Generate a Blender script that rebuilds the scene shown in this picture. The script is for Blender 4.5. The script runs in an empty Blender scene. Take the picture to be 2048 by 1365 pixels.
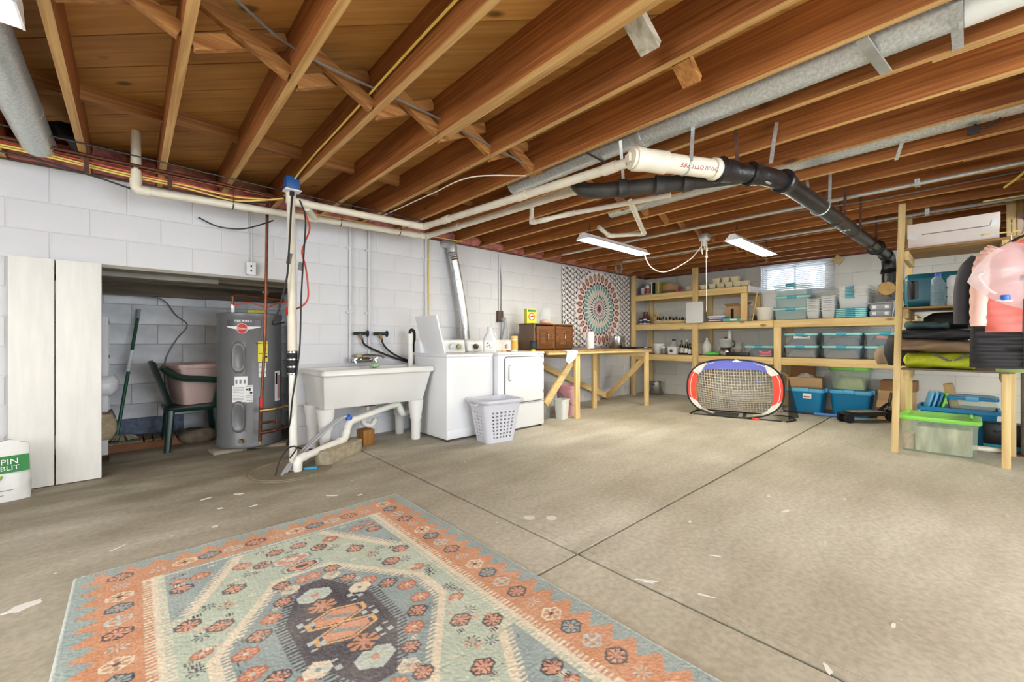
import bpy, bmesh, math, random
import numpy as np
from mathutils import Vector, Matrix, Euler
random.seed(7)
D = bpy.data; S = bpy.context.scene; COL = S.collection
PI = math.pi
# ---------------------------------------------------------------- camera, world, exposure, daylight
cam_d = D.cameras.new('camera'); cam = D.objects.new('camera', cam_d); COL.objects.link(cam)
cam_d.sensor_width = 36.0; cam_d.lens = 36.0 * 837.0 / 2048.0; cam_d.clip_start = 0.02; cam_d.clip_end = 60
cam.location = (0, 0, 1.02); cam.rotation_euler = (PI / 2, 0, math.atan2(920, 837) - PI / 2)
S.camera = cam
S.view_settings.view_transform = 'Standard'; S.view_settings.look = 'None'
S.view_settings.gamma = 1.0; S.view_settings.use_curve_mapping = False
S.view_settings.exposure = 0.85
try:
    S.cycles.use_denoising = True; S.cycles.max_bounces = 7; S.cycles.diffuse_bounces = 4; S.cycles.glossy_bounces = 3
    S.cycles.transparent_max_bounces = 8; S.cycles.sample_clamp_indirect = 6.0
    S.cycles.use_adaptive_sampling = True; S.cycles.adaptive_threshold = 0.10; S.cycles.caustics_reflective = False; S.cycles.caustics_refractive = False
except Exception:
    pass
W = D.worlds.new('sky'); S.world = W; W.use_nodes = True
W.node_tree.nodes['Background'].inputs[0].default_value = (0.80, 0.90, 1.0, 1)
W.node_tree.nodes['Background'].inputs[1].default_value = 4.0
def area_light(name, loc, rot, sx, sy, power, col):
    l = D.lights.new(name, 'AREA'); l.shape = 'RECTANGLE'; l.size = sx; l.size_y = sy; l.energy = power; l.color = col
    o = D.objects.new(name, l); COL.objects.link(o); o.location = loc; o.rotation_euler = rot
    return o
# daylight that comes in through the wide glass door of the wall on the far side of the room from the sink
area_light('daylight_at_glass_door', (2.0, -3.72, 1.08), (PI / 2, 0, 0), 3.6, 2.0, 175, (0.86, 0.93, 1.0))
# daylight fill added at an assumed, unseen window behind the camera
area_light('added_daylight_side_window', (-3.42, 0.4, 1.45), (0, -PI / 2, 0), 1.4, 3.0, 105, (0.95, 0.97, 1.0))

# ---------------------------------------------------------------- materials
def lin(c):
    r = []
    for v in c[:3]:
        v = v / 255.0
        r.append(v / 12.92 if v <= 0.04045 else ((v + 0.055) / 1.055) ** 2.4)
    return (*r, 1.0)
MATS = {}
def nodes_of(m):
    m.use_nodes = True
    return m.node_tree, m.node_tree.nodes['Principled BSDF']
def mat(name, rgb, rough=0.55, metal=0.0, var=0.0, scale=6.0, bump=0.0, alpha=1.0, emit=0.0, spec=0.5, stretch=None, bscale=None, sheen=0.0):
    if name in MATS: return MATS[name]
    m = D.materials.new(name); nt, b = nodes_of(m); L = nt.links
    c = lin(rgb); b.inputs['Base Color'].default_value = c
    b.inputs['Roughness'].default_value = rough; b.inputs['Metallic'].default_value = metal
    b.inputs['Alpha'].default_value = alpha; b.inputs['Specular IOR Level'].default_value = spec
    if sheen: b.inputs['Sheen Weight'].default_value = sheen
    if emit:
        b.inputs['Emission Color'].default_value = c; b.inputs['Emission Strength'].default_value = emit
    if var or bump:
        tc = nt.nodes.new('ShaderNodeTexCoord'); mp = nt.nodes.new('ShaderNodeMapping')
        L.new(tc.outputs['Object'], mp.inputs['Vector'])
        if stretch: mp.inputs['Scale'].default_value = stretch
        n = nt.nodes.new('ShaderNodeTexNoise'); n.inputs['Scale'].default_value = scale; n.inputs['Detail'].default_value = 5
        L.new(mp.outputs[0], n.inputs['Vector'])
        if var:
            r = nt.nodes.new('ShaderNodeValToRGB'); L.new(n.outputs['Fac'], r.inputs[0])
            r.color_ramp.elements[0].position = 0.3; r.color_ramp.elements[1].position = 0.7
            r.color_ramp.elements[0].color = (*[v * (1 - var) for v in c[:3]], 1)
            r.color_ramp.elements[1].color = (*[min(1, v * (1 + var * 0.6)) for v in c[:3]], 1)
            L.new(r.outputs[0], b.inputs['Base Color'])
        if bump:
            bp = nt.nodes.new('ShaderNodeBump'); bp.inputs['Strength'].default_value = bump; bp.inputs['Distance'].default_value = 0.01
            if bscale:
                n2 = nt.nodes.new('ShaderNodeTexNoise'); n2.inputs['Scale'].default_value = bscale; n2.inputs['Detail'].default_value = 4
                L.new(mp.outputs[0], n2.inputs['Vector']); L.new(n2.outputs['Fac'], bp.inputs['Height'])
            else: L.new(n.outputs['Fac'], bp.inputs['Height'])
            L.new(bp.outputs[0], b.inputs['Normal'])
    MATS[name] = m
    return m
def wood(name, c1, c2, axis=1, grain=26.0, rough=0.6, knots=True, tint=0.25, knot_rgb=(70, 35, 15)):
    """sawn lumber: stretched grain along the local axis, a few knots, each stick a little lighter or darker"""
    if name in MATS: return MATS[name]
    m = D.materials.new(name); nt, b = nodes_of(m); L = nt.links; N = nt.nodes.new
    tc = N('ShaderNodeTexCoord'); oi = N('ShaderNodeObjectInfo'); ad = N('ShaderNodeVectorMath'); ad.operation = 'ADD'
    ml = N('ShaderNodeMath'); ml.operation = 'MULTIPLY'; ml.inputs[1].default_value = 37.0
    L.new(oi.outputs['Random'], ml.inputs[0]); L.new(tc.outputs['Object'], ad.inputs[0]); L.new(ml.outputs[0], ad.inputs[1])
    mp = N('ShaderNodeMapping'); sc = [grain, grain, grain]; sc[axis] = 1.6; mp.inputs['Scale'].default_value = sc
    L.new(ad.outputs[0], mp.inputs['Vector'])
    n = N('ShaderNodeTexNoise'); n.inputs['Scale'].default_value = 1.0; n.inputs['Detail'].default_value = 5; n.inputs['Distortion'].default_value = 0.6
    L.new(mp.outputs[0], n.inputs['Vector'])
    r = N('ShaderNodeValToRGB'); r.color_ramp.elements[0].position = 0.32; r.color_ramp.elements[1].position = 0.68
    r.color_ramp.elements[0].color = lin(c1); r.color_ramp.elements[1].color = lin(c2); L.new(n.outputs['Fac'], r.inputs[0])
    out = r.outputs[0]
    n3 = N('ShaderNodeTexNoise'); n3.inputs['Scale'].default_value = 1.7; n3.inputs['Detail'].default_value = 2; L.new(ad.outputs[0], n3.inputs['Vector'])
    mx = N('ShaderNodeMix'); mx.data_type = 'RGBA'; mx.blend_type = 'MULTIPLY'; mx.inputs[0].default_value = 1.0
    rm = N('ShaderNodeMapRange'); rm.inputs[1].default_value = 0.3; rm.inputs[2].default_value = 0.7; rm.inputs[3].default_value = 1 - tint; rm.inputs[4].default_value = 1.0
    L.new(n3.outputs['Fac'], rm.inputs[0]); L.new(out, mx.inputs[6]); L.new(rm.outputs[0], mx.inputs[7]); out = mx.outputs[2]
    mx2 = N('ShaderNodeMix'); mx2.data_type = 'RGBA'; mx2.blend_type = 'MULTIPLY'; mx2.inputs[0].default_value = 1.0
    rm2 = N('ShaderNodeMapRange'); rm2.inputs[3].default_value = 1 - tint; rm2.inputs[4].default_value = 1.0
    L.new(oi.outputs['Random'], rm2.inputs[0]); L.new(out, mx2.inputs[6]); L.new(rm2.outputs[0], mx2.inputs[7]); out = mx2.outputs[2]
    if knots:
        mk = N('ShaderNodeMapping'); sk = [3.2, 3.2, 3.2]; sk[axis] = 1.5; mk.inputs['Scale'].default_value = sk; L.new(ad.outputs[0], mk.inputs['Vector'])
        vo = N('ShaderNodeTexVoronoi'); vo.inputs['Scale'].default_value = 1.0; L.new(mk.outputs[0], vo.inputs['Vector'])
        kr = N('ShaderNodeMapRange'); kr.inputs[1].default_value = 0.045; kr.inputs[2].default_value = 0.09; kr.inputs[3].default_value = 0.75; kr.inputs[4].default_value = 0.0
        L.new(vo.outputs['Distance'], kr.inputs[0])
        mx3 = N('ShaderNodeMix'); mx3.data_type = 'RGBA'; L.new(kr.outputs[0], mx3.inputs[0]); L.new(out, mx3.inputs[6]); mx3.inputs[7].default_value = lin(knot_rgb); out = mx3.outputs[2]
    L.new(out, b.inputs['Base Color']); b.inputs['Roughness'].default_value = rough; b.inputs['Specular IOR Level'].default_value = 0.3
    bp = N('ShaderNodeBump'); bp.inputs['Strength'].default_value = 0.15; bp.inputs['Distance'].default_value = 0.004
    L.new(n.outputs['Fac'], bp.inputs['Height']); L.new(bp.outputs[0], b.inputs['Normal'])
    MATS[name] = m
    return m
def vcol_mat(name, rough=0.9, bump=0.0, bscale=300):
    m = D.materials.new(name); nt, b = nodes_of(m)
    a = nt.nodes.new('ShaderNodeVertexColor'); a.layer_name = 'Col'; nt.links.new(a.outputs[0], b.inputs['Base Color'])
    b.inputs['Roughness'].default_value = rough; b.inputs['Specular IOR Level'].default_value = 0.15
    if bump:
        tc = nt.nodes.new('ShaderNodeTexCoord'); n = nt.nodes.new('ShaderNodeTexNoise'); n.inputs['Scale'].default_value = bscale
        bp = nt.nodes.new('ShaderNodeBump'); bp.inputs['Strength'].default_value = bump; bp.inputs['Distance'].default_value = 0.004
        nt.links.new(tc.outputs['Object'], n.inputs['Vector']); nt.links.new(n.outputs['Fac'], bp.inputs['Height']); nt.links.new(bp.outputs[0], b.inputs['Normal'])
    return m

# ---------------------------------------------------------------- mesh builder
class MB:
    def __init__(s): s.v = []; s.f = []
    def add(s, vs, fs):
        o = len(s.v); s.v += [tuple(p) for p in vs]; s.f += [tuple(i + o for i in f) for f in fs]; return s
    def box(s, x0, x1, y0, y1, z0, z1):
        return s.add([(x0, y0, z0), (x1, y0, z0), (x1, y1, z0), (x0, y1, z0), (x0, y0, z1), (x1, y0, z1), (x1, y1, z1), (x0, y1, z1)],
                     [(0, 3, 2, 1), (4, 5, 6, 7), (0, 1, 5, 4), (1, 2, 6, 5), (2, 3, 7, 6), (3, 0, 4, 7)])
    def obox(s, c, size, rot=(0, 0, 0)):
        R = Euler(rot).to_matrix(); hx, hy, hz = [v / 2 for v in size]
        P = [Vector(c) + R @ Vector((a * hx, b * hy, d * hz)) for d in (-1, 1) for a, b in ((-1, -1), (1, -1), (1, 1), (-1, 1))]
        return s.add(P, [(0, 3, 2, 1), (4, 5, 6, 7), (0, 1, 5, 4), (1, 2, 6, 5), (2, 3, 7, 6), (3, 0, 4, 7)])
    def beam(s, p0, p1, w, h, up=(0, 0, 1)):
        p0 = Vector(p0); p1 = Vector(p1); d = (p1 - p0).normalized(); u = Vector(up)
        r = d.cross(u)
        if r.length < 1e-4: r = d.cross(Vector((1, 0, 0)))
        r.normalize(); u = r.cross(d).normalized(); r *= w / 2; u *= h / 2
        P = [p0 - r - u, p0 + r - u, p0 + r + u, p0 - r + u, p1 - r - u, p1 + r - u, p1 + r + u, p1 - r + u]
        return s.add(P, [(3, 2, 1, 0), (4, 5, 6, 7), (0, 1, 5, 4), (1, 2, 6, 5), (2, 3, 7, 6), (3, 0, 4, 7)])
    def loft(s, loops, cap0=True, cap1=True, closed=True):
        o = len(s.v); n = len(loops[0])
        for l in loops: s.v += [tuple(p) for p in l]
        for k in range(len(loops) - 1):
            for i in range(n if closed else n - 1):
                j = (i + 1) % n
                s.f.append((o + k * n + i, o + k * n + j, o + (k + 1) * n + j, o + (k + 1) * n + i))
        if cap0: s.f.append(tuple(o + i for i in reversed(range(n))))
        if cap1: s.f.append(tuple(o + (len(loops) - 1) * n + i for i in range(n)))
        return s
    def tube(s, pts, r, n=10, cap=True):
        pts = [Vector(p) for p in pts]; rs = r if isinstance(r, (list, tuple)) else [r] * len(pts)
        T = []
        for i in range(len(pts)):
            a = pts[max(i - 1, 0)]; b = pts[min(i + 1, len(pts) - 1)]; d = b - a
            T.append(d.normalized() if d.length > 1e-9 else (T[-1] if T else Vector((0, 0, 1))))
        u = T[0].orthogonal().normalized(); loops = []
        for i, p in enumerate(pts):
            u = (u - T[i] * u.dot(T[i]))
            u = u.normalized() if u.length > 1e-6 else T[i].orthogonal().normalized()
            w = T[i].cross(u)
            loops.append([p + (u * math.cos(2 * PI * k / n) + w * math.sin(2 * PI * k / n)) * rs[i] for k in range(n)])
        return s.loft(loops, cap, cap)
    def lathe(s, prof, n=24, c=(0, 0, 0), cap0=True, cap1=True, M=None):
        loops = []
        for r, z in prof:
            l = [Vector((r * math.cos(2 * PI * k / n), r * math.sin(2 * PI * k / n), z)) for k in range(n)]
            if M is not None: l = [M @ p for p in l]
            loops.append([p + Vector(c) for p in l])
        return s.loft(loops, cap0, cap1)
    def prism(s, poly, axis, a, b):
        """extrude a 2-D outline along an axis ('x': outline is (y,z); 'y': (x,z); 'z': (x,y))"""
        def P(q, t): return {'x': (t, q[0], q[1]), 'y': (q[0], t, q[1]), 'z': (q[0], q[1], t)}[axis]
        return s.loft([[P(q, a) for q in poly], [P(q, b) for q in poly]])
    def grid(s, fn, nu, nv, flip=False):
        o = len(s.v)
        for i in range(nu + 1):
            for j in range(nv + 1): s.v.append(tuple(fn(i / nu, j / nv)))
        for i in range(nu):
            for j in range(nv):
                q = (o + i * (nv + 1) + j, o + (i + 1) * (nv + 1) + j, o + (i + 1) * (nv + 1) + j + 1, o + i * (nv + 1) + j + 1)
                s.f.append(q[::-1] if flip else q)
        return s
    def mesh(s, name, smooth=None, bevel=0.0, seg=2):
        me = D.meshes.new(name); me.from_pydata(s.v, [], s.f)
        bm = bmesh.new(); bm.from_mesh(me)
        bmesh.ops.recalc_face_normals(bm, faces=bm.faces)
        if bevel:
            es = [e for e in bm.edges if len(e.link_faces) == 2 and e.calc_face_angle(0) > 0.6]
            bmesh.ops.bevel(bm, geom=es, offset=bevel, segments=seg, affect='EDGES', clamp_overlap=True, profile=0.5)
        bm.to_mesh(me); bm.free()
        if smooth is None: smooth = 35 if bevel == 0 else 40
        if smooth:
            me.shade_smooth(); me.set_sharp_from_angle(angle=math.radians(smooth))
        return me
    def build(s, name, m, parent=None, smooth=None, bevel=0.0, seg=2, loc=None, rot=None):
        return put(name, s.mesh(name, smooth, bevel, seg), m, parent, loc, rot)
def put(name, me, m, parent=None, loc=None, rot=None):
    if m is not None and not me.materials: me.materials.append(m)
    o = D.objects.new(name, me); COL.objects.link(o)
    if parent is not None: o.parent = parent
    if loc is not None: o.location = loc
    if rot is not None: o.rotation_euler = rot
    return o
def tag(o, label, cat, group=None):
    o['label'] = label; o['category'] = cat
    if group: o['group'] = group
    return o
def thing(name, label, cat, loc=(0, 0, 0), rz=0.0, group=None):
    o = D.objects.new(name, None); COL.objects.link(o); o.empty_display_size = 0.1
    o.location = loc; o.rotation_euler = (0, 0, rz)
    return tag(o, label, cat, group)
def struct(o):
    o['kind'] = 'structure'; return o
def copy_tree(o, parent=None):
    c = o.copy(); COL.objects.link(c); c.parent = parent
    for ch in list(o.children): copy_tree(ch, c)
    return c
def text(name, s, size, m, parent, loc, rot, align='CENTER', ext=0.0004, sx=1.0):
    cu = D.curves.new(name, 'FONT'); cu.body = s; cu.size = size; cu.align_x = align; cu.align_y = 'CENTER'; cu.extrude = ext; cu.resolution_u = 2
    tmp = D.objects.new(name, cu); me = D.meshes.new_from_object(tmp); D.objects.remove(tmp); D.curves.remove(cu)
    me.name = name; me.materials.clear(); me.materials.append(m); o = D.objects.new(name, me); COL.objects.link(o); o.parent = parent
    o.location = loc; o.rotation_euler = rot; o.scale = (sx, 1, 1)
    return o
def rrect(w, d, r, n=4, z=0.0, cx=0.0, cy=0.0):
    """rounded rectangle loop, w along x, d along y"""
    P = []
    for qx, qy, a0 in ((1, 1, 0), (-1, 1, PI / 2), (-1, -1, PI), (1, -1, 1.5 * PI)):
        for k in range(n + 1):
            a = a0 + PI / 2 * k / n
            P.append((cx + qx * (w / 2 - r) + r * math.cos(a), cy + qy * (d / 2 - r) + r * math.sin(a), z))
    return P
def bez(pts, n=8):
    """smooth curve through the points (Catmull-Rom)"""
    P = [Vector(p) for p in pts]; out = []
    for i in range(len(P) - 1):
        p0 = P[max(i - 1, 0)]; p1 = P[i]; p2 = P[i + 1]; p3 = P[min(i + 2, len(P) - 1)]
        for k in range(n):
            t = k / n
            out.append(0.5 * ((2 * p1) + (p2 - p0) * t + (2 * p0 - 5 * p1 + 4 * p2 - p3) * t * t + (3 * p1 - p0 - 3 * p2 + p3) * t ** 3))
    out.append(P[-1]); return out
# ---------------------------------------------------------------- the materials of the place
M_wall = mat('wall_paint', (215, 215, 217), 0.75, var=0.05, scale=2.2, bump=0.12, bscale=55)
M_mortar = mat('wall_mortar_paint', (208, 208, 210), 0.85)
M_alc = mat('alcove_wall_paint', (228, 229, 232), 0.85, var=0.34, scale=3.0, bump=0.25, bscale=40)
M_alcm = mat('alcove_mortar', (165, 163, 162), 0.9)
M_back = mat('back_wall_paint', (230, 227, 217), 0.8, var=0.05, scale=2.0, bump=0.12, bscale=55)
M_joist = wood('joist_lumber', (138, 78, 34), (190, 120, 62), 1, grain=75)
M_jedge = wood('joist_bounce_lit_edge', (186, 138, 80), (224, 182, 118), 1, grain=60, tint=.15)  # pale sawn edges, plus floor bounce light painted into the joist undersides
M_board = wood('subfloor_board', (196, 136, 66), (224, 166, 90), 0, grain=34, knot_rgb=(60, 34, 14))
M_brace = wood('bridging_lumber', (150, 92, 44), (200, 142, 78), 0, grain=60)
M_pineZ = wood('pine_upright', (222, 186, 122), (246, 219, 160), 2, tint=0.12, knot_rgb=(130, 80, 35))
M_pineY = wood('pine_rail', (222, 186, 122), (246, 219, 160), 1, tint=0.12, knot_rgb=(130, 80, 35))
M_pineX = wood('pine_crosspiece', (222, 186, 122), (246, 219, 160), 0, tint=0.12, knot_rgb=(130, 80, 35))
M_ply = wood('plywood', (170, 130, 78), (205, 165, 105), 1, grain=9, knots=False)
M_dkdeck = mat('grey_deck_board', (120, 105, 88), 0.8, var=0.3, scale=9)
M_white = mat('white_enamel', (236, 237, 240), 0.32, var=0.02, scale=3)
M_whitep = mat('white_plastic', (226, 226, 228), 0.45)
M_pvc = mat('aged_white_pvc', (226, 218, 198), 0.42, var=0.10, scale=9)
M_pvcw = mat('clean_white_pvc', (234, 232, 224), 0.4, var=0.05, scale=12)
M_black = mat('black_plastic', (24, 24, 26), 0.4)
M_blackp = mat('black_iron_pipe', (30, 28, 28), 0.32, var=0.5, scale=10, bump=0.25, bscale=60)
M_rubber = mat('black_rubber', (22, 22, 23), 0.7)
M_galv = mat('galvanised_steel', (204, 208, 205), 0.36, metal=0.6, var=0.25, scale=80)
M_steel = mat('stainless_steel', (190, 190, 190), 0.25, metal=1.0)
M_chrome = mat('chrome', (205, 205, 208), 0.12, metal=1.0)
M_copper = mat('tarnished_copper', (122, 72, 50), 0.4, metal=0.8, var=0.3, scale=20)
M_copperd = mat('dark_copper', (92, 52, 36), 0.5, metal=0.6, var=0.3, scale=20)
M_brass = mat('old_brass', (150, 120, 70), 0.4, metal=0.8, var=0.2, scale=20)
M_iron = mat('dark_strap_iron', (70, 60, 55), 0.6, metal=0.5, var=0.3, scale=30)
M_rust = mat('rusty_iron', (95, 62, 45), 0.8, metal=0.2, var=0.4, scale=25)
M_red = mat('red_plastic', (196, 40, 34), 0.45)
M_cord_o = mat('orange_red_cord', (205, 78, 52), 0.5)
M_cord_y = mat('yellow_cable', (226, 196, 92), 0.5)
M_cord_w = mat('white_cable', (222, 214, 196), 0.5)
M_cord_k = mat('black_cable', (28, 26, 26), 0.5)
M_cord_g = mat('grey_cable', (110, 108, 104), 0.5)
M_insul = mat('pink_insulation', (178, 108, 98), 0.95, var=0.45, scale=14, bump=1.0, bscale=30)
M_card = mat('cardboard', (196, 160, 116), 0.85, var=0.06, scale=7)
M_cardd = mat('brown_cardboard', (150, 108, 70), 0.85, var=0.08, scale=7)
M_grey = mat('grey_plastic', (150, 152, 155), 0.5)
M_tube = mat('lit_fluorescent_tube', (255, 247, 226), 0.5, emit=52.0)
M_tubed = mat('lit_tube_warm', (255, 247, 226), 0.5, emit=26.0)
M_glass = mat('clear_glass', (225, 235, 232), 0.05, alpha=0.22)
M_clear = mat('clear_plastic', (240, 243, 243), 0.25, alpha=0.5)
M_cleart = mat('clear_teal_plastic', (204, 230, 230), 0.25, alpha=0.45)
M_smoke = mat('smoky_clear_plastic', (176, 184, 190), 0.25, alpha=0.42)
M_teal = mat('pale_teal_lid', (150, 214, 214), 0.4)
M_teald = mat('teal_latch', (62, 158, 178), 0.4)
M_blue = mat('blue_translucent_plastic', (20, 128, 178), 0.3, alpha=0.9)
M_bluelid = mat('light_blue_lid', (92, 178, 222), 0.35)
M_lime = mat('lime_lid', (140, 222, 82), 0.35)
M_limec = mat('pale_green_clear_plastic', (208, 224, 196), 0.25, alpha=0.32)
M_ink = mat('black_print', (25, 25, 25), 0.7)
M_paper = mat('white_paper', (238, 238, 236), 0.7)
# ---------------------------------------------------------------- floor
XW0, XB, YL, YR = -3.3, 7.68, 4.42, -3.6          # wall planes: behind, back, left, right
ZJ, ZT, ZW = 2.265, 2.505, 2.255                  # joist bottoms, subfloor underside, wall top
def floor_material():
    m = D.materials.new('worn_concrete'); nt, b = nodes_of(m); L = nt.links; N = nt.nodes.new
    g = N('ShaderNodeNewGeometry')
    def noise(scale, detail, stretch=None, rough=0.55):
        n = N('ShaderNodeTexNoise'); n.inputs['Scale'].default_value = scale; n.inputs['Detail'].default_value = detail; n.inputs['Roughness'].default_value = rough
        if stretch:
            mp = N('ShaderNodeMapping'); mp.inputs['Scale'].default_value = stretch; mp.inputs['Rotation'].default_value = (0, 0, 0.35); L.new(g.outputs['Position'], mp.inputs['Vector']); L.new(mp.outputs[0], n.inputs['Vector'])
        else: L.new(g.outputs['Position'], n.inputs['Vector'])
        return n.outputs['Fac']
    def ramp(fac, p0, c0, p1, c1):
        r = N('ShaderNodeValToRGB'); r.color_ramp.elements[0].position = p0; r.color_ramp.elements[1].position = p1
        r.color_ramp.elements[0].color = c0; r.color_ramp.elements[1].color = c1; L.new(fac, r.inputs[0]); return r.outputs[0]
    def mix(a, c, fac, mode='MIX'):
        x = N('ShaderNodeMix'); x.data_type = 'RGBA'; x.blend_type = mode
        if isinstance(fac, float): x.inputs[0].default_value = fac
        else: L.new(fac, x.inputs[0])
        for k, q in ((6, a), (7, c)):
            if isinstance(q, tuple): x.inputs[k].default_value = q
            else: L.new(q, x.inputs[k])
        return x.outputs[2]
    base = ramp(noise(0.55, 5), 0.34, lin((184, 178, 160)), 0.66, lin((223, 219, 207)))
    streak = ramp(noise(1.0, 6, (0.8, 3.2, 1)), 0.36, (0.72, 0.70, 0.66, 1), 0.62, (1, 1, 1, 1))
    c = mix(base, streak, 0.75, 'MULTIPLY')
    fine = ramp(noise(38, 3), 0.35, (0.82, 0.82, 0.80, 1), 0.65, (1.05, 1.05, 1.05, 1)); c = mix(c, fine, 1.0, 'MULTIPLY')
    fl2 = ramp(noise(9.0, 6, (1.0, 4.5, 1), .7), 0.60, (1, 1, 1, 1), 0.74, (0.72, 0.70, 0.66, 1)); c = mix(c, fl2, 0.5, 'MULTIPLY')
    # brown ground-in dirt plus painted-in dimness around the heater, sump and laundry sink
    d1 = N('ShaderNodeVectorMath'); d1.operation = 'DISTANCE'; L.new(g.outputs['Position'], d1.inputs[0]); d1.inputs[1].default_value = (0.35, 4.7, 0)
    r1 = N('ShaderNodeMapRange'); r1.inputs[1].default_value = 0.8; r1.inputs[2].default_value = 3.6; r1.inputs[3].default_value = 0.85; r1.inputs[4].default_value = 0.0; L.new(d1.outputs['Value'], r1.inputs[0])
    nn = N('ShaderNodeMath'); nn.operation = 'MULTIPLY'; L.new(r1.outputs[0], nn.inputs[0])
    st = N('ShaderNodeMapRange'); st.inputs[1].default_value = 0.3; st.inputs[2].default_value = 0.62; st.inputs[3].default_value = 0.25; st.inputs[4].default_value = 1.0
    L.new(noise(1.6, 5, (0.9, 2.2, 1)), st.inputs[0]); L.new(st.outputs[0], nn.inputs[1])
    c = mix(c, lin((110, 98, 76)), nn.outputs[0])
    # specks of white paint
    vo = N('ShaderNodeTexVoronoi'); vo.inputs['Scale'].default_value = 5.5; L.new(g.outputs['Position'], vo.inputs['Vector'])
    sp = N('ShaderNodeMapRange'); sp.inputs[1].default_value = 0.03; sp.inputs[2].default_value = 0.042; sp.inputs[3].default_value = 0.9; sp.inputs[4].default_value = 0.0; L.new(vo.outputs['Distance'], sp.inputs[0])
    c = mix(c, lin((232, 230, 226)), sp.outputs[0])
    L.new(c, b.inputs['Base Color']); b.inputs['Roughness'].default_value = 0.62; b.inputs['Specular IOR Level'].default_value = 0.35
    bp = N('ShaderNodeBump'); bp.inputs['Strength'].default_value = 0.08; bp.inputs['Distance'].default_value = 0.01
    L.new(noise(30, 4), bp.inputs['Height']); L.new(bp.outputs[0], b.inputs['Normal'])
    return m
M_floor = floor_material()
M_joint = mat('joint_dirt', (74, 64, 48), 0.95)
floor = struct(MB().box(XW0, XB + 0.2, YR, 6.0, -0.12, -0.03).build('floor', M_joint, smooth=0))
JX, JY = 1.581, 1.271
def slab(x0, x1, y0, y1): MB().box(x0, x1, y0, y1, -0.05, 0.0).build('slab', M_floor, floor, smooth=0)
g = 0.0085
slab(XW0, JX - g, JY + g, 6.0); slab(XW0, JX - g, YR, JY - g)
slab(JX + g, JX + 0.054, JY + g, 6.0); slab(JX + 0.0565, XB + 0.1, JY + g, 6.0)
slab(JX + g, JX + 0.054, YR, JY - g); slab(JX + 0.0565, XB + 0.1, YR, JY - g)
M_splat = mat('dried_white_paint', (236, 235, 232), 0.6)
def splat(x, y, L_, W_, a, seed):
    rnd = random.Random(seed); P = []
    for k in range(14):
        t = 2 * PI * k / 14; r = rnd.uniform(0.55, 1.1)
        px, py = L_ * r * math.cos(t), W_ * r * math.sin(t)
        P.append((x + px * math.cos(a) - py * math.sin(a), y + px * math.sin(a) + py * math.cos(a)))
    MB().prism(P, 'z', 0.0, 0.0012).build('paint_drip', M_splat, floor, smooth=0)
for i, (x, y, l, w, a) in enumerate([(1.27, 1.05, .055, .016, -.9), (1.62, 0.93, .05, .012, -1.0), (1.70, 0.72, .035, .006, -1.2), (-.31, 2.45, .07, .03, .3), (-.62, 1.95, .06, .02, .8),
        (0.36, 3.33, .04, .012, .2), (0.53, 3.29, .035, .015, -.6), (0.40, 3.08, .02, .02, 0), (0.56, 2.99, .025, .012, .2), (0.34, 2.80, .018, .018, 0), (0.98, 2.84, .05, .01, -.6), (1.12, 2.73, .02, .012, 0),
        (2.05, 0.82, .03, .006, -1), (2.33, 1.07, .02, .01, 0), (2.9, 0.75, .04, .012, -.4), (3.1, .9, .015, .012, 0), (3.4, 0.55, .02, .008, .4), (1.6, 0.3, .03, .01, .5), (2.02, 0.19, .025, .008, 0), (-.05, 2.83, .05, .006, .7)]):
    splat(x, y, l, w, a, i)
for i, (x, y) in enumerate([(1.79, 1.63), (1.70, 1.72)]):
    MB().lathe([(0.032, 0), (0.03, .0008)], 16, (x, y, 0)).build('paint_ring', mat('grey_white_paint_ring', (226, 224, 218), .7), floor, smooth=0)

# ---------------------------------------------------------------- block walls
BH, BL, BZ0 = 0.2032, 0.4064, -0.028
_blk = {}
def block_mesh(l, h, m):
    k = (round(l, 3), round(h, 3), m.name)
    if k not in _blk:
        a, c, j, ch, dp = l / 2, h / 2, 0.0025, 0.0045, 0.012
        def ring(i, y): return [(-a + i, y, -c + i), (a - i, y, -c + i), (a - i, y, c - i), (-a + i, y, c - i)]
        b = MB().loft([ring(j, dp), ring(j, 0.004), ring(j + ch, 0.0)], cap0=True, cap1=True)
        me = b.mesh('block', smooth=0); me.materials.append(m); _blk[k] = me
    return _blk[k]
def block_wall(parent, m, axis, plane, s0, s1, z1, openings=(), flip=1, shift=0.0, zmin=0.0):
    """painted concrete blocks on a wall plane; axis 'x': wall runs along x and faces -y (flip -1: +y); axis 'y': runs along y, faces -x"""
    k = 0; z = BZ0
    while z < z1 - 0.02:
        za, zb = max(z, zmin), min(z + BH, z1)
        if zb - za > 0.02 and not (z1 - (z + BH) < 0.06 and z + BH < z1 and False):
            if z1 - zb < 0.06: zb = z1
            s = s0 - BL + ((k % 2) * BL / 2 + shift) % BL
            while s < s1:
                iv = [(max(s, s0), min(s + BL, s1))]
                for (a, b_, oz0, oz1) in openings:
                    if za < oz1 - 0.03 and zb > oz0 + 0.03:
                        nv = []
                        for p, q in iv:
                            if q <= a or p >= b_: nv.append((p, q)); continue
                            if p < a: nv.append((p, a))
                            if q > b_: nv.append((b_, q))
                        iv = nv
                for p, q in iv:
                    if q - p < 0.03: continue
                    c = (p + q) / 2; zc = (za + zb) / 2
                    if axis == 'x': put('block', block_mesh(q - p, zb - za, m), None, parent, (c, plane, zc), (0, 0, 0 if flip > 0 else PI))
                    else: put('block', block_mesh(q - p, zb - za, m), None, parent, (plane, c, zc), (0, 0, -PI / 2 if flip > 0 else PI / 2))
                s += BL
            if zb >= z1 - 1e-6: break
        z += BH; k += 1
MR = 0.004                                         # mortar sits this far behind the block faces
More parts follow.
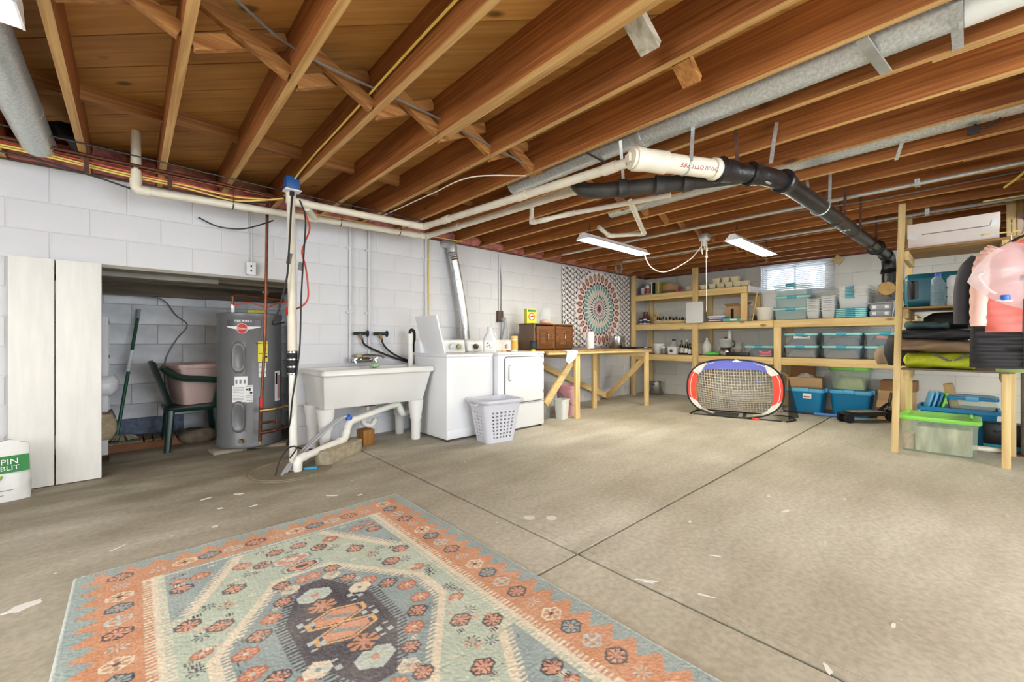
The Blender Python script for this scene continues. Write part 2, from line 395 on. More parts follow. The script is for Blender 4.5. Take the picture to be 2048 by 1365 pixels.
AX0, AX1, AZ, AY = -0.61, 1.19, 1.5976, 5.75       # the alcove opening and its back
b = MB()
b.box(XW0, AX0, YL + MR, YL + 0.2, -0.1, ZW); b.box(AX0, AX1, YL + MR, YL + 0.2, AZ + 0.004, ZW); b.box(AX1, XB + 0.2, YL + MR, YL + 0.2, -0.1, ZW)
wall_left = struct(b.build('wall_left', M_mortar, smooth=0))
block_wall(wall_left, M_wall, 'x', YL, -2.65, XB, ZW, [(AX0, AX1, -1, AZ)], shift=0.19)
# alcove walls
b = MB(); b.box(AX0 - 0.5, 1.55, AY + MR, AY + 0.2, -0.1, 1.75)
wall_alcove = struct(b.build('wall_alcove', M_alcm, smooth=0))
block_wall(wall_alcove, M_alc, 'x', AY, AX0 - 0.3, 1.36, 1.6, shift=0.1, zmin=0.23)
M_blueb = mat('blue_grey_base_paint', (112, 122, 142), 0.9, var=0.35, scale=22, bump=0.3)
MB().box(AX0 - 0.3, 0.42, AY - 0.03, AY + 0.01, 0, 0.23).build('plinth', M_blueb, wall_alcove, smooth=0)
MB().box(0.42, 1.36, AY - 0.015, AY + 0.01, 0, 0.23).build('plinth', M_alc, wall_alcove, smooth=0)
wall_alcove_side = struct(MB().box(1.36 + MR, 1.5, YL + 0.2, AY + 0.1, -0.1, 1.75).build('wall_alcove_right', M_alcm, smooth=0))
block_wall(wall_alcove_side, M_alc, 'y', 1.36, YL + 0.2, AY, 1.6)
wall_alcove_l = struct(MB().box(AX0 - 0.5, AX0 - 0.3, YL + 0.2, AY + 0.1, -0.1, 1.75).build('wall_alcove_left', M_alc, smooth=0))
# reveal of the opening on the sink side, header and the rough beams that roof the alcove
MB().box(AX1, AX1 + 0.17, YL + 0.005, YL + 0.2, 0, AZ).build('jamb', M_wall, wall_left, smooth=0)
M_oldbeam = wood('old_grey_beam', (84, 70, 54), (140, 122, 98), 0, grain=18)
M_oldlight = wood('whitewashed_beam', (160, 152, 136), (196, 190, 176), 0, grain=18)
ceil_alc = struct(MB().box(AX0 - 0.3, 1.4, YL + 0.2, AY + 0.1, 1.72, 1.80).build('ceiling_alcove', M_oldbeam, smooth=0))
MB().box(AX0, 1.36, YL + 0.005, YL + 0.19, AZ - 0.02, AZ + 0.004).build('lintel', M_oldlight, wall_left, smooth=0)
MB().box(AX0 - 0.3, 0.6, YL + 0.3, YL + 0.45, 1.55, 1.72).build('beam', M_oldlight, ceil_alc, smooth=0)
MB().box(0.6, 1.36, YL + 0.3, YL + 0.45, 1.56, 1.72).build('beam', M_oldbeam, ceil_alc, smooth=0)
MB().box(AX0 - 0.3, 1.36, AY - 0.6, AY - 0.45, 1.56, 1.72).build('beam', M_oldbeam, ceil_alc, smooth=0)
MB().box(AX0 - 0.3, 1.36, AY - 0.12, AY, 1.48, 1.60).build('beam', M_oldbeam, ceil_alc, smooth=0)
# back wall with its high window
WY0, WY1, WZ0, WZ1 = 1.47, 2.30, 1.8008, 2.20
b = MB()
b.box(XB + MR, XB + 0.2, YR - 0.2, WY0, -0.1, ZW); b.box(XB + MR, XB + 0.2, WY1, YL + 0.2, -0.1, ZW); b.box(XB + MR, XB + 0.2, WY0, WY1, -0.1, WZ0)
b.box(XB + MR, XB + 0.2, WY0, WY1, WZ1, ZW)
wall_back = struct(b.build('wall_back', M_mortar, smooth=0))
block_wall(wall_back, M_back, 'y', XB, -1.6, YL, ZW, [(WY0, WY1, WZ0, 3)], shift=0.12)
wall_right = MB()
wall_right.box(XW0 - 0.2, 0.2, YR - 0.2, YR, -0.1, ZW); wall_right.box(3.8, XB + 0.2, YR - 0.2, YR, -0.1, ZW); wall_right.box(0.2, 3.8, YR - 0.2, YR, 2.1, ZW)
wall_right = struct(wall_right.build('wall_right', M_wall, smooth=0))
wb = MB(); wb.box(XW0 - 0.2, XW0, YR, -1.1, -0.1, ZW); wb.box(XW0 - 0.2, XW0, 1.9, YL + 0.2, -0.1, ZW); wb.box(XW0 - 0.2, XW0, -1.1, 1.9, -0.1, 0.75); wb.box(XW0 - 0.2, XW0, -1.1, 1.9, 2.15, ZW)
wall_front = struct(wb.build('wall_front', M_wall, smooth=0))
M_frame = mat('white_frame_paint', (235, 236, 238), 0.45)
def window(name, mk, bars, glass):
    fr = struct(mk(bars).build(name, M_frame, smooth=0)); mk(glass).build('pane', M_glass, fr, smooth=0)
    return fr
def ybox(lst):
    m = MB()
    for q in lst: m.box(*q)
    return m
window('window_1', ybox, [(XB + .08, XB + .12, WY0, WY0 + .03, WZ0, WZ1), (XB + .08, XB + .12, WY1 - .03, WY1, WZ0, WZ1), (XB + .08, XB + .12, WY0, WY1, WZ0, WZ0 + .03), (XB + .08, XB + .12, WY0, WY1, WZ1 - .03, WZ1), (XB + .08, XB + .12, 1.87, 1.90, WZ0, WZ1)],
       [(XB + .098, XB + .102, WY0 + .03, WY1 - .03, WZ0 + .03, WZ1 - .03)])
window('door_2', ybox, [(0.2, .27, YR - .14, YR - .08, 0, 2.1), (3.73, 3.8, YR - .14, YR - .08, 0, 2.1), (1.97, 2.04, YR - .14, YR - .08, 0, 2.1), (.2, 3.8, YR - .14, YR - .08, 0, .08), (.2, 3.8, YR - .14, YR - .08, 2.03, 2.1)],
       [(.27, 3.73, YR - .112, YR - .108, .08, 2.03)])
window('window_2', ybox, [(XW0 - .14, XW0 - .08, -1.1, -1.04, .75, 2.15), (XW0 - .14, XW0 - .08, 1.84, 1.9, .75, 2.15), (XW0 - .14, XW0 - .08, .37, .43, .75, 2.15), (XW0 - .14, XW0 - .08, -1.1, 1.9, .75, .81), (XW0 - .14, XW0 - .08, -1.1, 1.9, 2.09, 2.15)],
       [(XW0 - .112, XW0 - .108, -1.04, 1.84, .81, 2.09)])  # assumed window out of view, added for the daylight fill
# ---------------------------------------------------------------- ceiling: diagonal subfloor boards, joists, bridging
ceiling = struct(MB().box(XW0 - 0.2, XB + 0.2, YR - 0.2, YL + 0.2, ZT + 0.021, ZT + 0.1).build('ceiling', M_oldbeam, smooth=0))
def clip(poly, ax, lim, keep_less):
    out = []
    for i in range(len(poly)):
        p, q = poly[i], poly[(i + 1) % len(poly)]
        ip = (p[ax] <= lim) == keep_less; iq = (q[ax] <= lim) == keep_less
        if ip: out.append(p)
        if ip != iq:
            t = (lim - p[ax]) / (q[ax] - p[ax]); out.append((p[0] + t * (q[0] - p[0]), p[1] + t * (q[1] - p[1])))
    return out
bw = 0.228; r2 = math.sqrt(0.5)
for k in range(-18, 43):                                # boards run along (1,-1)
    o0 = k * bw * 1.0
    c0 = (o0 - 1.029)
    def pt(a, w): return (a * r2 + (c0 + w) * r2, -a * r2 + (c0 + w) * r2)
    poly = [pt(-12, 0.002), pt(12, 0.002), pt(12, bw - 0.006), pt(-12, bw - 0.006)]
    for ax, lim, kl in ((0, XB + .1, True), (0, XW0 - .1, False), (1, YL + .15, True), (1, YR - .1, False)):
        poly = clip(poly, ax, lim, kl)
        if len(poly) < 3: break
    if len(poly) < 3: continue
    R = Matrix.Rotation(PI / 4, 2)                      # local x along the board
    lp = [tuple(R @ Vector(q)) for q in poly]
    dz = random.uniform(0, 0.003)
    MB().prism(lp, 'z', ZT - dz, ZT + 0.02).build('board', M_board, ceiling, smooth=0, rot=(0, 0, -PI / 4))
JS, J0, JT = 0.4064, 0.169, 0.038
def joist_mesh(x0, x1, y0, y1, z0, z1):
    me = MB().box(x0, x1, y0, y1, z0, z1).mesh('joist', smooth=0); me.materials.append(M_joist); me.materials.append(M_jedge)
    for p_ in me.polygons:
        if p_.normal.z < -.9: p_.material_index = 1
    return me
jm = joist_mesh(-JT / 2, JT / 2, YR - .1, YL + 0.12, ZJ, ZT)
JX_ = [J0 + JS * k for k in range(-8, 19)]
for x in JX_: put('joist', jm, None, ceiling, (x, 0, random.uniform(-.003, .003)))
for k in range(4, 16):                                 # lapped joist ends over the beam near the hanging jackets
    put('joist', joist_mesh(J0 + JS * k + JT / 2, J0 + JS * k + JT / 2 + .038, YR, 0.12 - (k % 3) * .08, ZJ + .004, ZT), None, ceiling)
put('joist', joist_mesh(JX_[11] + JT / 2 + .012, JX_[11] + JT / 2 + .048, 0.5, 2.16, ZJ + .012, ZT - .02), None, ceiling)
MB().box(XW0, XB + .1, YL + 0.12, YL + 0.19, ZW, ZT).build('rim_board', M_joist, ceiling, smooth=0)
MB().box(XB + .04, XB + .1, YR, YL + .1, ZW, ZT).build('rim_board', M_joist, ceiling, smooth=0)
MB().box(XW0, XB, YL - 0.0, YL + 0.16, ZW, ZJ).build('sill_plate', M_oldbeam, ceiling, smooth=0)
for x in JX_[3:-1]:
    x0, x1 = x + JT / 2, x + JS - JT / 2; k = JX_.index(x)
    if k < 16: MB().box(x0, x1, 3.45, 3.488, ZT - .09, ZT).build('blocking', M_brace, ceiling, smooth=0)
    for s, y in ((0, 2.18), (1, 2.235)):               # crossed wooden bridging
        za, zb = (ZJ + .02, ZT - .035) if s else (ZT - .035, ZJ + .02)
        MB().beam((x0, y, za), (x1, y, zb), .034, .062, (0, 0, 1)).build('bridging', M_brace, ceiling, smooth=0)
# odd blocks that stick down between joists
M_grayw = wood('weathered_block', (150, 140, 120), (200, 190, 168), 0)
MB().obox((1.56, 0.92, 2.30), (.17, .085, .038), (0, .45, 0)).build('bridging', M_grayw, ceiling, smooth=0)
MB().obox((1.95, 0.91, 2.30), (.13, .085, .036), (0, .45, 0)).build('bridging', M_brace, ceiling, smooth=0)
for x in JX_[3:-1]:                                    # insulation stuffed into the rim bays
    x0, x1 = x + JT / 2 + .004, x + JS - JT / 2 - .004; rnd = random.Random(int(x * 100)); hh = rnd.uniform(.10, .17)
    def fn(u, v, x0=x0, x1=x1, rnd=rnd, hh=hh):
        return (x0 + (x1 - x0) * u, YL - 0.02 + .05 * math.sin(v * 3) * -1 + rnd.uniform(-.018, .018), ZJ + .006 + hh * v + rnd.uniform(-.008, .012) * v)
    m_ = MB().grid(fn, 9, 5); m_.box(x0, x1, YL + .03, YL + .11, ZJ + .006, ZJ + .05 + hh)
    m_.build('insulation_batt', M_insul, ceiling, smooth=60)
y = -1.3
while y < YL - .3:                                     # the same along the back wall
    rnd = random.Random(int(y * 100) + 5)
    def fn(u, v, y=y, rnd=rnd): return (XB - .03 - rnd.uniform(0, .03), y + .4 * u, ZW + .01 + .12 * v + rnd.uniform(-.01, .01) * v)
    MB().grid(fn, 8, 4).build('insulation_batt', M_insul, ceiling, smooth=60)
    y += .4
# ---------------------------------------------------------------- lamps
def shop_light(x0, x1, y, z, label, M_tube=M_tube):
    t = thing('fluorescent_light', label, 'light', ((x0 + x1) / 2, y, z), 0, 'fluorescent shop lights under the joists')
    l = (x1 - x0) / 2
    prof = [(-.085, 0.0), (-.045, .035), (-.03, .06), (.03, .06), (.045, .035), (.085, 0.0), (.08, 0.0), (.042, .03), (-.042, .03), (-.08, 0.0)]
    MB().prism(prof, 'x', -l, l).build('reflector', M_white, t, smooth=0)
    for s in (-1, 1): MB().prism([(-.085, -.002), (-.045, .035), (-.03, .062), (.03, .062), (.045, .035), (.085, -.002)], 'x', s * l - .004, s * l + .004).build('end_cap', M_white, t, smooth=0)
    for s in (-1, 1):
        MB().tube([(-l + .02, s * .032, .008), (l - .02, s * .032, .008)], .0165, 8).build('lamp_tube', M_tube, t)
    for s in (-.8, .8):
        c = MB()
        for k in range(3): c.beam((s * l, -.02 + .02 * k, .06), (s * l, 0, ZJ - z + .01), .003, .003)
        c.build('hanger', M_iron, t, smooth=0)
    return t
shop_light(3.49, 4.71, 2.74, 2.09, 'lit fluorescent shop light hanging near the mandala tapestry')
shop_light(4.74, 5.96, 1.72, 2.10, 'lit fluorescent shop light hanging before the blinds of the window')
shop_light(-1.50, -0.28, 2.17, 2.12, 'fluorescent shop light whose end shows in the top corner', M_tubed)
shop_light(0.4, 1.62, -1.75, 2.12, 'added unseen fluorescent shop light behind the camera near the glass door', M_tubed)  # assumed fixture out of view, added to light the room
shop_light(-2.2, -0.98, -0.9, 2.12, 'added unseen fluorescent shop light behind the camera near the side window', M_tubed)  # another unseen fixture, added as a light source
shop_light(3.0, 4.22, -1.9, 2.12, 'added unseen fluorescent shop light beyond the hanging jackets', M_tubed)  # unseen as well, added to brighten this side of the room
# hanging power reel, outlet and cords
t = thing('ceiling_outlet', 'ceiling outlet box with a bundle of white cords knotted below it', 'outlet', (4.95, 2.10, 0))
MB().box(-.05, .05, -.05, .05, 2.21, 2.265).build('junction_box', M_galv, t, bevel=.004)
MB().lathe([(.055, 2.19), (.06, 2.2), (.06, 2.212)], 20).build('lamp_base', M_whitep, t)
MB().lathe([(.02, 2.13), (.03, 2.15), (.03, 2.19)], 14).build('socket', M_whitep, t)
for k, (a, b_, c_) in enumerate([(.02, .10, .01), (-.025, .16, .02), (.0, .13, -.03), (.035, .2, -.01)]):
    MB().tube(bez([(a, c_, 2.2), (a + .03, c_ + .02, 2.15), (a + .01, c_, 2.2 - b_), (a - .03, c_ - .01, 2.19 - b_ * .7), (a - .01, c_, 2.2)], 6), .005, 6).build('cord_loop', M_cord_w, t)
tag(MB().tube(bez([(4.93, 2.12, 2.14), (4.88, 2.25, 1.98), (4.80, 2.5, 1.86), (4.74, 2.66, 1.93), (4.71, 2.74, 2.10)], 10), .006, 8).build('lamp_cord', M_cord_w), 'white cord drooping from the first fluorescent lamp to the ceiling outlet', 'cord')
tag(MB().tube([(4.96, 2.09, 2.20), (4.97, 2.088, 1.55), (4.97, 2.088, 1.36)], .0028, 6).build('pull_string', M_cord_w), 'thin white pull string hanging from the ceiling outlet', 'string')
m = MB()
for k in range(4):
    m.tube([(5.07 + .075 * math.cos(a * PI / 9) + .006 * k, 3.33 + .012 * k, 2.05 + .075 * math.sin(a * PI / 9)) for a in range(19)], .003, 6)
m.beam((5.08, 3.35, 2.12), (5.08, 3.35, ZJ), .003, .003)
tag(m.build('wire_coil', M_cord_g), 'coil of thin grey wire hung under the joists before the tapestry', 'wire coil')
# ---------------------------------------------------------------- round sheet-metal ducts between the joists
def ring(m, c, r, ax, w=.012):
    c = Vector(c); a = {'x': Vector((1, 0, 0)), 'y': Vector((0, 1, 0)), 'z': Vector((0, 0, 1))}[ax] if isinstance(ax, str) else Vector(ax).normalized()
    m.tube([c - a * w, c - a * w * .5, c + a * w * .5, c + a * w], [r * .98, r * 1.03, r * 1.03, r * .98], 28)
def duct(label, x, z, r, ya, yb, seams):
    t = thing('air_duct', label, 'duct', (x, 0, 0), 0)
    MB().tube([(0, ya, z), (0, yb, z)], r, 32).build('pipe', M_galv, t)
    for s in seams:
        m = MB(); ring(m, (0, s, z), r, 'y'); m.build('crimp', M_galv, t)
    return t
t = duct('long round galvanised duct running between the joists over the pipes', 2.41, 2.345, .088, -1.6, 1.42, [1.40, .03])
MB().tube([(0, 1.40, 2.345), (0, 2.62, 2.345)], .074, 32).build('pipe', M_galv, t)
m = MB(); ring(m, (0, 2.61, 2.345), .074, 'y', .02); m.build('crimp', M_galv, t)
MB().tube([(0, -.6, 2.345), (0, .02, 2.345)], .0905, 32).build('tape_wrap', mat('pale_duct_tape', (214, 212, 204), .5), t)
MB().beam((-.17, .04, 2.262), (.19, .04, 2.262), .035, .004).build('strap', M_galv, t, smooth=0)
MB().beam((-.185, .305, 2.262), (.16, .265, 2.255), .04, .01).build('hanger', mat('grey_hanger_stick', (150, 148, 138), .7, var=.2), t, smooth=0)
MB().beam((-.17, 1.72, 2.27), (.17, 1.72, 2.26), .014, .006).build('hanger', M_iron, t, smooth=0)
t = duct('thinner round galvanised duct two bays beyond the long one', 3.655, 2.362, .072, -1.6, 2.5, [1.2, .1])
MB().beam((-.02, .30, 2.29), (.12, .34, 2.23), .02, .006).build('damper_handle', M_galv, t, smooth=0)
m = MB(); m.tube([(-.0, -.06 + .05 * math.cos(a * PI / 8), 2.30 + .045 * math.sin(a * PI / 8)) for a in range(17)], .006, 6); m.box(-.02, .02, -.03, .02, 2.235, 2.275); m.build('clamp', M_iron, t, smooth=0)
t = thing('air_duct', 'short round galvanised duct ending open over the plank door', 'duct', (-.44, 0, 0))
MB().tube([(0, 1.4, 2.30), (0, 4.02, 2.28)], .082, 32, cap=False).build('pipe', M_galv, t)
m = MB(); ring(m, (0, 3.45, 2.287), .082, 'y', .008); m.build('crimp', M_galv, t)
MB().tube([(0, 3.96, 2.283), (0, 4.02, 2.283)], .076, 24).build('end_cap', M_black, t)
MB().tube(bez([(.06, 3.95, 2.36), (.12, 4.0, 2.40), (.16, 4.1, 2.40), (.17, 4.25, 2.40)], 4), [.05, .055, .05, .055, .05, .055, .05, .055, .05, .055, .05, .055, .05], 14).build('flex_hose', M_rubber, t)
for (x, z, ya, yb, lb) in ((5.58, 2.235, -1.0, 3.6, 'thin grey conduit crossing the bays beyond the second lamp'), (4.52, 2.245, -.4, 3.9, 'thin grey conduit under the joists over the first lamp')):
    t = thing('conduit', lb, 'pipe', (x, 0, 0)); MB().tube([(0, ya, z), (0, yb, z)], .014, 10).build('pipe', M_galv, t)
    MB().box(-.03, .03, .27, .30, z - .02, ZJ + .01).build('strap', M_galv, t, smooth=0)
# ---------------------------------------------------------------- black drain main and its branch
t = thing('sewer_pipe', 'black iron drain main running under the joists to the back wall', 'pipe')
def zm(x): return 2.05 - .006 * (x - 3)
pm = [(2.60, 1.02, 2.045), (2.80, .92, 2.045), (2.95, .855, 2.045), (3.12, .815, 2.045), (4.0, .775, zm(4)), (6.6, .675, zm(6.6))]
MB().tube(bez(pm[:4], 4) + [Vector(p) for p in pm[4:]], .056, 24).build('pipe', M_blackp, t)
def hub(t, p, d, r, w, mm, name='hub'):
    p = Vector(p); d = Vector(d).normalized()
    MB().tube([p - d * w, p - d * w * .75, p - d * w * .4, p + d * w], [r, r * 1.12, r, r * .94], 24).build(name, mm, t)
hub(t, (2.64, 1.0, 2.045), (1, -.5, 0), .07, .05, M_blackp); hub(t, (2.83, .905, 2.045), (1, -.5, 0), .066, .04, M_blackp); hub(t, (3.12, .815, 2.045), (1, -.1, 0), .068, .045, M_blackp)
hub(t, (6.0, .70, zm(6)), (1, -.04, 0), .072, .05, M_blackp)
zc = zm(6.6)
MB().tube(bez([(6.5, .68, zc), (6.66, .674, zc - .02), (6.72, .672, zc - .1), (6.72, .672, zc - .3)], 6), .068, 24).build('elbow', M_blackp, t)
MB().tube([(6.72, .672, 1.92), (6.72, .672, 1.66)], .064, 24).build('drop_pipe', M_blackp, t)
hub(t, (6.72, .672, 1.86), (0, 0, 1), .076, .03, M_blackp)
MB().tube([(6.60, .675, 1.64), (6.66, .672, 1.64), (XB + .02, .64, 1.62)], [.085, .07, .06], 24).build('tee', M_blackp, t)
m = MB(); m.tube([(6.585, .675, 1.64), (6.60, .675, 1.64)], .078, 24); c_ = m.build('cleanout_plug', M_brass, t)
MB().box(6.57, 6.59, .655, .695, 1.62, 1.66).build('lug', M_brass, c_, smooth=0)
for x in (3.9, 4.35, 4.9, 5.6):
    y = .78 - .04 * (x - 4); m = MB()
    a0, a1 = (x - .01, y - .062, zm(x)), (x - .01, y + .062, zm(x))
    m.tube([(x, y + .06 * math.cos(a), zm(x) + .06 * math.sin(a)) for a in [PI + PI * k / 10 for k in range(11)]], .006, 5)
    m.beam((x, y + .06, zm(x)), (x + .06, y + .1, ZJ + .09), .02, .003, (1, 0, 0)); m.beam((x, y - .06, zm(x)), (x + .03, y - .06, ZJ + .09), .02, .003, (1, 0, 0))
    m.build('hanger_strap', M_rust if x != 3.9 else M_galv, t, smooth=0)
m = MB(); m.beam((2.9, .83, 2.11), (2.98, .82, ZJ + .12), .022, .003, (1, .4, 0)); m.beam((2.80, .97, 2.06), (2.9, .83, 1.985), .022, .003); m.build('hanger_strap', M_galv, t, smooth=0)
m = MB(); m.beam((2.79, .98, 2.08), (2.80, 1.0, ZJ + .16), .022, .003, (1, .4, 0)); m.build('hanger_strap', M_rust, t, smooth=0)
text('painted_mark', 'E', .10, M_paper, t, (4.62, .752, 1.985), (PI, 0, -.05), ext=.001)
# branch
tb = thing('sewer_pipe', 'dusty black branch drain joining the iron main from the side', 'pipe')
M_dusty = mat('dusty_black_pipe', (52, 48, 44), .6, var=.45, scale=12)
MB().tube(bez([(2.26, 1.82, 2.10), (2.27, 1.76, 2.04), (2.33, 1.66, 2.025), (2.48, 1.44, 2.03), (2.66, 1.16, 2.035), (2.78, .95, 2.04)], 6), .05, 24).build('pipe', M_dusty, tb)
for p in ((2.40, 1.55, 2.028), (2.53, 1.36, 2.03), (2.62, 1.22, 2.033)): hub(tb, p, (.15, -.23, 0), .06, .03, M_dusty)
m = MB(); m.beam((2.42, 1.56, 2.09), (2.20, 1.44, 2.24), .02, .003, (1, 1, 0)); m.build('hanger_strap', mat('white_nylon_strap', (215, 212, 205), .6), tb, smooth=0)
# white PVC cleanout section
tp = thing('cleanout_pipe', 'thick white PVC cleanout pipe with red print joining the black main', 'pipe')
pa, pb = Vector((2.10, 1.285, 2.05)), Vector((2.60, 1.02, 2.045)); dd = (pb - pa).normalized()
MB().tube([pa + dd * .10, pb], .055, 28).build('pipe', M_pvc, tp)
MB().tube([pa, pa + dd * .05, pa + dd * .051, pa + dd * .14, pa + dd * .2], [.066, .066, .062, .062, .064], 28).build('fitting', M_pvc, tp)
cp = MB().tube([pa - dd * .02, pa], .058, 24).build('cleanout_plug', M_pvc, tp)
MB().obox(pa - dd * .03, (.03, .05, .045), (0, 0, math.atan2(dd.y, dd.x))).build('lug', M_pvc, cp, bevel=.004)
MB().tube([pb - dd * .05, pb - dd * .02], .064, 28).build('collar', M_pvc, tp)
mid = pa + dd * .40; nrm = Vector((dd.y, -dd.x, 0)); nrm = nrm if nrm.dot(-mid) > 0 else -nrm
M_redink = mat('red_print', (150, 50, 50), .7)
Zp = nrm.normalized() * .92 + Vector((0, 0, -.4)); Zp.normalize(); Xp = -dd; Yp = Zp.cross(Xp)
Rm = Matrix((Xp, Yp, Zp)).transposed().to_euler()
text('print', 'CHARLOTTE PIPE', .034, M_redink, tp, mid + Zp * .0553, Rm, ext=.0003)
m = MB(); c3 = pa + dd * .33
m.tube([c3 + (nrm.normalized() * math.cos(a) + Vector((0, 0, 1)) * math.sin(a)) * .057 for a in [-PI + PI * k / 10 for k in range(11)]], .004, 5)
m.beam(c3 + nrm.normalized() * .057, c3 + nrm.normalized() * .05 + Vector((.04, 0, .24)), .02, .003, (1, .5, 0)); m.build('hanger_strap', M_galv, tp, smooth=0)
# ---------------------------------------------------------------- white drain lines along the sink wall
def pvc_run(name, label, pts, r, m_=None, joints=(), cat='pipe'):
    t = thing(name, label, cat); mm = m_ or M_pvc
    for a, b_ in zip(pts, pts[1:]): MB().tube([a, b_], r, 16).build('pipe', mm, t)
    for i, p in enumerate(pts[1:-1]):
        a = Vector(pts[i]); q = Vector(pts[i + 2]); p = Vector(p); u = (a - p).normalized(); w = (q - p).normalized()
        MB().tube(bez([p + u * r * 2.6, p + u * r * 1.1, p + (u + w) * r * .35, p + w * r * 1.1, p + w * r * 2.6], 4), r * 1.17, 16).build('elbow', mm, t)
    for (p, d) in joints:
        p = Vector(p); d = Vector(d).normalized(); MB().tube([p - d * r * 1.6, p + d * r * 1.6], r * 1.16, 16).build('coupling', mm, t)
    return t
pvc_run('drain_pipe', 'upper white drain pipe from the sump standpipe to the cleanout', [(0.93, 3.60, 2.12), (2.11, 3.60, 2.135), (2.11, 1.33, 2.045)], .029,
        joints=[((1.0, 3.6, 2.121), (1, 0, 0)), ((2.0, 3.6, 2.133), (1, 0, 0)), ((2.11, 3.2, 2.12), (0, 1, 0)), ((2.11, 2.2, 2.08), (0, 1, 0)), ((2.11, 1.45, 2.05), (0, 1, 0))])
tB = pvc_run('drain_pipe', 'lower white drain pipe along the top of the block wall', [(0.025, 3.98, 2.52), (0.025, 3.98, 2.09), (2.36, 3.98, 2.155), (2.36, 1.86, 2.10), (2.28, 1.80, 2.07)], .029,
        joints=[((1.2, 3.98, 2.123), (1, 0, 0)), ((2.2, 3.98, 2.15), (1, 0, 0)), ((2.36, 3.4, 2.14), (0, 1, 0)), ((2.36, 2.0, 2.105), (0, 1, 0))])
MB().tube([(1.05, 3.62, 2.10), (1.22, 3.96, 2.12)], .027, 14).build('wye_branch', M_pvc, tB)
for x in (.6, 1.45, 2.05): 
    m = MB(); m.tube([(x, 3.98 + .032 * math.cos(a), 2.09 + .028 * x + .032 * math.sin(a)) for a in [PI + PI * k / 8 for k in range(9)]], .004, 5); m.beam((x, 3.948, 2.1 + .028 * x), (x, 3.94, ZJ + .05), .014, .003, (1, 0, 0)); m.build('hanger_strap', M_iron, tB, smooth=0)
tC = pvc_run('drain_pipe', 'thin white drain pipe with a small trap beyond the cleanout', [(2.62, 2.62, 2.26), (2.62, 2.62, 2.07), (2.62, 2.48, 2.06), (2.75, 2.3, 2.10), (2.95, 1.50, 2.10)], .02, joints=[((2.62, 2.62, 2.09), (0, 0, 1))])
tD = pvc_run('drain_pipe', 'short white pipe dropping from the branch drain toward the first lamp', [(2.86, 1.78, 2.10), (3.92, 2.28, 2.13), (3.80, 2.62, 2.15), (3.58, 2.60, 2.2)], .022)
# ---------------------------------------------------------------- cables and copper lines at the top of the wall
def cable(name, label, pts, r, m_, cat='cable', n=8, smooth=6, group=None):
    return tag(MB().tube(bez(pts, n), r, smooth).build(name, m_), label, cat, group)
zc = 2.235
cable('cable', 'topmost yellow cable of the bundle along the wall top', [(-1.6, 4.05, 2.21), (-.6, 4.02, 2.23), (-.1, 4.0, 2.20), (.3, 3.98, 2.19), (.6, 3.95, 2.17), (.85, 3.8, 2.16)], .006, M_cord_y)
cable('cable', 'lower yellow cable of the bundle along the wall top', [(-1.6, 4.05, 2.195), (-.6, 4.02, 2.215), (-.1, 4.0, 2.185), (.3, 3.98, 2.17), (.62, 3.95, 2.14), (.9, 3.7, 2.16)], .006, M_cord_y)
cable('cable', 'orange cable running above the yellow ones along the wall top', [(-1.6, 4.05, 2.225), (-.6, 4.02, 2.245), (-.1, 4.0, 2.22), (.3, 3.98, 2.20), (.6, 3.97, 2.185), (.9, 3.85, 2.18)], .006, M_cord_o)
cable('cable', 'black cable sagging below the yellow bundle over the plank door', [(-1.6, 4.1, 2.18), (-.6, 4.1, 2.21), (-.2, 4.1, 2.165), (.05, 4.1, 2.12), (.35, 4.1, 2.14), (.9, 4.0, 2.19)], .006, M_cord_k)
cable('cable', 'black cable strung across the joists in front of the duct end', [(-1.6, 3.75, 2.26), (-.55, 3.75, 2.262), (.2, 3.75, 2.25), (.95, 3.75, 2.235), (2.0, 3.75, 2.24), (2.8, 3.8, 2.25)], .005, M_cord_k)
cable('cable', 'black cable looping below the white drain pipe beside the sump riser', [(.42, 4.38, 2.06), (.55, 4.3, 1.99), (.72, 4.2, 1.985), (.87, 3.9, 2.02)], .006, M_cord_k)
cable('copper_line', 'dark copper water line under the joists above the cables', [(-1.6, 3.9, 2.245), (.5, 3.9, 2.235), (1.2, 3.92, 2.225)], .011, M_copperd, 'pipe', 2, 8)
cable('copper_line', 'brighter copper water line beside the dark one under the joists', [(-1.6, 3.98, 2.25), (.2, 3.96, 2.235), (.9, 3.94, 2.225)], .009, M_copper, 'pipe', 2, 8)
for x in (-.22, .21):
    tag(MB().box(x - .012, x + .012, 3.95, 3.975, 2.13, 2.30).build('pipe_hanger', M_rust, smooth=0), 'rusty hanger bracket holding the cable bundle ' + ('over the plank door' if x < 0 else 'beside the white riser'), 'bracket')
cable('cable', 'yellow cable stapled along the side of a joist down to the blue box', [(0.945, -.2, 2.36), (0.945, 1.5, 2.36), (0.945, 2.6, 2.33), (0.945, 3.1, 2.32), (0.94, 3.45, 2.29), (.93, 3.55, 2.26)], .006, M_cord_y)
cable('cable', 'grey cable threaded along the crossed bridging between the joists', [(-.3, 1.5, 2.42), (.3, 1.95, 2.37), (.6, 2.1, 2.36), (1.0, 2.12, 2.35), (1.4, 2.14, 2.345), (1.8, 2.16, 2.32), (2.2, 2.17, 2.29)], .006, M_cord_g)
cable('cable', 'white cable sagging along a joist toward the back of the washer', [(2.19, 2.25, 2.26), (1.9, 2.55, 2.26), (1.84, 3.0, 2.24), (1.84, 3.5, 2.25), (1.83, 4.2, 2.26)], .005, M_cord_w)
cable('cable', 'yellow cable clipped under the drain pipes over the sink', [(1.0, 4.0, 2.16), (1.5, 4.05, 2.19), (2.2, 4.1, 2.20), (3.0, 4.2, 2.235)], .005, M_cord_y)
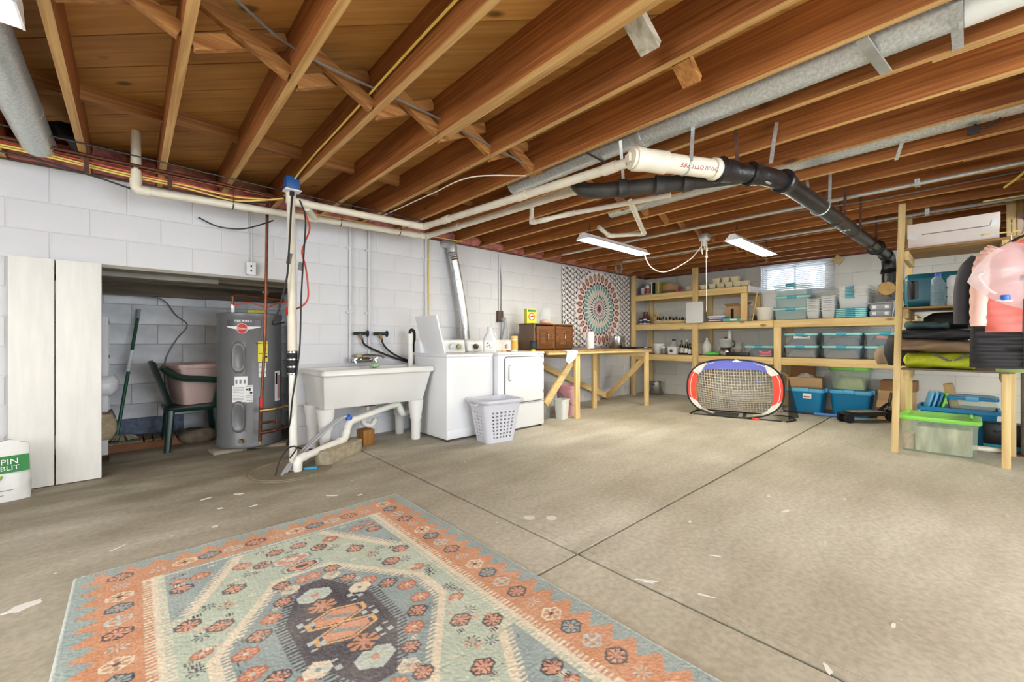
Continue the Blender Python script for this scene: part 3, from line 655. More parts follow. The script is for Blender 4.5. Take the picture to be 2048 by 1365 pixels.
cable('cable', 'black cable running beside the long galvanised duct', [(2.66, -.5, 2.30), (2.66, .9, 2.29), (2.62, 1.4, 2.28), (2.55, 1.9, 2.29)], .007, M_cord_k)
cable('cable', 'dark cable crossing the far joist bays over the pink jacket', [(4.9, -.5, 2.29), (4.9, .6, 2.28), (4.7, 1.2, 2.27), (4.66, 1.6, 2.27)], .006, M_cord_g)
cable('cable', 'yellow cable draped over the wooden panel above the jackets', [(4.3, -.55, 2.42), (4.45, -.28, 2.34), (4.6, -.26, 2.22), (4.75, -.16, 2.15)], .008, M_cord_y)
# ---------------------------------------------------------------- plank door over the alcove
t = struct(D.objects.new('door_1', None)); COL.objects.link(t); t.location = (0, 0, 0)
M_doorp = mat('white_door_paint', (230, 228, 222), .55, var=.05, scale=5, stretch=(6, 6, .8))
for (a, b_) in ((-.612, -.402), (-.394, -.163)):
    MB().box(a, b_, 4.345, 4.38, .005, 1.597).build('plank', M_doorp, t, bevel=.003)
MB().box(-.612, -.163, 4.38, 4.40, 1.35, 1.45).build('batten', M_doorp, t, smooth=0); MB().box(-.612, -.163, 4.38, 4.40, .25, .35).build('batten', M_doorp, t, smooth=0)
# ---------------------------------------------------------------- bag by the door
t = thing('soil_bag', 'white bag with green band standing before the plank door', 'bag', (-.66, 4.17, 0), .2)
M_bag = mat('white_bag_film', (228, 228, 226), .4, var=.05, scale=9, bump=.3, bscale=14)
def bagfn(rx, ry, h, seed):
    rnd = random.Random(seed); L_ = []
    for k in range(9):
        z = k / 8; s = 1 + .06 * math.sin(z * PI) - .05 * z; dd_ = 1 - .82 * max(0, z - .45) / .55
        L_.append([(rx * s * x_ + rnd.uniform(-.006, .006), ry * dd_ * y_ + rnd.uniform(-.006, .006), h * z + (.02 * math.sin(x_ * 4) if k == 8 else 0)) for x_, y_, _ in rrect(2, 2, .5, 4)])
    return L_
MB().loft(bagfn(.165, .075, .365, 3)).build('film', M_bag, t, smooth=60)
M_greenb = mat('green_print', (40, 128, 62), .5)
MB().grid(lambda u, v: (-.14 + .30 * u, -.081 + .035 * v - .004 * math.sin(u * 3.1), .185 + .10 * v), 8, 3).build("green_band", M_greenb, t, smooth=60)
text('print', 'PIN', .05, M_paper, t, (.075, -.079, .252), (PI / 2 - .4, 0, 0)); text('print', 'BLIT', .042, M_paper, t, (.075, -.088, .214), (PI / 2 - .4, 0, 0))
M_fine = mat('grey_fine_print', (130, 130, 130), .7)
for k in range(5): MB().box(-.12 + .02 * (k % 2), .03 + .02 * k * (k % 2), -.0835, -.082, .03 + .014 * k, .034 + .014 * k).build('fine_print', M_fine, t, smooth=0)
MB().tube(bez([(-.02, -.084, .10), (.0, -.084, .13), (.03, -.084, .15), (.04, -.083, .17)], 4), .009, 6).build('leaf_print', mat('lime_print', (140, 180, 60), .6), t)
# ---------------------------------------------------------------- things in the alcove
t = thing('utility_shelf', 'white painted shelf post and rack behind the plank door', 'shelf', (-.33, 5.35, 0))
for x, y in ((.155, -.12), (.155, .22), (-.2, -.12), (-.2, .22)): MB().box(x - .022, x + .022, y - .022, y + .022, 0, 1.24).build('post', M_whitep, t, bevel=.003)
for z in (.12, .5, .86, 1.18): MB().box(-.22, .18, -.14, .24, z, z + .025).build('shelf_board', M_whitep, t, bevel=.003)
def cloth(name, label, loc, size, m_, seed, cat, rz=0.0, amp=.25):
    """a folded or bunched soft thing"""
    rnd = random.Random(seed); L_ = []; ph = [rnd.uniform(0, 6) for _ in range(6)]
    for k in range(8):
        z = k / 7; s = math.sqrt(max(0.03, 1 - (2 * z - 1) ** 4)) if k not in (0, 7) else .75
        lp = []
        for x_, y_, _ in rrect(2, 2, .6, 5):
            a = math.atan2(y_, x_); w = 1 + amp * .22 * math.sin(3 * a + ph[0] + 2 * z) + amp * .18 * math.sin(7 * a + ph[1] + 5 * z)
            lp.append((size[0] / 2 * x_ * s * w, size[1] / 2 * y_ * s * w, size[2] * z * (1 + amp * .3 * math.sin(2 * a + ph[2]) * (k > 4))))
        L_.append(lp)
    return tag(MB().loft(L_).build(name, m_, smooth=70, loc=loc, rot=(0, 0, rz)), label, cat)
cloth('plastic_bag', 'white stuffed plastic bag on the rack beside the plank door', (-.20, 5.22, .535), (.22, .2, .17), mat('white_bag_plastic', (238, 238, 240), .35, bump=.4, bscale=30), 4, 'bag')
cloth('rag_pile', 'tan folded rags under the white bag on the alcove rack', (-.20, 5.22, .145), (.2, .2, .24), mat('tan_rag', (190, 170, 140), .9, var=.25, scale=20), 9, 'rags')
t = thing('broom', 'green and white broom handle leaning in the alcove', 'broom', (-.04, 5.45, 0))
p0, p1 = Vector((-.07, -.10, .05)), Vector((.10, .22, 1.34))
M_greenh = mat('dark_green_handle', (18, 82, 54), .4)
for a, b_, m_ in ((0, .52, M_greenh), (.52, .68, M_whitep), (.68, .93, M_greenh), (.93, 1, M_grey)): MB().tube([p0.lerp(p1, a), p0.lerp(p1, b_)], .014 if m_ is not M_whitep else .017, 10).build('handle', m_, t)
MB().box(-.19, .06, -.14, -.06, 0.0, .09).build('bristles', M_greenh, t, bevel=.01)
t = thing('pallet', 'small slatted wooden pallet on the alcove floor', 'pallet', (.08, 5.42, 0), .02)
M_oldw = wood('weathered_slat', (104, 82, 60), (150, 124, 94), 1, grain=40)
for k, (a, b_) in enumerate(((-.26, .0), (.012, .068), (.08, .136), (.148, .19), (.20, .245), (.255, .30))): MB().box(a, b_, -.15, .20, .062, .082).build('slat', M_oldw, t, bevel=.002)
for y in (-.14, .16): MB().box(-.27, .30, y - .018, y + .018, 0, .062).build('runner', wood('orange_runner', (120, 74, 40), (160, 104, 60), 0), t, smooth=0)
rnd = random.Random(2); m = MB()
for k in range(46):
    a = rnd.uniform(0, 2 * PI); r = rnd.uniform(.05, .12); m.tube(bez([(.0, .0, .04), (r * .5 * math.cos(a), r * .4 * math.sin(a), .05), (r * math.cos(a), r * .8 * math.sin(a), .012)], 3), .006, 5)
tag(m.build('mop_head', mat('grey_mop_string', (150, 140, 122), .95, var=.2), loc=(-.06, 5.38, .083)), 'grey string mop head lying on the small pallet', 'mop head')
tag(MB().box(-.36, -.14, 4.85, 5.10, 0, .012).build('floor_mat', mat('brown_mat', (84, 68, 50), .95, var=.2), bevel=.004), 'thin dark mat on the floor behind the plank door', 'mat')
tag(MB().tube(bez([(-.3, 5.60, 1.47), (.1, 5.62, 1.47), (.25, 5.64, 1.44), (.35, 5.72, 1.30), (.45, 5.735, 1.19), (.36, 5.73, 1.04), (.27, 5.73, .83), (.26, 5.72, .6), (.29, 5.68, .3), (.36, 5.6, .1)], 6), .006, 6).build('cable', M_cord_g), 'loose grey cable hanging down the alcove wall', 'cable')
# plastic garden chair, seen from its front-left side
def make_chair():
    t = thing('garden_chair', 'dark green plastic garden chair holding a tan tub', 'chair', (.44, 5.17, 0), 0.0)
    g_ = mat('dark_green_plastic', (14, 44, 36), .32)
    for sx, sy, tx, ty in ((-1, -1, -.03, -.03), (1, -1, .03, -.03), (-1, 1, -.03, .03), (1, 1, .03, .03)):
        x, y = sx * .19, sy * .17
        MB().loft([rrect(.055, .05, .015, 3, 0, x + tx, y + ty), rrect(.075, .06, .018, 3, .38, x, y)]).build('leg', g_, t, smooth=60)
    MB().loft([rrect(.44, .42, .06, 5, .36), rrect(.47, .45, .07, 5, .385), rrect(.47, .45, .07, 5, .40), rrect(.43, .41, .06, 5, .405)]).build('seat', g_, t, smooth=40)
    for s in (-1, 1):
        MB().beam((s * .215, -.16, .40), (s * .245, -.19, .63), .05, .03, (1, 0, 0)).build('arm_post', g_, t, bevel=.006)
        MB().tube(bez([(s * .25, -.22, .635), (s * .255, -.08, .655), (s * .245, .1, .68), (s * .20, .22, .76)], 5), [.03] * 16, 8).build('armrest', g_, t)
    MB().grid(lambda u, v: ((-.2 + .4 * u) * (1 + .12 * v), .20 + .13 * v - .05 * (2 * u - 1) ** 2, .41 + .42 * v), 10, 8).build('backrest', g_, t, smooth=60)
    return t
chair = make_chair(); chair.rotation_euler = (0, 0, 1.58)
t = thing('storage_tub', 'dusty tan plastic tub standing on the green chair', 'tub', (.50, 5.22, .41), .35)
M_tan = mat('dusty_rose_tan_plastic', (190, 164, 156), .55, var=.06)
MB().loft([rrect(.36, .28, .04, 5, 0), rrect(.46, .36, .05, 5, .36), rrect(.45, .35, .05, 5, .36), rrect(.35, .27, .04, 5, .02)], True, True).build('body', M_tan, t, smooth=40)
MB().loft([rrect(.49, .39, .06, 5, .345), rrect(.50, .40, .06, 5, .365), rrect(.49, .39, .06, 5, .385), rrect(.45, .35, .05, 5, .385), rrect(.45, .35, .05, 5, .35)], False, False).build('rim', M_tan, t, smooth=40)
cloth('rag_pile', 'grey dusty rag heaped under the green chair', (.50, 5.28, 0.0), (.3, .2, .13), mat('grey_rag', (112, 100, 88), .95, var=.3, scale=18), 21, 'rags')
# ---------------------------------------------------------------- water heater
WX, WY, WR = .86, 4.745, .272
t = thing('water_heater', 'tall grey electric water heater with paper labels in the alcove', 'water heater', (WX, WY, 0.03))
M_heat = mat('grey_heater_enamel', (112, 112, 114), .38, metal=.15)
M_heatd = mat('dark_grey_heater', (86, 86, 90), .4, metal=.2)
MB().lathe([(WR - .01, 0), (WR, .012), (WR, .06), (WR - .004, .066), (WR - .004, 1.20), (WR, 1.206), (WR, 1.245), (WR - .012, 1.252)], 56).build('tank', M_heat, t)
A0 = math.atan2(-WY, -WX)                                    # direction that faces the room
def on_tank(a_off, z, r=WR): a = A0 + a_off; return Vector((r * math.cos(a), r * math.sin(a), z))
def patch(name, m_, a0, a1, z0, z1, off=.002, th=.001, parent=None, shape=None):
    n = 12
    mb = MB().grid(lambda u, v: on_tank(a0 + (a1 - a0) * u, (z0 + (z1 - z0) * v) + (shape(u) * (1 - v) if shape else 0), WR + off), n, 3)
    return mb.build(name, m_, parent or t, smooth=60)
def access(z0, z1):
    p = patch('access_panel', M_heat, -.55, -.13, z0, z1, .003)
    k = (z0 + z1) / 2; m = MB(); lo = []
    for rr, off in ((1.0, .002), (.94, .014), (.8, .017), (.72, .011)):
        l = []
        for i in range(24):
            q = 2 * PI * i / 24; cx = .055 * math.copysign(min(1, abs(math.cos(q)) ** .8), math.cos(q)) * rr
            zz = (.10 + .045) * math.copysign(abs(math.sin(q)) ** .55, math.sin(q)) * rr
            l.append(on_tank(-.34 + cx / WR, k + zz, WR + off))
        lo.append(l)
    m.loft(lo, False, True).build('recess_ring', M_heat, p, smooth=60)
access(.70, .98); access(.16, .43)
patch('brand_band', M_heatd, -.72, .30, 1.12, 1.185, .003, shape=lambda u: -.02 * math.sin(u * PI))
patch('brand_band_edge', M_paper, -.72, .30, 1.118, 1.124, .0035, shape=lambda u: -.026 * math.sin(u * PI))
def tank_text(s, size, m_, ao, z, off=.004, parent=None, sx=1.0):
    p = on_tank(ao, z, WR + off); a = A0 + ao
    text('print', s, size, m_, parent or t, p, (PI / 2, 0, a + PI / 2), sx=sx)
for i, ch in enumerate('PERFORMANCE'): tank_text(ch, .032, M_paper, -.445 + .047 * i, 1.172, .0045)
p = on_tank(-.23, 1.105, WR + .003); a = A0 - .23
lg = MB().lathe([(.045, -.002), (.045, .003), (.043, .004)], 28).build('logo_badge', M_red, t, loc=p, rot=(PI / 2, 0, a + PI / 2))
MB().lathe([(.0455, .0), (.0455, .0045), (.042, .0048), (.042, .004)], 28, cap0=False, cap1=False).build('logo_ring', M_paper, lg)
text('print', 'Rheem', .034, M_paper, lg, (0, 0, .0045), (0, 0, 0), sx=.8)
M_yel = mat('yellow_label', (236, 226, 70), .6)
yl = patch('energy_label', M_yel, .22, .54, .795, .985); tank_text('ENERGYGUIDE', .018, M_ink, .36, .968, .004, yl, .9); tank_text('$40', .022, M_ink, .44, .915, .004, yl)
tank_text('+', .03, M_ink, .38, .945, .004, yl)
patch('print_line', M_ink, .24, .52, .872, .875, .0035, parent=yl); patch('print_bar', M_ink, .44, .52, .833, .85, .0035, parent=yl)
wl = patch('phone_label', M_paper, .24, .48, .65, .785); tank_text('1-866-279', .017, M_ink, .36, .695, .004, wl)
for k in range(3): patch('print_line', M_fine, .26, .46, .765 - .013 * k, .769 - .013 * k, .0035, parent=wl)
l1 = patch('rating_label', M_paper, -.46, -.08, .58, .665)
for k in range(3): patch('print_line', M_fine, -.43 + .12 * k, -.37 + .12 * k, .60, .635, .0035, parent=l1)
l2 = patch('warning_label', M_paper, -.53, .08, .425, .583)
for k in range(9): patch('print_line', M_fine if k % 4 else M_redink, -.51, -.17, .562 - .014 * k, .5655 - .014 * k, .0035, parent=l2)
tank_text('DANGER', .014, M_redink, -.03, .572, .004, l2)
patch('print_hand', M_ink, -.13, -.07, .535, .55, .0035, parent=l2); patch('print_hand', M_ink, -.05, .01, .53, .556, .0035, parent=l2); patch('print_hand', M_ink, -.01, .06, .505, .52, .0035, parent=l2)
for k in range(4): patch('print_line', M_fine, -.13, .06, .44 + .014 * k, .4435 + .014 * k, .0035, parent=l2)
l3 = patch('side_label', M_paper, .82, 1.12, .41, .70)
patch('print_block', mat('pink_print', (206, 140, 146), .7), .95, 1.10, .43, .66, .0035, parent=l3); patch('print_block', M_ink, .85, .94, .57, .68, .0035, parent=l3)
pp = on_tank(-.26, .075, WR - .01); MB().tube([pp, pp + (on_tank(-.26, .075) - pp).normalized() * .05], [.022, .018], 12).build('drain_valve', M_brass, t)
for ao, rr in ((-1.2, .15), (1.35, .13)):
    q = Vector((rr * math.cos(A0 + ao), rr * math.sin(A0 + ao), 1.25))
    MB().tube([q, q + Vector((0, 0, .05))], .017, 12).build('nipple', M_paper, t); MB().tube([q + Vector((0, 0, .05)), q + Vector((0, 0, .085))], .021, 8).build('union', M_galv, t)
    MB().tube([q + Vector((0, 0, .085)), q + Vector((0, 0, .15))], .012, 10).build('riser', M_copper, t)
MB().obox((.03, -.10, 1.268), (.14, .05, .036), (0, 0, -.2)).build('top_sticker_box', mat('olive_tag', (170, 165, 60), .6), t)
q0 = Vector((.15 * math.cos(A0 - 1.2), .15 * math.sin(A0 - 1.2), 1.40)); q1 = Vector((.13 * math.cos(A0 + 1.35), .13 * math.sin(A0 + 1.35), 1.40))
tc_ = thing('copper_piping', 'copper water lines bent over the top of the water heater', 'pipe', (WX, WY, .03))
MB().tube(bez([q0, q0 + Vector((.0, 0, .015)), q0.lerp(q1, .15) + Vector((0, 0, .03)), q1 + Vector((-.1, .0, .02)), Vector((.28, -.08, 1.40))], 5), .012, 10).build('pipe', M_copper, tc_)
MB().tube([q1, q1 + Vector((0, 0, .06))], .016, 10).build('valve_body', M_brass, tc_); MB().lathe([(.008, .06), (.03, .065), (.03, .075), (.008, .08)], 12, q1).build('valve_wheel', M_galv, tc_)
MB().tube([q1 + Vector((0, 0, .03)), Vector((.3, .05, 1.43))], .011, 10).build('pipe', M_copper, tc_)
tag(MB().tube(bez([(WX - .15, WY - .05, 1.36), (WX - .02, WY - .1, 1.385), (WX + .1, WY - .18, 1.345), (1.0, 4.3, 1.37), (1.06, 4.02, 1.36)], 6), .006, 6).build('cord', M_cord_o), 'orange cord draped across the top of the water heater', 'cord')
for i, (x, y, a) in enumerate(((.66, 4.64, .1), (1.03, 4.62, -.4), (.86, 5.0, .2))):
    tag(MB().obox((x, y, .015), (.26, .2, .03), (0, 0, a)).build('paver', mat('grey_paver', (150, 140, 124), .95, var=.25, scale=14), bevel=.004), ['concrete paver under the front of the water heater', 'concrete paver under the pipe side of the water heater', 'concrete paver under the rear of the water heater'][i], 'paver')
# ---------------------------------------------------------------- copper riser with valves in front of the heater
t = thing('copper_riser', 'tall copper water pipe with red collar and valves before the heater', 'pipe', (.885, 4.25, 0))
MB().tube([(.018, 0, 2.25), (.0, 0, 1.1), (-.03, .0, .45)], .0125, 10).build('pipe', M_copper, t)
MB().tube([(-.03, 0, .43), (-.03, 0, .52)], .019, 10).build('red_collar', M_red, t)
MB().tube([(-.035, 0, .44), (-.04, 0, .13)], .015, 10).build('valve_stem', M_copperd, t)
for z, x1 in ((.40, .26), (.205, .26)):
    m = MB(); m.tube([(-.045, 0, z), (.08, .0, z + .006)], .017, 10); m.tube([(.08, 0, z + .006), (x1, .1, z + .015)], .011, 10); m.build('valve_body', M_brass if z > .3 else M_copperd, t)
m = MB(); m.tube([(-.03, 0, .29), (.09, -.01, .295)], .011, 8); m.tube([(.09, -.01, .265), (.09, -.01, .32)], .012, 8); m.build('spigot', M_copperd, t)
MB().tube([(-.04, 0, .13), (-.042, -.005, .10)], .011, 8).build('nozzle', M_brass, t)
# ---------------------------------------------------------------- sump: cover, riser, discharge
t = thing('sump_cover', 'round grey sump pit cover set in the concrete floor', 'cover', (.93, 3.62, 0))
M_sump = mat('grey_sump_lid', (136, 126, 106), .8, var=.15, scale=9)
MB().lathe([(.30, 0), (.30, .006), (.275, .008), (.26, .004), (0.001, .006)], 40, cap1=False).build('lid', M_sump, t, smooth=50)
MB().lathe([(.285, .006), (.285, .013), (.27, .013), (.27, .006)], 40, cap0=False, cap1=False).build('lid_rim', M_sump, t)
t = thing('sump_riser', 'white vertical sump discharge pipe with black rubber couplings', 'pipe', (.945, 3.60, 0))
MB().tube([(0, 0, .0), (-.005, 0, .78)], .0285, 16).build('lower_pipe', M_pvcw, t); MB().tube([(-.005, 0, .92), (-.018, 0, 2.14)], .030, 16).build('upper_pipe', M_pvc, t)
MB().tube([(-.007, 0, .94), (-.009, 0, 1.22)], .034, 16).build('sleeve', M_pvc, t)
for a, b_ in ((.755, .82), (.815, .88), (.872, .942)): MB().tube([(-.005, 0, a), (-.006, 0, b_)], .037, 16).build('rubber_coupling', M_rubber, t)
for z in (.765, .818, .876, .932): MB().tube([(-.006, 0, z - .006), (-.006, 0, z + .006)], .0395, 16).build('hose_clamp', M_steel, t)
MB().tube([(-.018, 0, 2.10), (-.018, 0, 2.19)], .036, 16).build('tee', M_pvc, t)
m = MB(); m.beam((-.045, -.03, 1.62), (-.03, -.035, 1.70), .02, .03); m.beam((.04, -.03, 1.58), (.05, -.03, 1.64), .02, .03); m.build('tape_scrap', mat('grey_tape_scrap', (120, 118, 112), .8), t, smooth=0)
t = thing('blue_junction_box', 'blue electrical outlet box on the joist end above the sump riser', 'outlet', (.925, 3.56, 0))
MB().box(-.05, .05, -.04, .04, 2.19, 2.29).build('box', mat('blue_box_plastic', (28, 78, 140), .45), t, bevel=.004); MB().box(-.058, .058, -.05, .05, 2.182, 2.192).build('cover_plate', M_whitep, t, bevel=.002); MB().tube([(0, 0, 2.182), (0, 0, 2.15)], .017, 10).build('plug', M_black, t)
cable('pump_cord', 'black pump cord hanging from the blue outlet box down the riser', [(.925, 3.555, 2.15), (.915, 3.552, 2.0), (.90, 3.55, 1.7), (.885, 3.55, 1.5), (.83, 3.56, 1.25), (.80, 3.60, 1.15), (.90, 3.66, 1.17)], .007, M_cord_k, 'cord')
cable('pump_cord', 'second black cord hanging between the riser and the orange cord', [(.98, 3.56, 2.13), (1.02, 3.555, 2.0), (1.01, 3.55, 1.75), (.99, 3.55, 1.4), (.985, 3.57, 1.0), (.96, 3.56, .78), (.92, 3.555, .5), (.95, 3.66, .2), (1.2, 3.8, .08), (1.3, 3.85, .10)], .006, M_cord_k, 'cord')
cable('extension_cord', 'orange extension cord hanging beside the sump riser to a red plug', [(1.03, 3.6, 2.05), (1.06, 3.58, 1.93), (1.02, 3.57, 1.8), (1.0, 3.57, 1.72), (1.03, 3.575, 1.6), (1.05, 3.58, 1.40), (1.03, 3.6, 1.32), (.97, 3.66, 1.27)], .0065, M_cord_o, 'cord')
tag(MB().obox((.945, 3.67, 1.26), (.05, .07, .08), (0, 0, .3)).build('red_plug', M_red, bevel=.01), 'red plug tied behind the sump riser beside the water heater', 'plug')
cable('pump_cord', 'short black cord lying by the foot of the sump riser', [(.90, 3.52, .12), (.95, 3.53, .19), (.90, 3.53, .20), (.83, 3.50, .13), (.79, 3.48, .02)], .006, M_cord_k, 'cord')
t = pvc_run('sink_drain', 'white sink drain pipe sloping to the sump beside a concrete block', [(.96, 3.54, .0), (.96, 3.54, .095), (1.42, 3.80, .135), (1.49, 3.88, .27), (2.05, 4.02, .37), (2.12, 4.05, .25), (2.22, 4.10, .26), (2.29, 4.18, .42), (2.29, 4.20, 1.08)], .0295, M_pvcw)
MB().tube([(2.29, 4.2, 1.0), (2.29, 4.2, 1.10)], .036, 16).build('hub', M_pvcw, t)
M_vinyl = mat('clear_vinyl_hose', (190, 190, 196), .25, alpha=.75)
for i, dx in enumerate((0, .03)):
    cable('vinyl_hose', ['clear vinyl hose running along the white sink drain', 'second clear vinyl hose beside the first to the sump'][i], [(.84 + dx, 3.50 + dx, .01), (.93 + dx, 3.60, .07), (1.15 + dx, 3.74, .20), (1.38 + dx, 3.86, .31), (1.50 + dx * .3, 3.90, .325)], .012, M_vinyl, 'hose', 6, 8)
tag(MB().lathe([(.028, -.02), (.03, 0), (.02, .02), (.008, .03)], 10).build('hose_clamp', mat('blue_clamp', (30, 90, 190), .4), loc=(1.49, 3.88, .31)), 'blue hose clamp on the sink drain elbow', 'clamp')
tag(MB().obox((1.05, 3.53, .012), (.10, .03, .02), (0, 0, -.4)).build('blue_clip', mat('turquoise_clip', (30, 150, 190), .4), bevel=.006), 'small turquoise plastic clip on the floor by the concrete block', 'clip')
t = thing('concrete_block', 'rough concrete block lying under the sink drain', 'block', (1.35, 3.72, 0), .62)
MB().box(-.24, .24, -.065, .065, 0, .115).build('block_body', mat('rough_concrete', (168, 156, 132), .95, var=.3, scale=16, bump=.5), t, bevel=.006)
tag(MB().box(-.06, .06, -.07, .07, 0, .15).build('wood_block', wood('amber_block', (168, 112, 48), (206, 150, 78), 2), bevel=.004, loc=(1.715, 4.04, 0), rot=(0, 0, .1)), 'amber wooden block propping the trap under the sink', 'wood block')
# ---------------------------------------------------------------- laundry sink
t = thing('laundry_sink', 'long white double laundry sink on tapered legs between heater and washer', 'sink', (1.775, 4.09, 0))
M_sink = mat('worn_sink_enamel', (232, 230, 226), .35, var=.04, scale=4)
ZS = .745
def sl(x0, x1, y0, y1, z): return [(x0, y0, z), (x1, y0, z), (x1, y1, z), (x0, y1, z)]
MB().loft([sl(-.515, .475, -.235, .26, .405), sl(-.545, .53, -.315, .28, ZS - .03)], True, False).build('basin', M_sink, t, bevel=.014)
for a, b_ in ((-.52, -.02), (.02, .505)):
    MB().loft([sl(a, b_, -.29, .19, ZS + .001), sl(a + .02, b_ - .02, -.26, .18, ZS - .1), sl(a + .06, b_ - .05, -.19, .17, .44)], False, True).build('bowl', M_sink, t, smooth=30)
m = MB()
m.loft([rrect(1.09, .60, .03, 4, ZS - .045, -.005, -.02), rrect(1.13, .645, .04, 4, ZS - .03, -.005, -.02), rrect(1.13, .645, .04, 4, ZS, -.005, -.02), rrect(1.11, .625, .035, 4, ZS + .014, -.005, -.02), rrect(1.03, .485, .02, 4, ZS + .012, -.005, -.05), rrect(1.025, .48, .02, 4, ZS - .03, -.005, -.05)], False, False)
m.box(-.022, .022, -.29, .19, ZS - .03, ZS + .008)
m.build('rim', M_sink, t, smooth=40)
for x in (-.485, .42):
    for y in (-.185, .17): MB().lathe([(.042, 0), (.045, .02), (.05, .20), (.062, .23), (.058, .25), (.066, .30), (.075, .36), (.078, .41)], 20, (x, y, 0)).build('leg', M_sink, t)
MB().box(-.07, .07, .0, .12, .36, .41).build('drain_bracket', M_rust, t); MB().tube([(.0, .04, .40), (.0, .04, .24)], .022, 12).build('tailpiece', M_pvcw, t)
MB().tube(bez([(-.06, .0, .27), (-.06, .0, .20), (.01, -.02, .17), (.06, .0, .22)], 5), .026, 12).build('trap', M_pvcw, t)
tf = thing('sink_faucet', 'chrome twin-handle faucet on the back of the laundry sink', 'faucet', (1.79, 4.32, ZS + .005))
MB().tube([(-.11, 0, .07), (.13, 0, .07)], .026, 16).build('body', M_chrome, tf)
for x in (-.10, .12):
    MB().lathe([(.028, .05), (.034, .06), (.034, .09), (.022, .10)], 16, (x, -.03, 0)).build('valve', M_chrome, tf)
    m = MB()
    for k in range(4): m.beam((x, -.06, .075), (x + .035 * math.cos(k * PI / 2 + .6), -.065, .075 + .035 * math.sin(k * PI / 2 + .6)), .01, .01)
    m.build('handle', M_chrome, tf)
MB().tube(bez([(.0, 0, .08), (.0, -.03, .12), (.04, -.08, .125), (.15, -.14, .115), (.18, -.15, .09)], 5), .012, 10).build('spout', M_chrome, tf)
MB().tube([(-.10, 0, .07), (-.1, .12, .07)], .014, 10).build('supply', M_galv, tf); MB().tube([(.12, 0, .07), (.12, .12, .07)], .014, 10).build('supply', M_galv, tf)
tag(MB().box(-.07, .07, -.03, .03, 0, .03).build('sponge', mat('tan_sponge', (190, 180, 140), .95, var=.1, scale=40), bevel=.006, loc=(1.80, 4.32, ZS + .106)), 'tan sponge lying on top of the sink faucet', 'sponge')
tag(MB().lathe([(.02, 0), (.05, .015), (.045, .04), (.02, .055)], 14).build('scrubber', mat('pale_green_scrubber', (170, 196, 160), .95, bump=1, bscale=90, var=.2, scale=60), loc=(1.79, 4.0, ZS + .0085)), 'pale green scouring pad on the divider of the sink', 'scrubber')
# ---------------------------------------------------------------- wall pipes, taps, hoses
for i, (x, z0, lb) in enumerate(((1.70, .80, 'white painted water pipe going down the wall left of the twin taps'), (1.905, .88, 'white painted water pipe going down the wall to the twin taps'), (2.605, 1.28, 'white conduit running down the wall behind the washer lid'))):
    t = thing('wall_pipe', lb, 'pipe', (x, YL - .025, 0)); MB().tube([(0, 0, z0), (0, 0, 2.24)], .0125, 10).build('pipe', M_wall, t)
    for z in ((1.32, 2.0) if i < 2 else (1.5, 2.0)): MB().box(-.035, .035, .0, .026, z - .01, z + .01).build('strap', M_galv if z < 1.4 else M_wall, t, smooth=0)
cable('cable', 'yellow cable hanging beside the conduit behind the washer', [(2.65, 4.39, 2.24), (2.645, 4.39, 1.8), (2.65, 4.39, 1.3), (2.63, 4.36, 1.0)], .006, M_cord_y)
def tap(x, lb):
    t = thing('wall_tap', lb, 'tap', (x, YL, 1.10)); g_ = mat('dark_green_tap', (38, 52, 44), .45, metal=.4)
    MB().tube([(-.07, -.05, 0), (.07, -.05, .0)], .017, 10).build('body', g_, t); MB().tube([(0, 0, 0), (0, -.05, 0)], .014, 10).build('stub', M_brass, t)
    MB().tube([(-.01, -.05, 0), (.015, -.06, -.06)], .015, 10).build('nozzle', M_brass, t)
    MB().lathe([(.006, 0), (.035, .004), (.035, .012), (.006, .016)], 14, M=Matrix.Rotation(PI / 2, 3, 'Y'), c=(.07, -.05, 0)).build('wheel', mat('blue_wheel', (30, 46, 90), .5), t)
    return t
tap(1.80, 'green wall tap with a black hose, nearer the water heater'); tap(2.02, 'green wall tap with a black hose, nearer the washer')
cable('washer_hose', 'black rubber hose from the first wall tap to the washer', [(1.815, 4.36, 1.04), (1.84, 4.35, .98), (1.95, 4.34, .92), (2.15, 4.33, .84), (2.36, 4.31, .77)], .011, M_rubber, 'hose', 8, 8)
cable('washer_hose', 'black rubber hose from the second wall tap to the washer', [(2.035, 4.36, 1.04), (2.05, 4.35, .98), (2.12, 4.33, .90), (2.24, 4.31, .83), (2.36, 4.30, .79)], .011, M_rubber, 'hose', 8, 8)
cable('drain_hose', 'black washer drain hose hooked into the white standpipe', [(2.29, 4.20, 1.04), (2.29, 4.20, 1.12), (2.32, 4.21, 1.145), (2.36, 4.23, 1.10), (2.38, 4.28, .9)], .016, M_rubber, 'hose', 6, 10)
# light switch on the header
t = thing('wall_switch', 'white surface switch box on the wall above the water heater', 'switch', (.80, YL, 1.675))
MB().box(-.035, .035, -.045, 0, -.055, .055).build('box', M_galv, t, bevel=.004); MB().box(-.036, .036, -.05, -.044, -.056, .056).build('cover_plate', M_whitep, t, bevel=.002)
for z in (-.02, .02): MB().box(-.006, .006, -.053, -.049, z - .009, z + .009).build('slot', M_ink, t, smooth=0)
for dx in (-.012, .012): MB().tube([(dx, -.01, .055), (dx * .8, -.01, .57)], .004, 6).build('cable', M_wall, t)
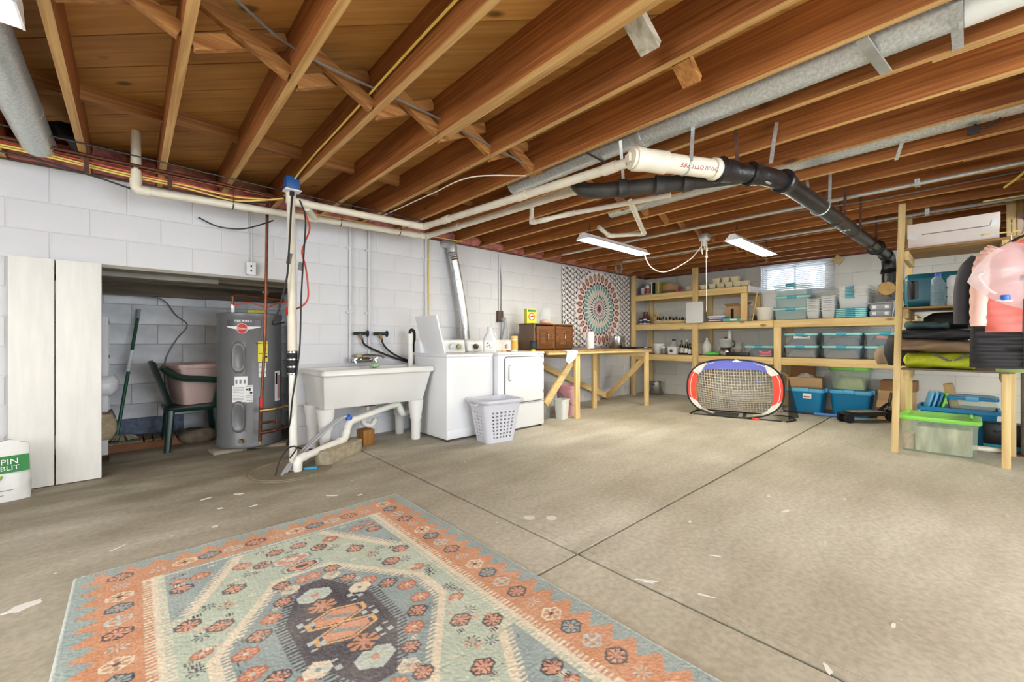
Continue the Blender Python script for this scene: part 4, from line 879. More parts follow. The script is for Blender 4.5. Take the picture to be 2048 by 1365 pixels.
# ---------------------------------------------------------------- washer
t = thing('washing_machine', 'white top-loading washing machine with its lid standing open', 'washer', (2.645, 3.875, 0))
M_app = mat('appliance_white', (236, 237, 239), .28)
M_appg = mat('appliance_grey_trim', (206, 208, 210), .35)
MB().box(-.302, .302, -.325, .325, .02, .855).build('cabinet', M_app, t, bevel=.008)
MB().box(-.306, .306, -.33, .33, .855, .885).build('top', M_app, t, bevel=.01)
MB().box(-.296, .296, -.328, -.322, .03, .11).build('kick_panel', M_app, t, bevel=.002)
MB().lathe([(.20, .886), (.21, .884), (.20, .87), (.195, .80)], 32, (0, -.05, 0), cap0=False).build('tub_opening', mat('washer_tub', (200, 204, 208), .3), t)
MB().prism([(.19, .885), (.21, 1.02), (.225, 1.035), (.30, 1.035), (.325, 1.0), (.325, .885)], 'x', -.302, .302).build('console', M_app, t, bevel=.006)
MB().obox((.20, .200, .955), (.16, .004, .10), (-.147, 0, 0)).build('control_panel', M_appg, t, bevel=.003)
for x in (.10, .21): 
    MB().lathe([(.034, 0), (.03, .02), (.015, .03)], 18, (x, .195, .955), M=Matrix.Rotation(PI / 2, 3, 'X')).build('knob', M_appg if x < .2 else mat('knob_olive', (170, 168, 120), .4), t)
MB().obox((-.12, .198, .95), (.05, .006, .03), (-.15, 0, 0)).build('badge', M_grey, t)
ld = MB().obox((-.29, .01, 1.085), (.02, .43, .42), (0, -.26, 0)).build('lid', M_app, t, bevel=.008)
MB().obox((-.279, -.02, 1.09), (.012, .30, .30), (0, -.26, 0)).build('lid_inner', M_app, ld, bevel=.01)
for x in (-.27, .27):
    for y in (-.29, .29): MB().lathe([(.02, 0), (.02, .02)], 10, (x, y, 0)).build('foot', M_black, t)
# ---------------------------------------------------------------- dryer
t = thing('clothes_dryer', 'white front-loading clothes dryer beside the washing machine', 'dryer', (3.335, 3.845, 0))
MB().box(-.365, .365, -.355, .355, .02, .865).build('cabinet', M_app, t, bevel=.008)
MB().box(-.37, .37, -.36, .36, .865, .895).build('top', M_app, t, bevel=.01)
m = MB(); m.loft([[(x, -.357, z) for x, z, _ in rrect(.60, .52, .035, 5, 0, .03, .578)], [(x, -.372, z) for x, z, _ in rrect(.59, .51, .03, 5, 0, .03, .578)]])
dr = m.build('door', M_app, t, bevel=.003)
MB().loft([[(x, -.3565, z) for x, z, _ in rrect(.616, .536, .04, 5, 0, .03, .578)], [(x, -.359, z) for x, z, _ in rrect(.616, .536, .04, 5, 0, .03, .578)]]).build('door_gap', mat('dark_seam', (90, 90, 92), .6), t, smooth=0)
MB().loft([[(x, -.372, z) for x, z, _ in rrect(.042, .17, .02, 4, 0, -.205, .66)], [(x, -.39, z) for x, z, _ in rrect(.034, .16, .016, 4, 0, -.205, .66)]]).build('handle', M_app, dr, bevel=.003)
MB().loft([[(x, -.3725, z) for x, z, _ in rrect(.05, .18, .022, 4, 0, -.205, .66)], [(x, -.3735, z) for x, z, _ in rrect(.05, .18, .022, 4, 0, -.205, .66)]]).build('handle_surround', mat('dark_seam2', (120, 120, 122), .6), dr, smooth=0)
for z in (.75, .42): MB().box(.328, .336, -.376, -.37, z - .02, z + .02).build('hinge', M_grey, dr, smooth=0)
MB().box(-.365, .365, -.358, -.354, .298, .301).build('panel_seam', mat('dark_seam', (90, 90, 92), .6), t, smooth=0)
MB().prism([(.20, .895), (.215, 1.0), (.24, 1.035), (.31, 1.035), (.35, 1.0), (.35, .895)], 'x', -.365, .365).build('console', M_app, t, bevel=.012)
MB().lathe([(.035, 0), (.03, .022), (.014, .03)], 18, (-.25, .20, .955), M=Matrix.Rotation(PI / 2, 3, 'X')).build('knob', mat('knob_dark', (60, 60, 62), .4), t)
MB().lathe([(.028, 0), (.024, .02)], 18, (.26, .20, .955), M=Matrix.Rotation(PI / 2, 3, 'X')).build('knob', M_appg, t)
MB().lathe([(.02, 0), (.02, .02)], 10, (-.33, -.32, 0)).build('foot', M_black, t); MB().lathe([(.02, 0), (.02, .02)], 10, (.33, -.32, 0)).build('foot', M_black, t); MB().lathe([(.02, 0), (.02, .02)], 10, (.33, .32, 0)).build('foot', M_black, t); MB().lathe([(.02, 0), (.02, .02)], 10, (-.33, .32, 0)).build('foot', M_black, t)
# things on the dryer
t = thing('detergent_jug', 'white detergent jug with flower label on the dryer', 'jug', (3.07, 3.76, .895), -.69)
MB().loft([rrect(.145, .085, .03, 5, 0), rrect(.15, .09, .035, 5, .02), rrect(.15, .09, .035, 5, .13), rrect(.11, .075, .03, 5, .19), rrect(.05, .05, .022, 5, .225), rrect(.04, .04, .019, 5, .25)]).build('bottle', M_whitep, t, smooth=60)
MB().tube(bez([(.03, 0, .225), (.065, 0, .20), (.07, 0, .15), (.055, 0, .10)], 4), .012, 8).build('handle', M_whitep, t); MB().lathe([(.026, .245), (.026, .285), (.02, .29)], 16).build('cap', M_whitep, t)
lb = MB().box(-.06, .03, -.0465, -.045, .03, .13).build('label', M_paper, t, smooth=0)
for i, (x, z, c) in enumerate(((-.03, .06, (210, 90, 60)), (.0, .075, (90, 140, 90)), (-.02, .1, (120, 90, 60)), (.01, .05, (220, 180, 70)))): MB().lathe([(.010, 0), (.010, .001)], 8, (x, -.0465, z), M=Matrix.Rotation(PI / 2, 3, 'X')).build('flower_print', mat('flower%d' % i, c, .6), lb)
t = thing('dryer_sheet_canister', 'yellow and white canister standing on the dryer', 'canister', (3.42, 3.72, .895))
MB().lathe([(.04, 0), (.042, .005), (.042, .155)], 24).build('body', M_paper, t); MB().lathe([(.043, .155), (.044, .16), (.044, .18), (.04, .186)], 24).build('lid', mat('yellow_lid', (226, 196, 110), .4), t)
MB().lathe([(.0425, .02), (.0425, .135)], 24, cap0=False, cap1=False).build('label', mat('amber_label', (216, 168, 60), .5), t); MB().lathe([(.0428, .145), (.0428, .154)], 24, cap0=False, cap1=False).build('red_stripe', mat('pink_stripe', (200, 90, 96), .5), t)
t = thing('spray_can', 'white and red canister right behind the yellow one on the dryer', 'canister', (3.50, 3.80, .895)); MB().lathe([(.036, 0), (.037, .004), (.037, .15), (.03, .165)], 20).build('body', M_paper, t); MB().lathe([(.0375, .13), (.0375, .15)], 20, cap0=False, cap1=False).build('stripe', mat('pink_stripe', (200, 90, 96), .5), t); MB().box(-.02, .02, -.038, -.036, .03, .11).build('label', mat('pink_label', (196, 150, 150), .6), t)
for i, (x, y, a, m_, lb) in enumerate(((3.17, 3.62, .3, M_pineX, 'small wooden clothespin lying on the dryer'), (3.26, 3.66, -.4, mat('brown_clip', (140, 70, 50), .6), 'small brown comb lying on the dryer by the clothespin'), (3.64, 3.62, .1, mat('yellow_duck', (226, 190, 60), .5), 'small yellow toy on the far front corner of the dryer'))):
    t = thing(['clothespin', 'comb', 'toy'][i], lb, ['clothespin', 'comb', 'toy'][i], (x, y, .895), a)
    MB().prism([(-.04, 0), (.04, 0), (.042, .008), (0, .016), (-.038, .01)], 'y', -.008, .008).build('half', m_, t); MB().prism([(-.04, .011), (0, .017), (.04, .012), (.03, .02), (-.03, .018)], 'y', -.007, .007).build('half', m_, t)
# foil vent duct
t = thing('dryer_vent', 'silver foil dryer vent duct climbing the wall between washer and dryer', 'duct')
path = bez([(3.12, 4.30, .90), (3.09, 4.30, 1.3), (3.0, 4.31, 1.8), (2.94, 4.31, 2.06), (2.93, 4.32, 2.12)], 14)
M_foil = mat('crinkled_foil', (205, 207, 210), .22, metal=.95, var=.12, scale=40, bump=.5, bscale=70)
MB().tube(path, [.056 + (.005 if i % 2 else 0) for i in range(len(path))], 20).build('flex_hose', M_foil, t)
MB().tube(bez([(2.93, 4.32, 2.10), (2.925, 4.32, 2.19), (2.90, 4.36, 2.225), (2.88, 4.42, 2.23)], 5), .062, 20).build('elbow', M_galv, t)
MB().tube([(2.93, 4.32, 2.09), (2.93, 4.32, 2.11)], .066, 20).build('clamp', M_steel, t)
# outlet for the dryer
t = thing('dryer_outlet', 'brown dryer outlet box on the wall with a grey plug', 'outlet', (3.77, YL, 1.36))
MB().box(-.045, .045, -.05, 0, -.075, .075).build('box', mat('brown_box', (74, 56, 44), .6), t, bevel=.004); MB().lathe([(.035, 0), (.03, .04)], 14, (.03, -.05, -.04), M=Matrix.Rotation(PI / 2, 3, 'X')).build('plug', M_grey, t)
MB().tube(bez([(.03, -.08, -.06), (.04, -.07, -.15), (.03, -.04, -.28), (.02, -.02, -.40)], 4), .012, 8).build('cord', M_grey, t); MB().tube([(-.0, -.015, .075), (-.0, -.015, .86)], .0125, 10).build('conduit', M_wall, t); MB().tube([(.035, -.012, .075), (.035, -.012, .5), (.0, -.012, .86)], .005, 6).build('cable', M_cord_g, t)
cable('ground_wire', 'thin white wire hanging down the wall beside the wooden cabinet', [(3.9, 4.40, 1.3), (3.93, 4.39, 1.1), (3.9, 4.38, .9)], .004, M_cord_w, 'wire')
# ---------------------------------------------------------------- laundry basket
t = thing('laundry_basket', 'pale grey plastic laundry basket with square holes before the washer', 'basket', (2.78, 3.315, 0), -.12)
M_bask = mat('pale_grey_basket', (212, 213, 222), .4)
def basket_shell():
    verts, faces = [], []; NR = 19
    w0, d0, w1, d1, h = .33, .245, .455, .33, .40
    cols = []                                              # (side, t, isholecol)
    def loop(f):
        w, d = w0 + (w1 - w0) * f, d0 + (d1 - d0) * f; r = .05; P = []
        segs = [((w / 2 - r, -d / 2), (-1, 0), w - 2 * r, 13), None, None, None]
        def side(p, q, n):
            for i in range(n): s = i / n; P.append((p[0] + (q[0] - p[0]) * s, p[1] + (q[1] - p[1]) * s))
        def corner(cx, cy, a0):
            for i in range(4): a = a0 + PI / 2 * i / 4; P.append((cx + r * math.cos(a), cy + r * math.sin(a)))
        side((-w / 2 + r, -d / 2), (w / 2 - r, -d / 2), 13); corner(w / 2 - r, -d / 2 + r, -PI / 2)
        side((w / 2, -d / 2 + r), (w / 2, d / 2 - r), 7); corner(w / 2 - r, d / 2 - r, 0)
        side((w / 2 - r, d / 2), (-w / 2 + r, d / 2), 13); corner(-w / 2 + r, d / 2 - r, PI / 2)
        side((-w / 2, d / 2 - r), (-w / 2, -d / 2 + r), 7); corner(-w / 2 + r, -d / 2 + r, PI)
        return P
    zs = [0] + [.045 + .285 * i / 16 for i in range(17)] + [h]
    for z in zs:
        verts += [(x, y, z) for x, y in loop(z / h)]
    n = len(loop(0)); hole = set()
    def cols_of(start, cnt): return [start + i for i in range(cnt) if i % 2 == 1]
    H = cols_of(0, 13) + cols_of(17, 7) + cols_of(28, 13) + cols_of(45, 7)
    for k in range(len(zs) - 1):
        for i in range(n):
            if 1 <= k <= 16 and k % 2 == 1 and i in H: continue
            j = (i + 1) % n; faces.append((k * n + i, k * n + j, (k + 1) * n + j, (k + 1) * n + i))
    faces.append(tuple(range(n))[::-1])
    me = D.meshes.new('shell'); me.from_pydata(verts, [], faces); bm = bmesh.new(); bm.from_mesh(me); bmesh.ops.recalc_face_normals(bm, faces=bm.faces)
    bmesh.ops.solidify(bm, geom=list(bm.faces), thickness=.004); bm.to_mesh(me); bm.free()
    me.shade_smooth(); me.set_sharp_from_angle(angle=math.radians(35)); return me
put('shell', basket_shell(), M_bask, t)
MB().loft([rrect(.44, .315, .05, 6, .385), rrect(.49, .365, .06, 6, .39), rrect(.52, .395, .07, 6, .415), rrect(.51, .385, .07, 6, .432), rrect(.45, .325, .05, 6, .43), rrect(.445, .32, .05, 6, .39)], False, False).build('rim', M_bask, t, smooth=50)
for s in (-1, 1): MB().tube(bez([(s * .235, -.07, .40), (s * .265, -.05, .385), (s * .265, .05, .385), (s * .235, .07, .40)], 4), .012, 8).build('handle', M_bask, t)
# ---------------------------------------------------------------- work bench
t = thing('workbench', 'long pine workbench with diagonal braces along the tapestry wall', 'bench')
ZB = .895
MB().box(3.735, 6.18, 3.45, 4.40, ZB - .02, ZB).build('top', M_ply, t, bevel=.002)
MB().box(3.735, 6.18, 3.45, 3.488, ZB - .045, ZB - .02).build('front_rail', M_pineX, t, bevel=.002); MB().box(3.74, 6.18, 4.35, 4.388, ZB - .109, ZB - .02).build('rear_rail', M_pineX, t, bevel=.002)
def leg2(x, y, z1, wx=.038, wy=.089): MB().box(x - wx / 2, x + wx / 2, y - wy / 2, y + wy / 2, 0, z1).build('leg', M_pineZ, t, bevel=.003)
leg2(4.34, 3.50, ZB - .045, .085, .04); leg2(6.02, 3.46, ZB - .045, .085, .04); leg2(5.20, 3.86, ZB - .02, .089, .04); leg2(5.92, 4.33, ZB - .11, .089, .038); leg2(4.4, 4.33, ZB - .11, .089, .038)
def brace(a, b_, w=.038, h=.089, up=(0, 0, 1)): MB().beam(a, b_, w, h, up).build('brace', M_pineX, t, bevel=.003)
brace((4.36, 3.545, .83), (3.78, 3.545, .24)); brace((4.5, 4.30, .66), (6.18, 4.28, .04)); brace((6.10, 4.26, .05), (6.045, 3.49, .76), .089, .038, (1, 0, 0))
MB().box(4.30, 4.38, 3.5, 4.35, ZB - .109, ZB - .02).build('cross_rail', M_pineY, t, bevel=.002); MB().box(5.98, 6.06, 3.48, 4.35, ZB - .109, ZB - .02).build('cross_rail', M_pineY, t, bevel=.002)
t = thing('rag', 'pale blue-white rag hanging over the front edge of the workbench', 'cloth', (4.15, 3.44, ZB))
M_rag = mat('pale_blue_rag', (206, 216, 226), .95, var=.08, scale=20)
MB().grid(lambda u, v: (-.10 + .2 * u + .02 * math.sin(v * 5), (.06 if v < .3 else .06 - .075 * min(1, (v - .3) / .15)) + .008 * math.sin(9 * u + 4 * v), .006 + .005 * math.sin(7 * u) if v < .4 else .006 - (.14 + .03 * math.sin(5 * u)) * (v - .4) / .6), 12, 14).build('cloth', M_rag, t, smooth=70)
# wall cabinet resting on the bench
t = thing('wooden_cabinet', 'old brown wooden cabinet with two panel doors on the workbench', 'cabinet', (4.345, 4.04, ZB), 0)
M_cab = wood('stained_oak', (84, 52, 26), (128, 84, 46), 0, grain=60, knots=False, tint=.2); M_cabs = mat('cabinet_side_brown', (110, 92, 78), .7, var=.1)
MB().box(-.41, -.39, -.14, .14, 0, .35).build('side_panel', M_cabs, t, smooth=0); MB().box(.39, .41, -.14, .14, 0, .35).build('side_panel', M_cabs, t, smooth=0)
MB().box(-.39, .39, -.12, .14, 0, .02).build('bottom_panel', M_cab, t, smooth=0); MB().box(-.415, .415, -.145, .145, .345, .362).build('top_panel', M_cab, t, bevel=.003); MB().box(-.39, .39, .12, .14, .02, .345).build('back_panel', M_cabs, t, smooth=0)
for a, b_ in ((-.39, -.37), (-.02, .02), (.37, .39)): MB().box(a, b_, -.14, -.12, .0, .345).build('face_frame', M_cab, t, smooth=0)
for s in (-1, 1):
    cx = s * .195; d_ = MB().box(cx - .175, cx + .175, -.158, -.14, .02, .33).build('door', M_cab, t, bevel=.005)
    MB().box(cx - .125, cx + .125, -.164, -.157, .06, .29).build('raised_panel', M_cab, d_, bevel=.01, seg=1)
    for q in (-1, 1): MB().box(cx + q * .06 - .045, cx + q * .06 + .045, -.170, -.163, .08, .27).build('inner_panel', M_cab, d_, bevel=.005, seg=1)
    hx = cx + (.145 if s < 0 else -.05); hx = cx - s * .02
    MB().tube(bez([(hx, -.17, .13), (hx, -.19, .15), (hx, -.192, .18), (hx, -.19, .21), (hx, -.17, .23)], 4), .006, 8).build('handle', M_steel, d_)
    for z in (.07, .28): MB().box(cx + s * .172, cx + s * .19, -.162, -.138, z - .018, z + .018).build('hinge', M_iron, d_, smooth=0)
zc = ZB + .362
t = thing('baking_soda_box', 'yellow-green box with red round emblem on the cabinet', 'box', (4.0, 4.03, zc), -.25)
MB().box(-.075, .075, -.04, .04, 0, .20).build('carton', mat('lime_yellow_carton', (206, 208, 62), .6), t, bevel=.002)
MB().lathe([(.05, 0), (.05, .001)], 24, (0, -.041, .09), M=Matrix.Rotation(PI / 2, 3, 'X')).build('emblem', M_red, t, smooth=0); MB().lathe([(.038, 0), (.038, .0012)], 24, (0, -.0412, .09), M=Matrix.Rotation(PI / 2, 3, 'X')).build('emblem_centre', M_paper, t, smooth=0)
MB().tube([(-.025, -.043, .085), (.0, -.043, .10), (.028, -.043, .095)], .009, 6).build('emblem_arm', M_red, t); MB().box(-.06, .06, -.0412, -.040, .155, .185).build('print_band', mat('dark_green_print', (60, 110, 50), .6), t, smooth=0)
t = thing('glass_jar', 'large clear glass jar with peach contents on the cabinet', 'jar', (4.31, 4.04, zc))
MB().lathe([(.07, 0), (.085, .01), (.088, .08), (.085, .16), (.07, .19), (.065, .20), (.07, .215)], 28, cap1=False).build('glass', M_glass, t); MB().lathe([(.06, .21), (.07, .213), (.07, .225), (.03, .235)], 24).build('lid', M_glass, t)
MB().lathe([(.065, .005), (.078, .02), (.07, .05), (.03, .07)], 14).build('contents', mat('peach_contents', (222, 160, 130), .8, var=.25, scale=30), t)
cable('cable', 'thin dark cable looping up behind the glass jar', [(4.45, 4.14, zc + .005), (4.5, 4.2, zc + .07), (4.58, 4.25, zc + .06), (4.62, 4.3, ZB + .2)], .004, M_cord_k)
t = thing('small_speaker', 'small black speaker standing before the side of the cabinet', 'speaker', (3.84, 3.80, ZB), .5); MB().box(-.05, .05, -.04, .04, 0, .125).build('case', M_black, t, bevel=.008); MB().lathe([(.035, 0), (.035, .003), (.02, .001)], 20, (0, -.042, .055), M=Matrix.Rotation(PI / 2, 3, 'X')).build('cone', mat('speaker_cone', (45, 45, 48), .8), t)
t = thing('paper_towel_roll', 'white paper towel roll standing on the workbench before the tapestry', 'paper roll', (5.32, 4.02, ZB)); MB().lathe([(.055, 0), (.058, .004), (.058, .27), (.055, .275), (.02, .275), (.02, .26)], 28).build('roll', M_paper, t); MB().lathe([(.0205, .2), (.0205, .276)], 16, cap0=False, cap1=False).build('core', M_card, t)
def pot(name, lb, loc, r, h, m_=M_steel):
    t = thing(name, lb, 'pot', loc); MB().lathe([(r * .96, 0), (r, .01), (r, h), (r * 1.03, h + .004), (r * .97, h), (r * .96, .012)], 36).build('body', m_, t)
    for s in (-1, 1): MB().tube(bez([(s * r, -.04, h * .8), (s * (r + .035), -.035, h * .8), (s * (r + .035), .035, h * .8), (s * r, .04, h * .8)], 4), .006, 8).build('handle', m_, t)
    return t
pot('stock_pot', 'stainless steel stock pot on the workbench before the tapestry', (6.16, 4.1, ZB), .135, .20)
pot('stock_pot', 'stainless steel pot on the floor under the low shelf', (7.40, 4.05, 0), .13, .24)
t = thing('garden_shears', 'small black pliers lying on the workbench by the paper roll', 'pliers', (4.98, 3.72, ZB), .4); MB().beam((-.08, -.01, .01), (.08, .012, .01), .015, .012).build('arm', M_black, t, bevel=.003); MB().beam((-.08, .014, .012), (.08, -.012, .012), .015, .012).build('arm', M_black, t, bevel=.003)
t = thing('soldering_tray', 'black shallow crate at the end of the workbench', 'crate', (6.08, 3.8, ZB)); m = MB(); m.box(-.07, .07, -.12, .12, 0, .006)
m.build('base', M_black, t)
for a in ((-.07, -.064, -.12, .12), (.064, .07, -.12, .12), (-.07, .07, -.12, -.114), (-.07, .07, .114, .12)): MB().box(*a, 0, .03).build('side', M_black, t, smooth=0)
# under the bench
t = thing('bucket', 'pink plastic bucket pair stacked under the workbench', 'bucket', (4.50, 3.80, 0)); M_pink = mat('pink_plastic', (236, 178, 190), .4)
MB().lathe([(.12, 0), (.125, .01), (.143, .30), (.15, .31), (.15, .345), (.143, .35), (.146, .37), (.152, .38), (.152, .405), (.14, .41), (.13, .39), (.115, .05)], 32).build('body', M_pink, t); MB().tube(bez([(-.145, 0, .31), (-.15, -.06, .25), (-.10, -.14, .17), (0, -.16, .13), (.1, -.14, .17), (.15, -.06, .25), (.145, 0, .31)], 4), .004, 6).build('bail', M_steel, t)
t = thing('waste_bin', 'small white waste bin standing before the pink bucket', 'bin', (4.20, 3.64, 0), .2)
MB().loft([rrect(.15, .12, .03, 5, 0), rrect(.19, .15, .03, 5, .235), rrect(.205, .165, .03, 5, .24), rrect(.205, .165, .03, 5, .255), rrect(.185, .145, .03, 5, .255), rrect(.14, .11, .03, 5, .02)]).build('body', mat('offwhite_bin', (226, 228, 222), .45), t, smooth=50)
t = thing('concrete_block', 'grey concrete block on the floor behind the white waste bin', 'block', (3.99, 3.85, 0), .1); MB().box(-.10, .10, -.1, .1, 0, .19).build('block_body', mat('rough_concrete2', (150, 148, 142), .95, var=.2, scale=16), t, bevel=.004)
# ---------------------------------------------------------------- mandala tapestry
def tapestry():
    X0, X1, Z0, Z1 = 5.08, 7.03, .93, 2.235; nu, nv = 330, 220
    u = np.linspace(0, 1, nu + 1)[:, None] * np.ones((1, nv + 1)); v = np.ones((nu + 1, 1)) * np.linspace(0, 1, nv + 1)[None, :]
    x = u * (X1 - X0); z = v * (Z1 - Z0)
    col = np.zeros((nu + 1, nv + 1, 3)); cream = np.array(lin((238, 234, 230))[:3]); navy = np.array(lin((62, 66, 92))[:3]); mar = np.array(lin((118, 58, 56))[:3]); pink = np.array(lin((236, 196, 196))[:3]); teal = np.array(lin((178, 214, 214))[:3]); gr = np.array(lin((84, 110, 100))[:3]); tan = np.array(lin((196, 170, 140))[:3])
    col[:] = cream
    # scattered small leaf sprigs
    def sprig(cx, cz, ox, oz, rx, rz, c):
        xx = ((x - ox) / cx) % 1 - .5; zz = ((z - oz + ((np.floor((x - ox) / cx)) % 2) * cz / 2) / cz) % 1 - .5
        m = ((xx * cx / rx) ** 2 + (zz * cz / rz) ** 2) < 1; col[m] = c
    sprig(.075, .085, .00, .00, .016, .022, navy); sprig(.075, .085, .022, .03, .012, .012, mar * .9); sprig(.075, .085, .045, .055, .010, .016, gr); sprig(.075, .085, .03, -.01, .007, .02, navy)
    cx, cz = 6.045 - X0, 1.582 - Z0; dx, dz = x - cx, z - cz; r = np.hypot(dx, dz * .99); a = np.arctan2(dz, dx)
    R = .615
    ins = r < R * 1.0; N = 30
    def petal(r0, r1, wid, c, c2=None, n=N, ph=0.0):
        aa = ((a / (2 * PI) * n + ph) % 1) - .5; t_ = (r - r0) / (r1 - r0); w_ = np.clip(np.sin(np.clip(t_, 0, 1) * PI), 0, 1) ** .7 * wid
        m = (t_ > 0) & (t_ < 1) & (np.abs(aa) < w_); col[m] = c
        if c2 is not None:
            m2 = (t_ > .22) & (t_ < .8) & (np.abs(aa) < w_ * .55); col[m2] = c2
    bands = [(1.0, .80, pink), (.80, .72, (pink + cream) / 2), (.72, .52, teal), (.52, .40, (tan + cream) / 2), (.40, .25, (teal + cream) / 2), (.25, .1, (pink + cream) / 2), (.1, 0, mar)]
    for hi, lo, c in bands: col[(r < R * hi) & (r >= R * lo)] = c
    ray = np.abs(((a / (2 * PI) * N + .5) % 1) - .5) < .07; col[ray & (r < R * .97) & (r > R * .06)] = cream
    out = (r > R * .9) & (r < R * 1.04); sc = np.abs(((a / (2 * PI) * N) % 1) - .5); col[out & (r > R * (1.04 - .22 * sc ** 1.5 * 4 * .5)) & (r > R * .95)] = cream
    petal(R * .76, R * .99, .36, mar, tan * .9); petal(R * .68, R * .76, .3, mar * .9, None, N, .5); petal(R * .53, R * .71, .33, gr, teal * .6); petal(R * .40, R * .53, .28, tan * .8, cream * .9); petal(R * .27, R * .40, .3, gr * .8, None); petal(R * .15, R * .27, .3, mar, None, N, .5); petal(R * .06, R * .15, .28, navy, None)
    rnd = np.random.default_rng(3); col *= (1 + rnd.normal(0, .03, (nu + 1, nv + 1, 1)))
    me = D.meshes.new('tapestry'); yy = 4.395 - .006 * np.abs(np.sin(u * 9)) - .004 * np.sin(u * 23 + v * 5) - .012 * (1 - v)
    top = .012 * np.abs(np.sin(u * PI * 4)) * v; vs = np.stack([X0 + x, yy, Z0 + z - top], -1).reshape(-1, 3)
    i = np.arange(nu)[:, None]; j = np.arange(nv)[None, :]; b0 = i * (nv + 1) + j; fs = np.stack([b0, b0 + nv + 1, b0 + nv + 2, b0 + 1], -1).reshape(-1, 4)
    me.from_pydata(vs.tolist(), [], fs.tolist()); at = me.color_attributes.new('Col', 'FLOAT_COLOR', 'POINT')
    rgba = np.ones((len(vs), 4), np.float32); rgba[:, :3] = np.clip(col, 0, 1).reshape(-1, 3); at.data.foreach_set('color', rgba.ravel()); me.shade_smooth()
    return tag(put('tapestry', me, vcol_mat('printed_cotton', .9)), 'white wall tapestry with a round mandala print beside the shelves', 'tapestry')
tapestry()
# ---------------------------------------------------------------- long pine shelves along the back wall
Z1, Z2, Z3, XS = .785, 1.335, 1.885, 7.05
sh = thing('storage_shelves', 'long built-in pine shelving along the back wall under the window', 'shelves')
def spart(name, m_, *q): return MB().box(*q).build(name, m_, sh, bevel=.003)
for y, z in ((4.325, 2.255), (3.148, 2.262), (1.93, Z2 - .115), (.55, Z2 - .115)):
    spart('post', M_pineZ, XS - .012, XS + .026, y - .047, y + .047, 0, z)
for y, z in ((4.28, 2.2), (3.14, 1.88), (1.92, 1.32), (.6, 1.32)): spart('post', M_pineZ, 7.60, 7.638, y - .045, y + .045, 0, z - .02)
spart('post', M_pineZ, XS, XS + .038, 2.345, 2.435, Z2, Z3 - .118); spart('post', M_pineZ, 7.60, 7.638, 2.33, 2.42, Z2, Z3 - .05)
for z, yy in ((Z1, ((4.275, 3.198), (3.098, 1.99), (1.985, .45))), (Z2, ((4.275, 3.198), (3.098, 1.99), (1.985, .45))), (Z3, ((4.275, 3.198), (3.098, 2.345)))):
    for a, b_ in yy: spart('rail', M_pineY, XS, XS + .038, b_, a, z - .115, z - .008)
for z, y0 in ((Z1, .45), (Z2, .45), (Z3, 2.34)):
    spart('rear_rail', M_pineY, 7.638, 7.67, y0, 4.37, z - .115, z - .012); spart('deck', M_dkdeck, XS + .002, 7.66, y0, 4.37, z - .012, z)
spart('end_board', mat('white_painted_end', (228, 226, 222), .6), XS + .04, 7.64, 2.32, 2.342, Z3 - .10, Z3); spart('end_rail', M_pineX, XS + .04, 7.6, 2.345, 2.383, Z3 - .115, Z3 - .012)
# ---------------------------------------------------------------- small builders
def crate(name, lb, cat, loc, w, d, h, body, lid=None, latch=None, rz=0.0, fill=None, fillh=.6, taper=.9, group=None, rim=.012, lidh=.028, single=True, side_latch=False):
    """storage tote: x is depth (front at -x), y is width"""
    t = thing(name, lb, cat, loc, rz, group)
    bh = h - (lidh if lid else 0)
    MB().loft([rrect(d * taper, w * taper, .03, 4, 0), rrect(d * .97, w * .97, .035, 4, bh * .93), rrect(d, w, .04, 4, bh * .94), rrect(d, w, .04, 4, bh)], True, False).build('body', body, t, smooth=40)
    if lid:
        MB().loft([rrect(d + rim, w + rim, .04, 4, bh - .006), rrect(d + rim * 1.6, w + rim * 1.6, .045, 4, bh + .006), rrect(d + rim * 1.4, w + rim * 1.4, .045, 4, h - .008), rrect(d * .93, w * .93, .04, 4, h), rrect(d * .86, w * .86, .035, 4, h - .005)], True, True).build('lid', lid, t, smooth=40)
    if latch:
        if side_latch:
            for s in (-1, 1): MB().box(-d * .16, d * .16, s * (w / 2 + rim) - .012, s * (w / 2 + rim) + .012, h - .05, h + .004).build('latch', latch, t, bevel=.006)
        MB().box(-d / 2 - rim - .008, -d / 2 - rim + .018, -w * .13, w * .13, h - .042, h + .003).build('latch', latch, t, bevel=.006)
    if fill is not None:
        rnd = random.Random(lb); F = []
        fw, fd, fh = w * taper * .93, d * taper * .93, bh * fillh
        def fn(u, v): 
            e = min(u, 1 - u, v, 1 - v) * 9; e = min(1, e)
            return ((u - .5) * fd, (v - .5) * fw, .008 + fh * e * (.86 + .14 * math.sin(9 * u + 4 * v * v + rnd.random() * .5) * math.cos(7 * v)))
        MB().grid(fn, 10, 14).build('contents', fill, t, smooth=60)
    return t
def lathe_thing(name, lb, cat, loc, parts, group=None, n=18):
    t = thing(name, lb, cat, loc, 0, group)
    for pn, m_, prof in parts: MB().lathe(prof, n).build(pn, m_, t)
    return t
def carton(name, lb, cat, loc, d, w, h, m_, rz=0.0, tape=None, group=None):
    t = thing(name, lb, cat, loc, rz, group)
    MB().box(-d / 2, d / 2, -w / 2, w / 2, 0, h).build('carton', m_, t, bevel=.002)
    if tape: MB().box(-d / 2 - .001, d / 2 + .001, -.02, .02, h * .97, h + .0012).build('tape', tape, t, smooth=0)
    return t
